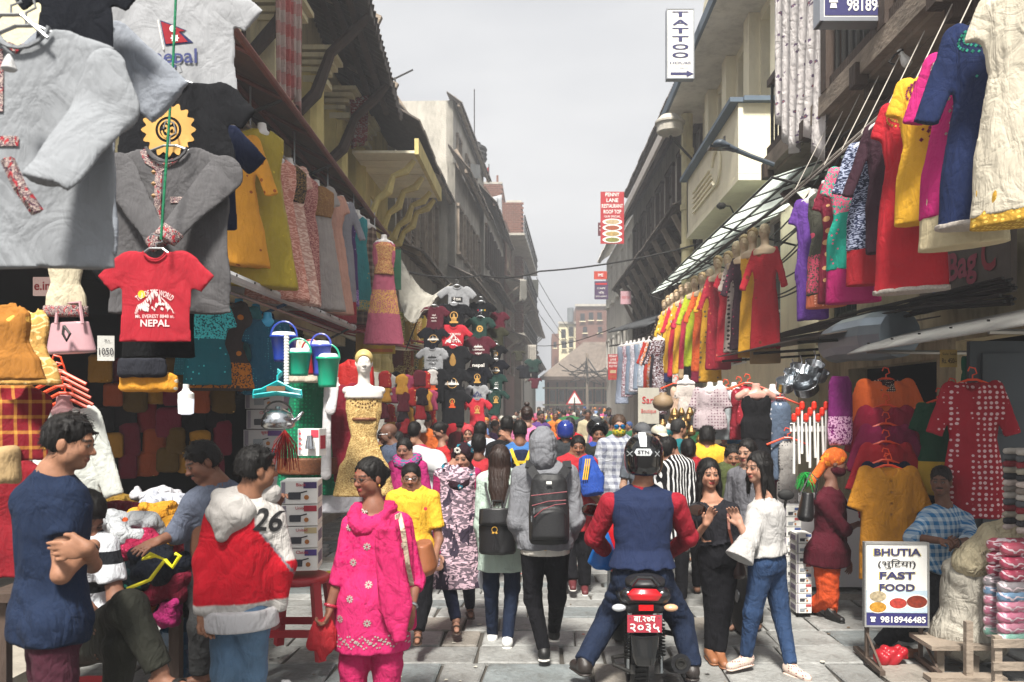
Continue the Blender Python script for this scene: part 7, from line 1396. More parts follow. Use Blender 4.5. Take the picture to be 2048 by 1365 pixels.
o=person('girl with a red head scarf facing the camera',935,10.5,1.46,5,J=dict(head=(936,868,0)),fem=True,skin='a87458',hair='long',hairlen=.2,top=dict(mat=B('coral_t','b83040'),sleeve='long'),bottom=dict(mat=LEG),hands=(None,None));neckface(o,B('red_shawl','c03a44',('dots','d88080',20,.2)))
o=person('man in a blue t-shirt whose friend rests an arm on his shoulder',1040,9.2,1.66,180,J=dict(head=(1040,862,0)),hair='short',skin='8a5a40',top=dict(mat=B('sky_tee','3a70b0'),sleeve='short'),bottom=dict(mat=JEAN),hands=(None,None))
t,F,wd=backpack('yellow and navy backpack on the man in the blue t-shirt',1022,1062,900,965,8.95,B('navy_pack','1c2440'),1)
for s_ in (-1,1):add_strap(MB(),[P(1042+s_*4,935,8.8),P(1042+s_*14,915,8.82),P(1042+s_*20,898,8.9)],.035,.01,(0,1,0)).build('strap',B('yel_strap','d8b818'),t)
add_strap(MB(),[P(1028,925,8.82),P(1056,925,8.82)],.03,.01,(0,1,0)).build('cross_band',B('yel_strap',''),t)
o=person('man in a light blue shirt reaching an arm across his friend',1066,9.4,1.62,175,J=dict(head=(1072,880,0),ell=(1040,900,-.1),wrl=(1020,880,-.1)),hair='short',skin='9a6648',top=dict(mat=B('lightblue_s','a8c0d4'),sleeve='short'),bottom=dict(mat=JEAN),hands=('flat',None))
o=person('man in a black t-shirt walking away beside the yellow backpack',1010,10,1.66,175,J=dict(head=(1014,852,0)),hair='short',skin='8a5a40',top=dict(mat=B('blk_t','1a1a1c'),sleeve='short'),bottom=dict(mat=JEAN),hands=(None,None))
o=person('tall person with a top knot in a pink printed t-shirt seen from behind',1055,12.0,1.78,180,J=dict(head=(1054,830,0)),hair='bun',skin='c89478',hairm=mat('hair_brown',''),top=dict(mat=B('pink_t','d878a8'),sleeve='short'),bottom=dict(mat=JEAN),hands=(None,None));G=Field();G.ell(o.C(0,-.03,.15),(.04,.04,.035),.01);fobj(G,'top_knot',mat('hair_brown',''),o.rt,.012)
o=person('motorcyclist in a dark grey jacket and shiny blue helmet farther up the street',1130,11.0,1.6,180,J=dict(head=(1131,862,0)),hair=None,top=dict(mat=B('dkgrey_j','33363a'),sleeve='long',fit=.035),bottom=dict(mat=BLKT),hands=(None,None));helmet(o,mat('helmet_blue','1a2c74',.15,0,bump=0,coat=.6),openf=True)
for (lb,px,py,Y,m_,nm) in (('person in a grey baseball cap',1285,864,8.7,mat('cap_grey','4a4c50',.8),'g'),('person in a cream baseball cap',1318,868,8.9,mat('cap_cream','b8b4a4',.8),'c')):
 o=person(lb+' standing beyond the helmeted rider',px,Y,1.62,20,J=dict(head=(px,py+4,0)),hair='crew',skin='b08468',top=dict(mat=B('capshirt'+nm,'7a3038' if nm == 'c' else '5a6068'),sleeve='short'),bottom=dict(mat=JEAN),hands=(None,None),pitch=12);cap(o,m_)
o=person('woman in a red top with her back turned behind the striped shirt',1378,8.2,1.55,180,J=dict(head=(1376,900,0)),fem=True,hair='pony',top=dict(mat=B('red_back','a81c28'),sleeve='long'),bottom=dict(mat=BLKT),hands=(None,None))
o=person('woman holding a hand to her cheek half hidden behind the white blouse',1498,6.9,1.56,-40,J=dict(head=(1494,905,0)),fem=True,hair='tied',skin='b08064',top=dict(mat=B('grey_top2','6a6a70'),sleeve='long'),bottom=dict(mat=BLKT),hands=(None,None))
o=person('man in a white shirt seen from behind left of the girl in the red scarf',968,10.4,1.66,165,J=dict(head=(962,862,0)),hair='short',skin='7a4c34',top=dict(mat=B('white_sh','c0c8d4'),sleeve='long'),bottom=dict(mat=BLKT),hands=(None,None))
o=person('woman in a red tunic seen from behind between the tunic and the mint sweater',958,8.6,1.5,175,J=dict(head=(958,890,0)),fem=True,hair='tied',skin='7a4c34',top=dict(mat=B('redtun','b02430'),sleeve='long'),bottom=dict(mat=BLKT),hands=(None,None))
# ------------------------------------------------------------------ rider and motorcycle
VEST=B('navy_vest','202c4c',fold=.3);o=person('motorcyclist in a navy padded vest and black helmet sitting astride with his back turned',1285,5.45,1.76,180,J=dict(head=(1287,915,0),neck=(1285,980,0),pel=(1285,1150,-.02),shl=(1222,1008,.02),shr=(1350,1008,.02),ell=(1188,1075,.12),elr=(1378,1075,.12),wrl=(1218,1110,.42),wrr=(1340,1105,.42),hipl=(1262,1165,.02),hipr=(1310,1165,.02),knl=(1218,1235,.18),anl=(1168,1325,-.05),knr=(1362,1240,.15),anr=(1385,1335,-.0)),skin='a06848',hair=None,pitch=0,top=dict(mat=VEST,sleeve='none',fit=.03,hem=1132,neck=.055,wr=.006),bottom=dict(mat=JEAN,fit=.03,wr=.006),shoes=dict(mat=mat('shoe_brown','2a2422',.5)),hands=('grip','grip'),build=1.1,feet_yaw=(200,170))
G=Field();[ (G.rc(o.sh[i],o.el[i],.075,.06,.03),G.rc(o.el[i],o.wr[i],.062,.045,.02,cut='b')) for i in (0,1)];G.rc(o.neck-(0,0,.02),o.neck+(0,0,.03),.075,.07,.01,cut='b');G.wrinkle(o.neck-1,o.neck+1,.005,30,1,1);fobj(G,'sweater_sleeves',B('crimson_knit','9a1228'),o.rt,.01)
helmet(o,mat('helmet_gloss','121316',.14,.3,6,0,coat=.6),openf=True)
HWm=mat('helmet_decal','b8bcbe',.2,0,bump=0)
mb=MB();c_=PF(1287,905,5.3)
mb.add([c_+Vector(v) for v in ((-.055,0,0),(-.042,0,.022),(.042,0,.022),(.055,0,0),(.042,0,-.022),(-.042,0,-.022))],[(0,5,2,1),(5,4,3,2)]);print_on(o.HF,mb,(0,1,0),'badge',HWm,o.rt,.003,start=0)
mb=MB();text_into(mb,'STN',c_,(1,0,0),UP,.03,.07,.02);print_on(o.HF,mb,(0,1,0),'lettering',I['dk'],o.rt,.006,start=0)
mb=MB()
for s_ in (-1,1):
 c2=PF(1287+s_*27,908,5.33)
 for a in (.8,-.8):mb.poly([c2+Vector((math.cos(a)*u-math.sin(a)*v,0,math.sin(a)*u+math.cos(a)*v)) for u,v in ((-.022,-.003),(.022,-.003),(.022,.003),(-.022,.003))],(0,.0005,0))
mb.add([PF(1287,905,5.3)+Vector((x,0,z_)) for x,z_ in ((-.02,.035),(.02,.035),(.028,.12),(-.028,.12))],[(0,1,2,3)]);print_on(o.HF,mb,(0,1,0),'decal',HWm,o.rt,.004,start=0)
def wheel(parent,c,r=.3,w_=.1,axis=(1,0,0)):
 m=MB();m.lathe(c,[(r-.07,-w_/2),(r-.02,-w_/2),(r,-w_*.25),(r+.006,0),(r,w_*.25),(r-.02,w_/2),(r-.07,w_/2),(r-.07,-w_/2)],40,axis=axis);o_=m.build('tyre',BLACKR,parent,smooth=False)
 mb=MB();ax=Vector(axis).normalized();e1=UP;e2=ax.cross(UP)
 for k in range(60):a=k/60*6.283;p=Vector(c)+(e1*math.cos(a)+e2*math.sin(a))*(r+.008);mb.beam(p-ax*w_*.35+(e1*-math.sin(a)+e2*math.cos(a))*.008,p+ax*w_*.35,.012,.008,up=tuple(e1*math.cos(a)+e2*math.sin(a)))
 x=mb.build('tread',BLACKR,parent);x['kind']='stuff';m=MB();m.lathe(c,[(r-.09,-.03),(r-.065,-.035),(r-.065,.035),(r-.09,.03),(r-.09,-.03)],32,axis=axis);m.lathe(c,[(.05,-.06),(.05,.06)],14,axis=axis)
 for k in range(5):a=k*1.2566;m.beam(Vector(c)+(e1*math.cos(a)+e2*math.sin(a))*.04,Vector(c)+(e1*math.cos(a)+e2*math.sin(a))*(r-.08),.03,.03,up=tuple(ax))
 m.build('rim',mat('alloy','4a4c50',.35,.1,5,.05,metal=.8),parent)
Ym=4.98;t=thing('motorcycle','black and red commuter motorcycle seen from behind under the rider','motorcycle',P(1287,1365,Ym)*1);bx=P(1287,0,Ym).x;GB=mat('gloss_black','101114',.2,.1,6,.05,coat=.4);RPL=mat('red_plastic','b0141e',.25,.1,5,.03,coat=.3)
def MP(px,py,dy=0):return P(px,py,Ym+dy)
wheel(t,(bx,Ym+.42,.31));wheel(t,(bx,Ym+1.65,.31),w_=.08)
F=Field();F.loft(np.array(MP(1290,1218,.0)) ,np.array(MP(1290,1218,.0))+np.array((0,.7,.0)),[0,.2,1],[.12,.13,.14],[.035,.045,.05],(1,0,0),.02);F.rc(np.array(MP(1290,1165,.15)),np.array(MP(1290,1150,.9)),.12,.14,.03,flat=((0,0,1),2.6));fobj(F,'seat',mat('seat_vinyl','17171a',.5,.1,12,.2,90),t,.01)
F=Field();F.rc(np.array(MP(1258,1195,.02)),np.array(MP(1322,1195,.02)),.04,.04,.04);F.rc(np.array(MP(1255,1190,0.02)),np.array(MP(1250,1185,.5)),.045,.06,.03);F.rc(np.array(MP(1325,1190,0.02)),np.array(MP(1330,1185,.5)),.045,.06,.03);fobj(F,'tail_fairing',GB,t,.008)
F=Field();F.loft(np.array(MP(1289,1202,-.035)),np.array(MP(1289,1178,-.02)),[0,.5,1],[.08,.105,.07],[.04,.05,.035],(1,0,0),.02);fobj(F,'tail_light',RPL,t,.006);MB().tube([MP(1262,1172,-.03),MP(1275,1156,-.02),MP(1303,1156,-.02),MP(1318,1172,-.03)],.014,8).build('grab_rail',GB,t)
MB().box(MP(1292,1216,-.05),(.085,.012,.032)).build('reflector',mat('reflector_red','d01018',.2),t)
ORL=mat('indicator_lens','c89a78',.15,.1,5,.02)
for s_ in (-1,1):
 F=Field();c_=np.array(MP(1290+s_*52,1216,-.02));F.ell(c_,(.042,.03,.022),.01);fobj(F,'indicator',ORL if s_>0 else mat('indicator_clear','b8bcc0',.12),t,.006);MB().tube([MP(1290+s_*30,1212,.02),tuple(c_)],.012,6).build('indicator_stem',BLACKR,t)
PLM=mat('plate_red','9c2c3c',.5,.1,6,.05,dirt=.15);MB().box(MP(1289,1248,-.05),(.2,.008,.1)).build('number_plate',PLM,t)
for tx,py,h_,w_ in (('बा.२७प',1239,.05,.125),('२०३५',1256,.07,.175)):mb=MB();text_into(mb,tx,MP(1289,py,-.0585),(1,0,0),UP,h_,w_,.012);mb.build('plate_lettering',PW,t)
for s_ in (-1,1):MB().lathe(MP(1289+s_*29,1236,-.056),[(.004,-.002),(.004,.003)],6,axis=(0,1,0)).build('bolt',STEEL,t)
F=Field();F.loft(np.array(MP(1290,1330,.04)),np.array(MP(1290,1268,.02)),[0,.3,1],[.055,.075,.085],[.03,.05,.04],(1,0,0),.01);fobj(F,'mudguard',GB,t,.008)
for s_ in (-1,1):
 m=MB();a,b_=MP(1290+s_*30,1225,.2),MP(1290+s_*32,1345,.3);m.tube([a,b_],.016,8);m.build('shock',STEEL,t);mb=MB();n=110;mb.tube([a.lerp(b_,.15+.6*k/n)+Vector((.027*math.cos(k*.62),.027*math.sin(k*.62),0)) for k in range(n)],.005,5);mb.build('spring',IRON,t)
 MB().beam(MP(1290+s_*24,1340,.1),MP(1290+s_*24,1320,.9),.03,.05).build('swingarm',IRON,t)
 MB().tube([MP(1290+s_*26,1262,.7),MP(1290+s_*58,1268,.7)],.018,8).build('foot_peg',BLACKR,t)
m=MB();m.tube([MP(1335,1330,.8),MP(1345,1330,.5),MP(1362,1328,.05)],[.035,.05,.058],16);m.build('exhaust',mat('exhaust_black','1c1c1e',.35,.2,6,.1,metal=.6),t);MB().lathe(MP(1362,1328,.045),[(.02,-.02),(.02,.01),(.032,.012),(.036,0)],16,axis=(0,-1,0)).build('exhaust_tip',IRON,t)
F=Field();F.loft(np.array((bx,Ym+.75,.25)),np.array((bx,Ym+.8,.62)),[0,.5,1],[.13,.16,.11],[.15,.17,.14],(1,0,0),.02);fobj(F,'engine',mat('engine_grey','2c2d2f',.45,.2,10,.2,60,metal=.7),t,.012)
F=Field();F.loft(np.array((bx,Ym+.95,.72)),np.array((bx,Ym+1.15,.98)),[0,.5,1],[.14,.17,.1],[.2,.24,.16],(1,0,0),.03);fobj(F,'fuel_tank',RPL,t,.014)
m=MB();m.tube([MP(1262,1345,.15),MP(1228,1330,.15),MP(1225,1315,.3),MP(1262,1310,.3)],.012,6);m.build('side_guard',IRON,t)
m=MB();m.tube([P(1190,1106,5.86),P(1240,1095,5.98),P(1287,1098,6.02),P(1335,1095,5.98),P(1378,1105,5.86)],.014,8);m.build('handlebar',IRON,t)
for s_,px in ((-1,1188),(1,1388)):
 MB().tube([P(px+12*s_*-1,1100,5.9),P(px+8*s_,1060,5.95),P(px+4*s_,1040,5.95)],.007,5).build('mirror_stem',IRON,t);F=Field();F.ell(np.array(P(px+6*s_,1020,5.95)),(.07,.025,.045),.01);fobj(F,'mirror',GB,t,.008);MB().lathe(P(px+6*s_,1020,5.923),[(0,-.001),(.055,0),(0,.001)],18,axis=(0,-1,0),sc=(1.1,.66)).build('mirror_glass',mat('mirror_glass','8a7068',.05,.4,20,0,metal=1),t)
m=MB();[m.tube([(bx+s_*.07,Ym+1.65,.31),(bx+s_*.07,Ym+1.35,.95)],.022,8) for s_ in (-1,1)];
for s_ in (-1,1):MB().tube([(bx+s_*.07,Ym+1.65,.31),(bx+s_*.07,Ym+1.35,.95)],.022,8).build('fork',STEEL,t)
t=thing('plastic_bag','blue plastic carrier bag hanging from the left handlebar','bag',P(1205,1110,5.8));F=Field();F.loft(np.array(P(1202,1180,5.8)) if 0 else np.array(P(1203,1138,5.8)),np.array(P(1214,1062,5.8)),[0,.12,.5,1],[.06,.1,.075,.012],[.05,.07,.05,.01],(1,0,0),.01,folds=7,amp=.1,fseed=3);F.wrinkle(np.array(P(1200,1100,5.8))-1,np.array(P(1200,1100,5.8))+1,.006,35,2);fobj(F,'bag',translucent(mat('bag_blue','1a6ab8',.3),.3,'2a8ae0'),t,.008)
t=thing('motorcycle','parked silver and black motorcycle behind the woman in the white blouse','motorcycle',P(1500,1260,6.9));c0=P(1497,0,6.6)
wheel(t,(c0.x,6.75,.31),axis=(1,.1,0));wheel(t,(c0.x+.1,8.0,.31),axis=(1,.1,0));F=Field();F.rc((c0.x,6.9,.75),(c0.x+.1,7.7,.85),.11,.15,.03);F.rc((c0.x,6.8,.6),(c0.x,7.4,.6),.07,.12,.03);fobj(F,'tank_and_seat',mat('silver_paint','9a9ca0',.25,.1,5,.03,metal=.6),t,.015)
F=Field();F.loft(np.array((c0.x,7.2,.3)),np.array((c0.x,7.3,.6)),[0,1],[.14,.12],[.2,.18],(1,0,0));fobj(F,'engine',IRON,t,.015);F=Field();F.ell(np.array(P(1572,990,6.95)),(.07,.03,.045));fobj(F,'mirror',BLACKR,t,.01);MB().tube([P(1572,1000,6.95),P(1560,1060,7.0),P(1500,1050,7.0)],.012,6).build('handlebar',IRON,t);MB().tube([P(1570,1070,6.9),P(1540,1060,7.0)],.02,6).build('grip',BLACKR,t);MB().tube([P(1572,1162,6.8),P(1545,1160,6.9)],.02,6).build('foot_peg',BLACKR,t)
t=thing('scooter','white scooter parked beside the stall behind the boy','scooter',P(862,1010,8.9));F=Field();F.rc(np.array(P(835,905,9.2)),np.array(P(868,925,8.9)),.08,.13,.05);F.rc(np.array(P(868,925,8.9)),np.array(P(890,945,8.8)),.12,.06,.05);F.rc(np.array(P(860,960,9)),np.array(P(850,1030,9)),.12,.14,.05);fobj(F,'fairing',mat('scooter_white','c8cacc',.25,.1,5,.03,coat=.3),t,.015);wheel(t,(P(862,0,8.9).x,8.9,.25),r=.24);MB().tube([P(838,925,9),P(862,915,8.9),P(898,940,8.8)],.015,6).build('handlebar',IRON,t)
# ------------------------------------------------------------------ stalls: left
def cbox(label,px0,px1,y0,y1,Y,dep,face=SW,yaw=0,group=None,title=None,tcol=None,pic=1,sidecol=None,tilt=0):
 a,b=P(px0,y0,Y),P(px1,y1,Y);c=(a+b)/2;W_,H_=b.x-a.x,a.z-b.z;r,f=frame(yaw);cc=c-f*dep/2
 t=thing('carton',label,'box',tuple(cc-UP*H_/2),group);M=Matrix((r,-f,UP)).transposed();MB().box(cc,(W_,dep,H_),M=M).build('carton',face,t)
 def q(u,v,w2,h2,m,name,lift=.003):p=c+r*u*W_+UP*v*H_+f*lift;return MB().add([p-r*w2*W_-UP*h2*H_,p+r*w2*W_-UP*h2*H_,p+r*w2*W_+UP*h2*H_,p-r*w2*W_+UP*h2*H_],[(0,1,2,3)]).build(name,m,t)
 q(.3,.32,.18,.14,tcol or ink('5a3a7a'),'print');q(-.42,.0,.05,.46,ink('8a8490'),'print',.004)
 if pic:
  p=c-r*.12*W_-UP*.1*H_+f*.005;s_=min(W_,H_)*.26
  MB().add([p+r*x*s_+UP*y*s_ for x,y in ((-1,-.8),(1,-.8),(1.05,.3),(.9,.45),(-.9,.45),(-1.05,.3))],[tuple(range(6))]).build('picture',ink('3a3c42') if pic == 1 else ink('8a9096'),t)
  MB().add([p+f*.001+r*x*s_+UP*y*s_ for x,y in ((.9,.2),(2.1,.5),(2.1,.72),(.9,.42))],[(0,1,2,3)]).build('picture_handle',ink('17171a'),t)
  MB().lathe(p+r*s_*2.0-UP*s_*.45+f*.001,[(.0,-.0005),(s_*.42,0),(0,.0005)],12,axis=f).build('picture_food',ink('a86a30'),t)
 if title:mb=MB();text_into(mb,title,c+r*.05*W_+UP*.34*H_+f*.006,r,UP,H_*.2,None,.01);mb.build('lettering',ink('b02030'),t)
 for sx in (-1,1):MB().box(cc+r*sx*(W_/2+.001),(.002,dep*.7,H_*.5),M=M).build('side_print',sidecol or ink('7a7084'),t)
 return t
gr='pressure cooker cartons stacked on the red stool'
for i,(y0,y1,ti) in enumerate(((963,1008,'Black'),(1010,1052,'United'),(1054,1096,'United'),(1098,1142,'Classic'))):cbox('%s carton of the white cooker boxes on the red stool' % ['topmost','second','third','lowest'][i],562+i*2,634,y0,y1,5.7,.28,yaw=8,group=gr,title=ti,tcol=ink(['3a2a5c','a02838','b8a880','4a3a7c'][i]))
gr='grey cooker cartons piled in the shadow behind the kettle'
for i in range(8):cbox('%s box of the shaded carton column behind the hanging kettle' % ['topmost','second','third','fourth','fifth','sixth','seventh','lowest'][i],487+(i % 3)*3,560+(i % 2)*5,740+i*40,778+i*40,9.4,.35,mat('carton_grey','b4b2b4',.7,.1,4,.05),group=gr,title=['Classic','कुकर'][i % 2],pic=1+i % 2)
t=cbox('white and red electric kettle carton hanging in front of the green dress',594,640,858,912,6.4,.12,yaw=-12,title=None,tcol=ink('b8384a'),pic=0,sidecol=ink('a02838'));m=MB();m.lathe(P(620,898,6.36),[(.035,0),(.034,.02),(.024,.08),(.02,.1)],14);m.build('kettle_picture',STEEL,t)
for i in range(4):MB().lathe(P(600,868+i*10,6.38),[(0,-.001),(.009,0),(0,.001)],8,axis=(0,1,0)).build('badge',ink('b02838'),t)
def stool(label,px,py,Y,H_,w_,m,name='stool'):
 t=thing(name,label,'stool',P(px,py,Y));c=P(px,py,Y);c.z=H_;F=Field();F.loft(np.array(c)-(0,0,.05),np.array(c),[0,.6,1],[w_/2,w_/2,w_/2*.94],[w_/2,w_/2,w_/2*.94],(1,0,0));fobj(F,'seat',m,t,.012)
 for sx in (-1,1):
  for sy in (-1,1):MB().beam(c+Vector((sx*w_*.36,sy*w_*.36,-.03)),Vector((c.x+sx*w_*.48,c.y+sy*w_*.48,.12)),.055,.05).build('leg',m,t)
 for sy in (-1,1):MB().beam(c+Vector((-w_*.42,sy*w_*.42,-H_*.55)),c+Vector((w_*.42,sy*w_*.42,-H_*.55)),.02,.05).build('stretcher',m,t);MB().beam(c+Vector((sy*w_*.42,-w_*.42,-H_*.55)),c+Vector((sy*w_*.42,w_*.42,-H_*.55)),.02,.05).build('stretcher',m,t)
 return t
REDP=mat('red_stool_plastic','9c1c28',.45,.12,5,.05,30)
stool('tall dark red plastic stool carrying the cooker cartons',598,1150,5.85,.66,.42,REDP);stool('low dark red plastic stool under the seated man',160,1290,4.2,.44,.34,REDP)
t=thing('stool','small yellow topped metal stool behind the red stool','stool',P(672,1155,6.2));c=P(668,1152,6.3);MB().lathe(c-UP*.015,[(.13,0),(.14,.015),(.13,.03)],20).build('seat',mat('yellow_plastic','d8c018',.4),t)
for a in range(4):d=Vector((math.cos(a*1.57+.6),math.sin(a*1.57+.6),0));MB().tube([c+d*.1,Vector((c.x,c.y,.1))+d*.16],.012,6).build('leg',STEEL,t)
def bucket(label,px,yt,yb,Y,c_,lid=None,rpx=30):
 a,b=P(px,yt,Y),P(px,yb,Y);r_=rpx*Y/CF;t=thing('bucket',label,'bucket',tuple(b),'plastic buckets hanging under the white awning');H_=a.z-b.z;m_=mat('bk'+c_,c_,.35,.06,5,.03,spec=.5)
 MB().lathe(b,[(r_*.72,0),(r_*.76,H_*.1),(r_*.97,H_*.9),(r_*1.05,H_*.92),(r_*1.06,H_),(r_*.98,H_*1.0),(r_*.7,H_*.12),(.01,H_*.1)],26).build('pail',m_,t,smooth=True)
 MB().tube([a+Vector((r_*math.cos(x),0,r_*1.1*math.sin(x))) for x in np.linspace(0,math.pi,12)],.008,6).build('handle',m_,t)
 if lid:F=Field();F.loft(np.array(a)-(0,0,.01),np.array(a)+(0,0,.03),[0,1],[r_*1.0,r_*.8],[r_,r_*.8],(1,0,0),0,folds=9,amp=.05);fobj(F,'plastic_wrap',mat('wrap','c8ccd8',.4,.1),t,.012)
bucket('royal blue bucket with a blue lid, leftmost of the hanging buckets',568,672,724,7.0,'1c3c9c',True,26);bucket('green bucket below the royal blue one',597,705,752,6.8,'149a7a',True,25);bucket('red bucket between the green and the violet blue ones',622,700,750,7.1,'a81c28',True,18);bucket('tall violet blue bucket in the centre of the hanging buckets',642,690,752,6.9,'3a48a8',True,20);bucket('second green bucket, lower right of the hanging buckets',655,715,775,6.9,'18a07c',True,24)
t=thing('mop_stick','white corrugated stick hanging between the buckets','stick',P(573,790,6.7));m=MB();m.lathe(P(573,768,6.7),[((.018 if k % 2 else .022),k*.012) for k in range(34)],10);m.build('stick',WHITEPL,t)
t=thing('hanger_bundle','bundle of turquoise plastic hangers hung above the kettle','hangers',P(555,770,6.5));TQ=mat('turquoise_plastic','1ab0b4',.35,.08,5,.03)
for k in range(4):c_=P(555,768+k*2,6.45+k*.03);MB().tube([c_+Vector((x,0,z_)) for x,z_ in ((0,.11),(.03,.09),(.0,.06),(0,.02),(-.12,-.04),(-.18,-.05),(-.185,-.085),(-.15,-.08),(.0,-.06),(.15,-.08),(.185,-.085),(.18,-.05),(.12,-.04),(0,.02))],.0085,6).build('hanger',TQ,t)
MB().box(P(552,778,6.4),(.14,.01,.04)).build('card',mat('card_brown','6a5038',.8),t)
t=thing('kettle','shiny steel kettle hanging by its handle under the turquoise hangers','kettle',P(560,855,6.5));c_=P(556,858,6.5);MB().lathe(c_,[(.1,0),(.125,.02),(.125,.07),(.1,.12),(.05,.15),(.02,.155),(.018,.17),(.0,.175)],28).build('body',STEEL,t,smooth=True)
MB().tube([c_+Vector((.1,0,.05)),c_+Vector((.15,0,.08)),c_+Vector((.19,0,.13))],[.022,.016,.011],10).build('spout',STEEL,t,smooth=True);MB().tube([c_+Vector((.11*math.cos(x),0,.1+.11*math.sin(x))) for x in np.linspace(.2,2.94,12)],.008,6).build('handle',IRON,t)
def tuft(label,px,y0,y1,Y,c_,n=70,w_=.05,name='tassel'):
 a,b=P(px,y0,Y),P(px,y1,Y);t=thing(name,label,'tassel',tuple(a));mb=MB()
 for k in range(n):e=Vector((R.gauss(0,w_),R.gauss(0,w_),R.uniform(-.08,.05)));mb.tube([a,a.lerp(b,.5)+e*.8,b+e],.003,3,cap=False)
 x=mb.build('strands',C('tuft'+c_,c_),t);x['kind']='stuff'
tuft('long red feathery tassel hanging beside the green dress',570,860,925,6.8,'a01c18')
garment('green dress with a sequinned bodice and bronze hem band behind the kettle carton','dress',615,700,990,7.9,C('greenlehenga','0f6a4c',('dots','0a8a5c',30,.3)),1.0,yaw=10,sleeve='none',hem=1.5,folds=16,amp=.05,top=None,trim=None);
F=Field();F.loft(np.array(P(615,948,7.9)),np.array(P(615,915,7.9)),[0,1],[.285,.27],[.17,.16],(1,0,0),0);fobj(F,'hem_band',mat('bronze_band','7a4a2c',.5,.5,50,.6,90,metal=.3),thing('dress_border','bronze embroidered border band around the green dress','border',P(615,930,7.9)),.014)
g=garment('cream floral top with a pink hem hanging above the green dress','blouse',612,680,765,7.6,C('creamfl','d0c4b0',('dots','c84068',14,.15)),.85,yaw=8,sleeve='none',hem=1.1,top=None)
g=garment('maroon kurta with a long white scarf down its front','kurta',668,770,965,8.0,C('marwh','7c1228'),1.15,yaw=5,sleeve='long',hem=1.2,under=(C('whitefr','c8c8d0'),.28),top='bust');F=Field();[F.rc(np.array(P(655+k*16,775,7.75)),np.array(P(652+k*9,950-k*130,7.68)),.035,.05,.01,flat=((0,1,0),2)) for k in (0,1)];fobj(F,'scarf',C('whsc','cccacc'),g.rt,.012)
garment('red shiny cloth draped behind the gold mannequin','cloth',712,720,990,8.6,C('redsat','b01a18',rough=.5),1.0,yaw=0,sleeve='none',top=None,hem=1.1,waist=1.0)
t=garment('bald white mannequin in a long gold embroidered gown beside the red cloth','mannequin',728,775,992,7.6,C('goldgown','b08a4c',('swirl','d8bc80',26,.55),rough=.55),.82,yaw=12,sleeve='none',hem=1.75,waist=.72,top='head',topm=MWHITE,hm=mat('blond_paint','c8b070',.5),folds=10,amp=.05,name='mannequin',neckr=.1)
F=Field();a=np.array(t.top);F.loft(a-(0,0,.3),a-(0,0,.27),[0,1],[.125,.125],[.08,.08],np.array(t.r),0);fobj(F,'belt',mat('bronze_band',''),t.rt,.01)
mb=MB();c0=t.top-UP*.09+t.f*.3
for k in range(44):
 x=-2.4+4.8*(k % 22)/21;R_=.1+.035*(k // 22);p=c0+t.r*R_*math.sin(x)-UP*(R_*math.cos(x)*.9-.03);s1=.009;mb.poly([p+t.r*s1,p+UP*s1,p-t.r*s1,p-UP*s1],tuple(t.f*.001))
print_on(t.F,mb,-np.array(t.f),'beads',mat('bead_brown','6a4828',.4,metal=.4),t.rt,.003,start=0)['kind']='stuff'
for s_ in (-1,1):F=Field();s0=a+np.array(t.r)*s_*.14-(0,0,.03);F.rc(s0-np.array(t.r)*s_*.03,s0+np.array(t.r)*s_*.015,.04,.035);fobj(F,'shoulder',MWHITE,t.rt,.012)
gr='folded garments hanging in rows inside the left shop'
cl=['d8981c','6a1024','1a1418','8a1c38','b01c50','201418','c8581c','4a1030','a82028','7a5a1c','3a1020','902040']
def folded(label,px,py,wpx,hpx,Y,c_,pat=None,group=gr):
 a,b=P(px,py-hpx/2,Y),P(px,py+hpx/2,Y);w2=wpx*Y/CF/2;F=Field();F.loft(np.array(b),np.array(a),[0,.1,.9,1],[w2*.85,w2,w2*.95,w2*.7],[.03,.05,.05,.03],(1,.2,0),.01,folds=4,amp=.05,fseed=px);F.wrinkle(np.array(b)-1,np.array(a)+1,.005,26,int(px),1)
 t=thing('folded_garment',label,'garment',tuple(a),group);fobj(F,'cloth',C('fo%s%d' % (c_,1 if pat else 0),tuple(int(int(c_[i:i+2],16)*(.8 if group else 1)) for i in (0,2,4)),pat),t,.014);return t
rws=['top','second','third','fourth','lowest'];cnm={'d8981c':'amber','6a1024':'wine red','1a1418':'black','8a1c38':'crimson','b01c50':'magenta','201418':'near black','c8581c':'rust orange','4a1030':'plum','a82028':'red','7a5a1c':'bronze','3a1020':'dark maroon','902040':'raspberry'}
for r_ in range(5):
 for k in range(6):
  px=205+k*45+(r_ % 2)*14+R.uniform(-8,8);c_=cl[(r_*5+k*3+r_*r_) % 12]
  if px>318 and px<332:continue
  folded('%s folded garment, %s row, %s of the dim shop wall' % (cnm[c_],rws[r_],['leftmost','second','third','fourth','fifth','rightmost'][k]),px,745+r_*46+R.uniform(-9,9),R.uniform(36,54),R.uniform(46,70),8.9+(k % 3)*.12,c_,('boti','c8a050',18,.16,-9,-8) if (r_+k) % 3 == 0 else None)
folded('charcoal folded trousers hanging above the amber floral cloth',285,735,96,40,5.6,'2a2c34',None,None);folded('amber floral folded cloth with a maroon stripe under the charcoal trousers',298,765,112,38,5.65,'e09a18',('dots','d8d0b8',18,.2),None)
t=thing('bulb_lamp','white LED bulb hanging in the dim left shop','lamp',P(372,800,6.4));MB().lathe(P(372,830,6.4),[(.03,0),(.055,.01),(.058,.1),(.058,.12)],20).build('diffuser',mat('bulb_diff','e8e8e8',.3,emis=('f0f4ff',.25)),t);MB().lathe(P(372,798,6.4),[(.058,0),(.058,.04),(.03,.06),(.022,.08),(.022,.11)],20).build('base',WHITEPL,t)
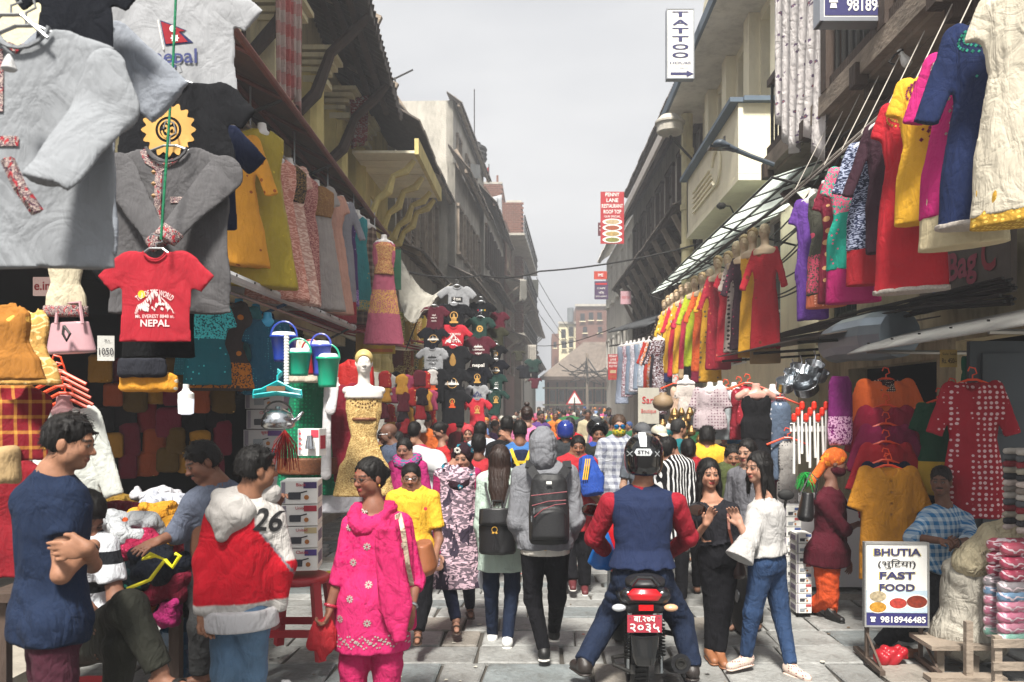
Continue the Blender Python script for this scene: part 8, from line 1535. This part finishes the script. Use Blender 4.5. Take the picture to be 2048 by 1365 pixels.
garment('white kurta with small brown motifs on a pink bust at the back of the stall','kurta',128,815,1010,5.2,C('whitemot','c4c8c2',('dots','6a3c2c',9,.1)),1.0,yaw=8,sleeve='long',hem=1.25,topm=mat('pink_bust','b88a8c',.5),q=1.0)
garment('tan gold embroidered cloth hanging at the left edge','dress',20,605,760,3.6,C('tangold','a86e24',('boti','d8a850',14,.2,-9,-8)),.5,yaw=0,sleeve='none',top=None,hem=1.6,folds=5,amp=.12)
garment('bright gold lined dress with a round hem next to the tan cloth','dress',62,612,770,3.9,C('goldlin','d0a050',('swirl','e8cc90',7,.7)),.42,yaw=0,sleeve='none',top=None,hem=1.8,folds=5,amp=.14)
garment('red and gold chequered velvet dress below the gold cloth','dress',30,770,920,4.0,C('redvel','7a0c1e',('plaid','b8863c',14,.78)),.85,yaw=10,sleeve='none',top=None,hem=1.2)
garment('red brocade cloth at the lower left edge behind the navy t-shirt','dress',20,920,1150,4.4,C('redbro','8a1020',('boti','c89a50',14,.25,-9,-8)),1.0,yaw=10,sleeve='none',top=None,hem=1.2)
folded('beige brocade panel at the left edge under the velvet dress',15,930,50,75,3.9,'b09468',('boti','d8c090',18,.2,-9,-8),None)
garment('cream kurta with striped trim hanging above the pink handbag','kurta',132,500,632,4.3,C('cremk','cfc4a8'),.45,yaw=5,sleeve='none',top=None,hem=1.2,trim=(TRIM,.05))
t=thing('handbag','glossy pink structured handbag with a charm hanging by the cream kurta','handbag',P(143,705,4.3));F=Field();F.loft(np.array(P(143,707,4.3)),np.array(P(140,645,4.3)),[0,.06,1],[.12,.125,.095],[.05,.055,.03],(1,0,0),.01);fobj(F,'bag',mat('pink_leather','b08a90',.3,.08,6,.06,60),t,.006)
MB().tube([P(112,648,4.25),P(115,610,4.27),P(160,605,4.27),P(165,648,4.25)],.009,6).build('handle',mat('pink_leather',''),t);MB().tube([P(128,652,4.2),P(140,668,4.19),P(133,682,4.19),P(126,668,4.19),P(128,652,4.2)],.007,5).build('charm',IRON,t)
for k in range(5):c_=P(115+k*5,745+k*14,5.0+k*.05);hanger(thing('coat_hanger','orange plastic hanger number %s down the stack by the white kurta' % ['one','two','three','four','five'][k],'hanger',tuple(c_)),c_,Vector((1,.1,0)),PLO,.16)
t=thing('table','low table hidden under the heap of fabrics','table',P(300,1200,5.3));c_=P(285,1100,5.6);MB().box((c_.x,5.6,.72),(1.15,1.5,.05)).build('tabletop',WOOD,t)
for sx in (-1,1):
 for sy in (-1,1):MB().box((c_.x+sx*.5,5.6+sy*.65,.41),(.06,.06,.58)).build('leg',WOOD,t)
gr='unfolded fabrics heaped on the left table'
piles=[('white cloth with grey embroidery on top of the heap',300,990,90,16,5.9,'c4c4ca',None),('plain white sheet across the heap',335,1005,75,20,5.7,'bcc0cc',None),('mustard folded cloth at the back of the heap',235,1000,50,14,5.9,'8a6a20',None),('maroon cloth under the white sheet',240,1020,60,16,5.6,'5c1020',None),('bright yellow orange crumpled cloth',300,1028,55,22,5.3,'e8a00c',None),('white cloth with orange flower embroidery on the near edge',245,1052,75,30,4.9,'b8bcc0',('dots','c8582c',7,.16)),('yellow cloth sliding over the near edge',350,1065,38,28,5.1,'e8a410',None),('pink red glittery cloth by the reaching hand',290,1085,60,26,4.9,'9c1040',('dots','c84a70',40,.2)),('black cloth with yellow piping',320,1128,68,36,4.8,'0e1420',('dots','1a4a50',14,.2)),('teal patterned black cloth lower in the heap',270,1140,60,40,4.9,'10262c',('dots','2a7a6c',14,.25)),('dark red frilled cloth low in the heap',345,1165,45,40,4.85,'6c0c28',None),('golden yellow crochet cloth hanging low',278,1220,22,40,4.8,'d89010',('dots','b06c08',40,.3)),('pink and gold printed cloth hanging low',345,1215,24,44,4.8,'a81c68',('dots','d8a0b0',12,.2)),('dark bundle at the bottom of the heap',300,1190,85,60,5.2,'120f16',None),('crimson bundle at the back of the heap',380,1090,35,60,5.5,'8a1224',None)]
for i,(lb,px,py,wx,hy,Y,c_,pat) in enumerate(piles):
 F=Field();c0=np.array(P(px,py,Y));k=Y/CF;rr_=random.Random(i)
 for j in range(7):a=c0+np.array((rr_.uniform(-.8,.8)*wx*k,rr_.uniform(-.08,.08),rr_.uniform(-.7,.7)*hy*k));b=c0+np.array((rr_.uniform(-.8,.8)*wx*k,rr_.uniform(-.1,.1),rr_.uniform(-.8,.6)*hy*k));F.rc(a,b,min(hy,wx)*k*.55,min(hy,wx)*k*.4,.05)
 F.wrinkle(c0-1,c0+1,.009,32,i,1.4);t=thing('fabric',lb,'fabric',tuple(c0),gr);fobj(F,'cloth',C('pile%d' % i,c_,pat,fold=.8),t,.011)
 if i == 8:
  for pts in (((255,1178),(300,1160),(330,1120),(300,1108),(285,1118),(310,1112)),((330,1120),(345,1135),(360,1112),(350,1108))):mb=MB();mb.tube([P(x,y_,4.62) for x,y_ in pts],.011,6);mb.build('piping',mat('yellow_piping','d8d010',.6),t)
t=thing('water_jar','translucent dark blue water jar under the fabric table','jar',P(385,1290,5.2));c_=P(362,0,5.2);c_.z=.12;MB().lathe(c_,[(.13,0),(.14,.03),(.13,.12),(.14,.15),(.13,.24),(.14,.27),(.12,.34),(.04,.4),(.035,.44)],20).build('jar',mat('blue_jar','14405a',.15,.1,4,.03,trans=.3),t)
for i in range(5):F=Field();c0=np.array(P(385+i*14,1338-(i % 3)*9,5.0));c0[2]=.15;F.ell(c0,(.06,.05,.03));F.wrinkle(c0-1,c0+1,.008,50,i,2);tagit(fobj(F,'litter',mat('litter%d' % (i % 3),['9ab4c8','8a8a88','b8503a'][i % 3],.6),None,.01,loc=tuple(c0)),'crumpled %s wrapper on the ground below the fabric table, %s' % (['pale blue','grey','red'][i % 3],['leftmost','second','middle','fourth','rightmost'][i]),'litter')
gr='small garments hanging in the shop beyond the gold mannequin';cc_=[('b01c20','red'),('8a1420','dark red'),('c8902c','gold'),('c8c4c0','white'),('5a1a28','maroon'),('a83c60','pink'),('241a20','black')]
for r_ in range(4):
 for k in range(9):
  c_,nm=cc_[(k*3+r_*2) % 7];px=768+k*12+(r_ % 2)*4+R.uniform(-4,4);ry=R.uniform(-8,8);garment('small %s garment, %s row, %s in the shop past the gold mannequin' % (nm,rws[r_],['first','second','third','fourth','fifth','sixth','seventh','eighth','last'][k]),'garment',px,745+r_*32+ry,785+r_*32+ry*2,12.2+(k % 3)*.3+.06*k,C('sm'+c_,c_,('dots','c8a060',20,.2) if c_ == 'b01c20' else None),.42,yaw=15,sleeve='none' if r_>1 else 'short',top=None,hem=1.2,q=.5,group=gr,h=.028,neckr=.02,sl_len=.5)
# ------------------------------------------------------------------ stalls: right
gr='tunics on orange hangers in one stack'
for i,(yt,c_,nm) in enumerate(((762,'e86414','bright orange tunic with a beaded yoke, back of the hanger stack'),(815,'9c1038','crimson tunic, second of the hanger stack'),(852,'8a1048','magenta tunic, third of the hanger stack'),(888,'b01424','red tunic, fourth of the hanger stack'),(925,'141a38','dark navy tunic, fifth of the hanger stack'))):
 g=garment(nm,'tunic',1772,yt,1030+i*8,7.6-i*.1,C('stk%d' % i,c_),1.22-.06*i,yaw=-6,sleeve='long' if i == 0 else '34',top='hanger',topm=PLO,hem=1.05,waist=.95,group=gr,arm=.08)
 if i == 0:
  F=Field();a=np.array(g.top);F.loft(a-(0,0,.1),a+(0,0,.01),[0,1],[.13,.1],[.1,.07],np.array(g.r),.0);F.rc(a-(0,.1,-.02),a+(0,0,.1),.06,.09,.01,'s');fobj(F,'yoke',C('yoke','2a1418',('dots','c8b8a8',60,.3)),g.rt,.01)
g=garment('mustard yellow kurta with a button placket, front of the hanger stack','tunic',1776,936,1160,6.95,C('mustard','cf8a0c',fold=.5),1.15,yaw=-6,sleeve='34',top='hanger',topm=PLO,hem=1.05,waist=.98,vneck=.12,placket=(mat('mustard_btn','a8701c',.5),4),folds=7,amp=.05,sl_len=.8,arm=.05)
t=folded('purple embroidered shawl folded flat at the side of the hanger stack',1680,822,54,138,7.4,'7c1c6c',('boti','d8a8c8',18,.14,-.62,-.35),None)
garment('yellow and dark green tunic on an orange hanger in the dark doorway','tunic',1880,805,990,7.2,C('ylgr','c8a01c',('hs','14402c',.9,.55)),.9,yaw=-20,sleeve='short',top='hanger',topm=PLO)
garment('red long tunic with white polka dots by the blue door','dress',1945,765,1035,6.7,C('polka','a8142c',('dots','d8b8bc',24,.3)),1.05,yaw=-25,sleeve='34',top='hanger',topm=PLO,hem=1.15)
garment('black lace scarf hanging behind the polka dot tunic','scarf',1962,750,900,7.0,C('blklace','141416',('dots','a8a8a8',20,.2)),.5,yaw=-20,sleeve='none',top=None);garment('narrow green cloth hanging from the awning rod','cloth',1932,700,790,6.9,C('grnst','14604a'),.2,yaw=0,sleeve='none',top=None)
for k in range(6):c_=P(1905-k*3,780+k*26,7.3);hanger(thing('coat_hanger','spare orange hanger, %s down the dark doorway' % ['first','second','third','fourth','fifth','last'][k],'hanger',tuple(c_)),c_,Vector((1,-.3,0)),PLO,.12)
t=thing('door','dark blue grey wooden shop door with panels','door',(3.75,6.6,0));BD=mat('blue_door','39434c',.6,.2,3,.1,dirt=.2);MB().box(P(2012,870,6.75)+Vector((0,.1,-.35)),(.5,.05,2.2)).build('leaf',BD,t)
for k in range(3):MB().box(P(2012,870,6.75)+Vector((0,.06,.4-k*.65)),(.32,.03,.5)).build('panel',BD,t)
gr='folded textiles stacked on the shelf at the right edge'
for k in range(13):
 c_=['b8b0a8','5a5c60','8a2c34','a8a090','3c3c40','c8b8b0','8a8078'][k % 7];a=P(2075,905+k*13,5.6);F=Field();F.rc(np.array(a)-(.12,.0,0),np.array(a)+(.14,0,0),.022,.022,.03);F.rc(np.array(a)+(-.12,.16,0),np.array(a)+(.14,.16,0),.022,.022,.12);F.wrinkle(np.array(a)-1,np.array(a)+1,.004,50,k,2);t=thing('folded_textile','folded %s textile, layer %s from the top of the shelf at the edge' % (['grey','slate','red','beige','black','cream','taupe'][k % 7],['one','two','three','four','five','six','seven','eight','nine','ten','eleven','twelve','thirteen'][k]),'textile',tuple(a),gr);fobj(F,'cloth',C('tx'+c_,c_),t,.012)
PK_=mat('wrapped_pink','a8405c',.25,.3,12,.4,20,coat=.6,pat=('swirl','c87a8c',5,.6));gr='plastic wrapped bundles stacked beside the white sacks'
for k,(y_,c_,nm) in enumerate(((1100,'a8485c','rose pink wrapped bundle on top of the stack'),(1128,'a03c54','second rose pink wrapped bundle'),(1152,'9a3850','third rose pink wrapped bundle'),(1176,'8a8488','grey white wrapped bundle'),(1194,'6a8aa8','pale blue wrapped bundle'),(1214,'c07a90','light pink wrapped bundle'),(1236,'b86a84','floral pink wrapped bundle'),(1258,'b07488','second floral pink wrapped bundle'),(1278,'7aa89a','mint green wrapped bundle at the bottom'))):
 a=P(2070-(k>2)*6,y_,5.45);F=Field();F.rc(np.array(a)-(.17,-.02,0),np.array(a)+(.2,.05,0),.044,.044,.02,flat=((0,0,1),1.0));F.rc(np.array(a)+(-.16,.2,0),np.array(a)+(.2,.2,0),.045,.045,.05);F.wrinkle(np.array(a)-1,np.array(a)+1,.004,45,k,2);t=thing('wrapped_bundle',nm,'bundle',tuple(a),gr);fobj(F,'bundle',mat('wrap%d' % k,c_,.3,.35,14,.5,25,coat=.5,pat=('swirl','d8c4cc',6,.72)),t,.01)
def sack(label,pts,Y,m,cat='sack'):
 F=Field();
 for (x0,y0,r0,x1,y1,r1) in pts:F.rc(np.array(P(x0,y0,Y)),np.array(P(x1,y1,Y)),r0*Y/CF,r1*Y/CF,.08)
 c0=np.array(P(pts[0][0],pts[0][1],Y));F.wrinkle(c0-2,c0+2,.01,14,int(pts[0][0]),1.2);F.wrinkle(c0-2,c0+2,.004,45,int(pts[0][0])+1,1.2);t=thing('sack',label,cat,tuple(c0));fobj(F,'sack',m,t,.01);return t
SK=cloth('sack_cloth','bcb6a8',fold=.8,var=.25);SK2=cloth('sack_cloth_cream','c0b494',fold=.9,var=.2)
sack('tall dirty white sack standing below the leaning man',[(1935,1165,46,1938,1265,58),(1905,1268,42,1972,1270,46),(1925,1145,34,1970,1165,44)],5.95,SK);sack('bulging cream sack lying across the top of the white sack',[(1948,1112,30,2020,1085,42),(1985,1075,28,2060,1078,42),(1930,1128,22,1995,1122,30)],5.85,SK2)
t=thing('bench','rough wooden bench frame under the white sacks','bench',P(1920,1330,5.9));
for x_ in (1885,1955):c_=P(x_,1325,5.75);MB().box((c_.x,5.8,.1),(.05,.05,.22)).build('leg',WOODG,t)
MB().box((P(1920,0,5.8).x,5.85,.2),(.5,.35,.03)).build('board',WOODG,t);MB().box((P(1915,0,5.7).x,5.6,.03),(.5,.12,.03)).build('plank',WOODG,t)
t=thing('crate','weathered wooden crate frame under the wrapped bundles','crate',P(2030,1330,5.3));c0=P(2040,0,5.35).x
for dx in (-.2,.25):
 for dy in (0,.35):MB().box((c0+dx,5.25+dy,.2),(.045,.045,.4)).build('post',WOODG,t)
for z_ in (.1,.22,.36):MB().box((c0+.02,5.22,z_),(.52,.02,.05)).build('slat',WOODG,t)
t=thing('plastic_bag','crumpled translucent red plastic bag on the ground behind the sign','bag',P(1795,1330,6.0));F=Field();c_=np.array(P(1785,1322,6.0));c_[2]=.07;F.rc(c_-(.05,0,.02),c_+(.05,0,0),.07,.05,.03);F.wrinkle(c_-1,c_+1,.014,34,4,1.5);fobj(F,'bag',translucent(mat('bag_red','c0303c',.25),.4,'e8505c'),t,.008)
for (px,py,nm,c_) in ((1825,1328,'brown brick lying by the foot of the sign','7a5038'),(1808,1312,'white crumpled paper near the red bag','b8b8bc')):p=P(px,py,6.1);p.z=.04;F=Field();F.rc(np.array(p)-(.05,0,0),np.array(p)+(.05,.02,0),.035,.03);F.wrinkle(np.array(p)-1,np.array(p)+1,.004,60,3);tagit(fobj(F,'litter',mat('lit'+c_,c_,.8),None,.009,loc=tuple(p)),nm,'litter')
gr='small white kitchen cartons in towers behind the parked motorcycle'
for col_,(px,n,y0,Y,w_) in enumerate(((1585,9,1015,7.9,34),(1608,8,1068,7.3,30))):
 for k in range(n):cbox('%s small carton in the %s tower by the maroon kurta' % (['topmost','second','third','fourth','fifth','sixth','seventh','eighth','ninth'][k],['left','right'][col_]),px-w_/2,px+w_/2,y0+k*20,y0+18.5+k*20,Y,.2,group=gr,title=None,pic=1+k % 2,tcol=ink('a84a4a' if k % 2 else '4a5a8a'))
t=thing('display_rack','white rack of cleaning brushes with red and orange heads','rack',P(1620,900,7.6));
for k in range(9):
 x_=1588+k*8;y_=838-(k % 3)*12
 b_=thing('toilet_brush','white toilet brush with a %s holder, %s on the rack' % (['red','orange red','bright red'][k % 3],['first','second','third','fourth','fifth','sixth','seventh','eighth','last'][k]),'brush',P(x_,y_,7.5),'white brushes with red heads hanging in a row');MB().lathe(P(x_,y_+6,7.5),[(.016,0),(.024,.02),(.022,.06),(.01,.075)],12).build('holder',mat('holder_red','d8301c',.35),b_);MB().tube([P(x_+(k % 2)*3,y_+110-(k % 4)*8,7.5),P(x_,y_+6,7.5)],[.012,.009],6).build('stem',WHITEPL,b_)
MB().box(P(1618,858,7.55),(.34,.02,.05)).build('card',SW,t);MB().tube([P(1580,848,7.6),P(1655,845,7.6)],.008,6).build('bar',WIRE,t)
for i,(px,py,r_,nm) in enumerate(((1600,745,.1,'steel tiffin pot'),(1628,735,.085,'round steel pan'),(1584,752,.07,'wire basket pot'),(1640,750,.07,'small saucepan'),(1612,775,.11,'large grey lid'),(1570,770,.08,'dull wok'))):
 t=thing('cooking_pot','%s hanging over the brushes on the right, %s' % (nm,['topmost','beside the hook','at the end of the rail','on the right','largest','lowest'][i]),'pot',P(px,py,7.7),'steel pots hanging over the brushes');MB().lathe(P(px,py,7.7),[(r_*.8,-.06),(r_,-.04),(r_,.04),(r_*1.08,.045),(r_*.95,.04),(r_*.8,-.03),(0,-.035)],24,axis=(R.uniform(-.4,.4),-.5,.8)).build('pot',STEEL,t,smooth=True);MB().tube([P(px,py-6,7.7),P(px+4,py-22,7.7),P(px,py-34,7.7)],.006,5).build('hook',STEEL,t)
tuft('bunch of green plastic bristles at the foot of the rack',1610,945,965,7.3,'149a3c',60,.04)
t=thing('counter','counter stacked with pale cartons under the kitchenware','counter',P(1600,1000,8.2));MB().box((P(1640,0,8.2).x,8.9,.45),(1.0,1.2,.8)).build('counter',mat('carton_grey',''),t)
g=garment('pink mannequin bust in a black tank top and black skirt','mannequin',1512,782,880,8.6,C('tank','17171a'),.82,yaw=0,sleeve='none',top='bust',topm=mat('pink_skin_bust','c89a8c',.4),hem=1.0,name='mannequin',neckr=.11,under=(C('blksk','1c1c20'),.3))
for s_ in (-1,1):F=Field();a=np.array(g.top);F.rc(a+(s_*.1,0,-.02),a+(s_*.17,.02,-.06),.045,.04);fobj(F,'shoulder',mat('pink_skin_bust',''),g.rt,.012)
gr='garments hanging under the grey tin awning behind the crowd'
for i,(px,yt,yb,Y,c_,pat,nm,w_) in enumerate(((1420,775,860,9.6,'b8a8ac',('dots','6a4a58',30,.25),'pale floral blouse on a pink bust',.9),(1452,780,880,9.8,'b4bcc0',None,'light grey cardigan',.6),(1468,775,900,10,'1f5a80',('hs','b8a040',9,.8),'blue striped shawl',.4),(1478,775,880,9.6,'8a1c2c',('boti','c86070',18,.2,-9,-8),'red brocade dress',.5),(1440,772,860,10.4,'6a7a94',('swirl','b0b8c8',20,.6),'blue patterned dress',.5),(1495,770,850,9.4,'9c1c2c',('dots','d86070',20,.2),'red floral dress beside the tank top',.6),(1545,780,900,9,'3a2430',('swirl','8a6a7a',20,.6),'plum patterned dress',.6),(1560,800,960,8.6,'5a6a80',('dots','b8b8c0',20,.25),'slate dotted dress',.6),(1535,890,1010,8.8,'7a2a4a',('dots','2a1820',20,.3),'dark pink printed trousers',.5),(1575,880,1010,8.5,'a8a4a0',('dots','4a4a4c',34,.3),'grey speckled dress',.5),(1372,760,830,10.8,'d0c4bc',None,'cream hat and blouse',.5),(1352,770,830,11.2,'c8a890',None,'beige straw bag',.4),(1340,850,900,11.5,'1c7a80',('dots','c83c4c',20,.25),'teal embroidered tunic',.6))):
 garment('%s hanging in the right hand clothes stall' % nm,'garment',px,yt,yb,Y,C('rs%d' % i,c_,pat),w_,yaw=-15,sleeve='short' if i % 2 == 0 else 'none',top='hanger' if i % 2 else 'bust',topm=PLW if i % 2 == 0 else PLO,q=.8,group=gr,h=.02)
BR_=mat('brass','8a6a3c',.4,.5,30,.4,60,metal=.6)
for i in range(34):
 px,py=1322+R.random()*78,790+R.random()*110;t=thing('brass_ornament','%s %s hanging %s in the brassware display' % (R.choice(['tiny','small','dull']),['bell','gourd','lamp','pendant'][i % 4],'at position %s' % ['high','mid','low'][i % 3]+', '+['near the cap','near the hats','by the teal tunic','by the wooden post','by the yellow t-shirt'][i % 5]),'ornament',P(px,py,10.3),'brass ornaments hung at the right stall');r_=R.uniform(.025,.06);MB().lathe(P(px,py,10.3+R.random()),[(r_*.3,r_*1.4),(r_*.6,r_),(r_,0),(r_*.9,-r_*.6),(r_*.3,-r_)],9).build('ornament',BR_,t)
t=thing('gourd_pot','round brown gourd pot hanging at the end of the brassware','pot',P(1326,812,10.2));MB().lathe(P(1326,822,10.2),[(.05,0),(.11,.04),(.13,.1),(.1,.17),(.04,.2),(.05,.22)],16).build('pot',mat('gourd','8a7458',.6),t,smooth=True)
b=board('faded white banner with red script hung behind the far right stall',1276,1318,776,848,13,mat('banner_w','b0aca0',.8,.2,dirt=.3),th=.02,name='banner');stx(b,'Sari',0,.15,.2,PR,.6,.01);stx(b,'Boutique',0,-.15,.12,PR,.7,.005)
# ------------------------------------------------------------------ the crowd
def cproto(k,fem,hair,hl,yaw):
 o=person('crowd',CX,10.0,1.64-.08*fem,yaw,fem=fem,hair=hair,hairlen=hl,coarse=True,hands=(None,None),skin=['96664a','83563f','a5785c'][k % 3],eyes=False,hairm=mat('crowd_hair','14100e',.7,.4,30,.6,60,src='obj'),top=dict(mat=cloth('crowd_cloth','ffffff',src='obj',fold=.4),sleeve=['short','long'][k % 2],fit=.026),bottom=dict(mat=BLKT if k % 2 else JEAN,fit=.02));return o.rt
protos=[(cproto(*a),a) for a in ((0,False,'short',0,180),(1,False,'short',0,0),(2,True,'long',.3,180),(3,True,'tied',0,0),(4,False,'crew',0,172),(5,True,'pony',0,178),(6,False,'messy',0,12),(7,True,'bun',0,-15))]
pal={'white':'c0c0c4','sky blue':'6a8cb4','black':'18181b','red':'a81c28','grey':'6c6e74','navy':'1c2848','pink':'c05a84','green':'2c5a3c','orange':'c8682c','cream':'b8ac90','maroon':'5c1826','yellow':'c8a028','purple':'5a3a70','teal':'1f6a70','brown':'5a4030'}
heroes=[(c.location.x,c.location.y) for c in bpy.data.objects if c.name.startswith('person') and c.parent is None and not any(c is p[0] for p in protos)]
placed=list(heroes);cnt=0;rc_=random.Random(5);y=9.6;used=set()
PL=['near the shirt wall','in mid street','by the right stalls','under the pale dresses','before the temple','beside the far left shops','amid the crowd','by the blue helmet','behind the grey hood','past the plaid shirt','near the warning sign','by the far umbrellas']
while y<62 and cnt<210:
 y += .16 if y<25 else .24;xl=-2.2 if y<20 else-1.7+(y-20)*.03;xr=2.9
 x=rc_.uniform(xl,xr)
 if y>45:xr=4.5;x=rc_.uniform(-.2,xr)
 if any((x-a) ** 2+(y-b) ** 2<.34 for a,b in placed):continue
 pr,a=protos[rc_.randrange(8)];cn=rc_.choice(list(pal));c=copy_tree(pr);c.location=(x,y,0);c.rotation_euler=(0,0,rad(rc_.gauss(0,28)));s_=rc_.uniform(.88,1.09);c.scale=(s_,s_,s_)
 for ch in c.children:ch.color=tuple(v*rc_.uniform(.85,1.1) for v in lin(pal[cn])[:3])+(1,)
 hn={'short':'short black hair','long':'long black hair','tied':'tied back hair','crew':'cropped hair','pony':'a ponytail','messy':'ruffled hair','bun':'a hair bun'}[a[2]]
 hc_=rc_.choice(['0e0b0a']*12+['2a1a12','3a3432','2a1a12','a0202c','b8b4a8','2c4a80','c87a28','5a5a5c'])
 for ch in c.children:
  if ch.name.startswith('hair'):ch.color=lin(hc_)
 dw='close by' if y<13 else ('further on' if y<17 else ('midway' if y<25 else ('far off' if y<40 else 'distant')))
 lab='%s in a %s top with %s, %s' % ('woman' if a[1] else 'man',cn,hn,dw)
 k_=rc_.randrange(12)
 for j in range(12):
  l2=lab+' '+PL[(k_+j) % 12]
  if l2 not in used:break
 used.add(l2);c['label']=l2;c['group']='people in the crowd filling the street';placed.append((x,y));cnt += 1
for pr,a in protos:
 for ch in list(pr.children):bpy.data.objects.remove(ch)
 bpy.data.objects.remove(pr)
for i,(px,yt,c_,nm) in enumerate(((535,640,'0a5a78','deep teal kurta nearest the hanging buckets'),(398,600,'1a7a90','turquoise kurta half behind the red child t-shirt'),(462,625,'0c4a5c','petrol blue kurta between the brown and the cyan kurtas'))):
 garment(nm,'kurta',px,yt,yt+150,8.6+i*.3,C('tl%d' % i,c_,('dots','5ac0c8',40,.15)),1.0,yaw=28,group='kurtas on blue busts under the white awning',topm=BLB,hem=1.3,folds=8,amp=.08)
# ------------------------------------------------------------------ small litter and stains on the street
LM=[mat('litter_a','b8b4a8',.8),mat('litter_b','6a5a48',.9),mat('litter_c','a84a3c',.7),mat('litter_d','3c3a38',.9)]
m=[MB() for _ in LM]
for i in range(260):
 k=R.choice((0,0,1,1,1,3,3,2));y=3.9+9*R.random() ** 1.4;x=R.uniform(-2.9,3.3);s_=R.uniform(.006,.022);a=R.random()*6.28;h=.006+R.random()*.006
 pts=[(x+s_*math.cos(a+q)*R.uniform(.6,1.3),y+s_*math.sin(a+q)*R.uniform(.6,1.3),h+R.uniform(0,.006)) for q in (0,1.3,2.6,3.9,5.1)];m[k].add(pts,[(0,1,2,3,4)])
for k,mm in enumerate(m):tagit(mm.build('litter',LM[k]),kind='stuff')
p=P(572,1262,5.4);p.z=.05;F=Field();F.ell(np.array(p),(.04,.035,.03));F.wrinkle(np.array(p)-1,np.array(p)+1,.006,60,9,2);tagit(fobj(F,'litter',mat('crumple','b4b6b8',.5),None,.007,loc=tuple(p)),'crumpled silvery paper ball on the stones by the red stool','litter')
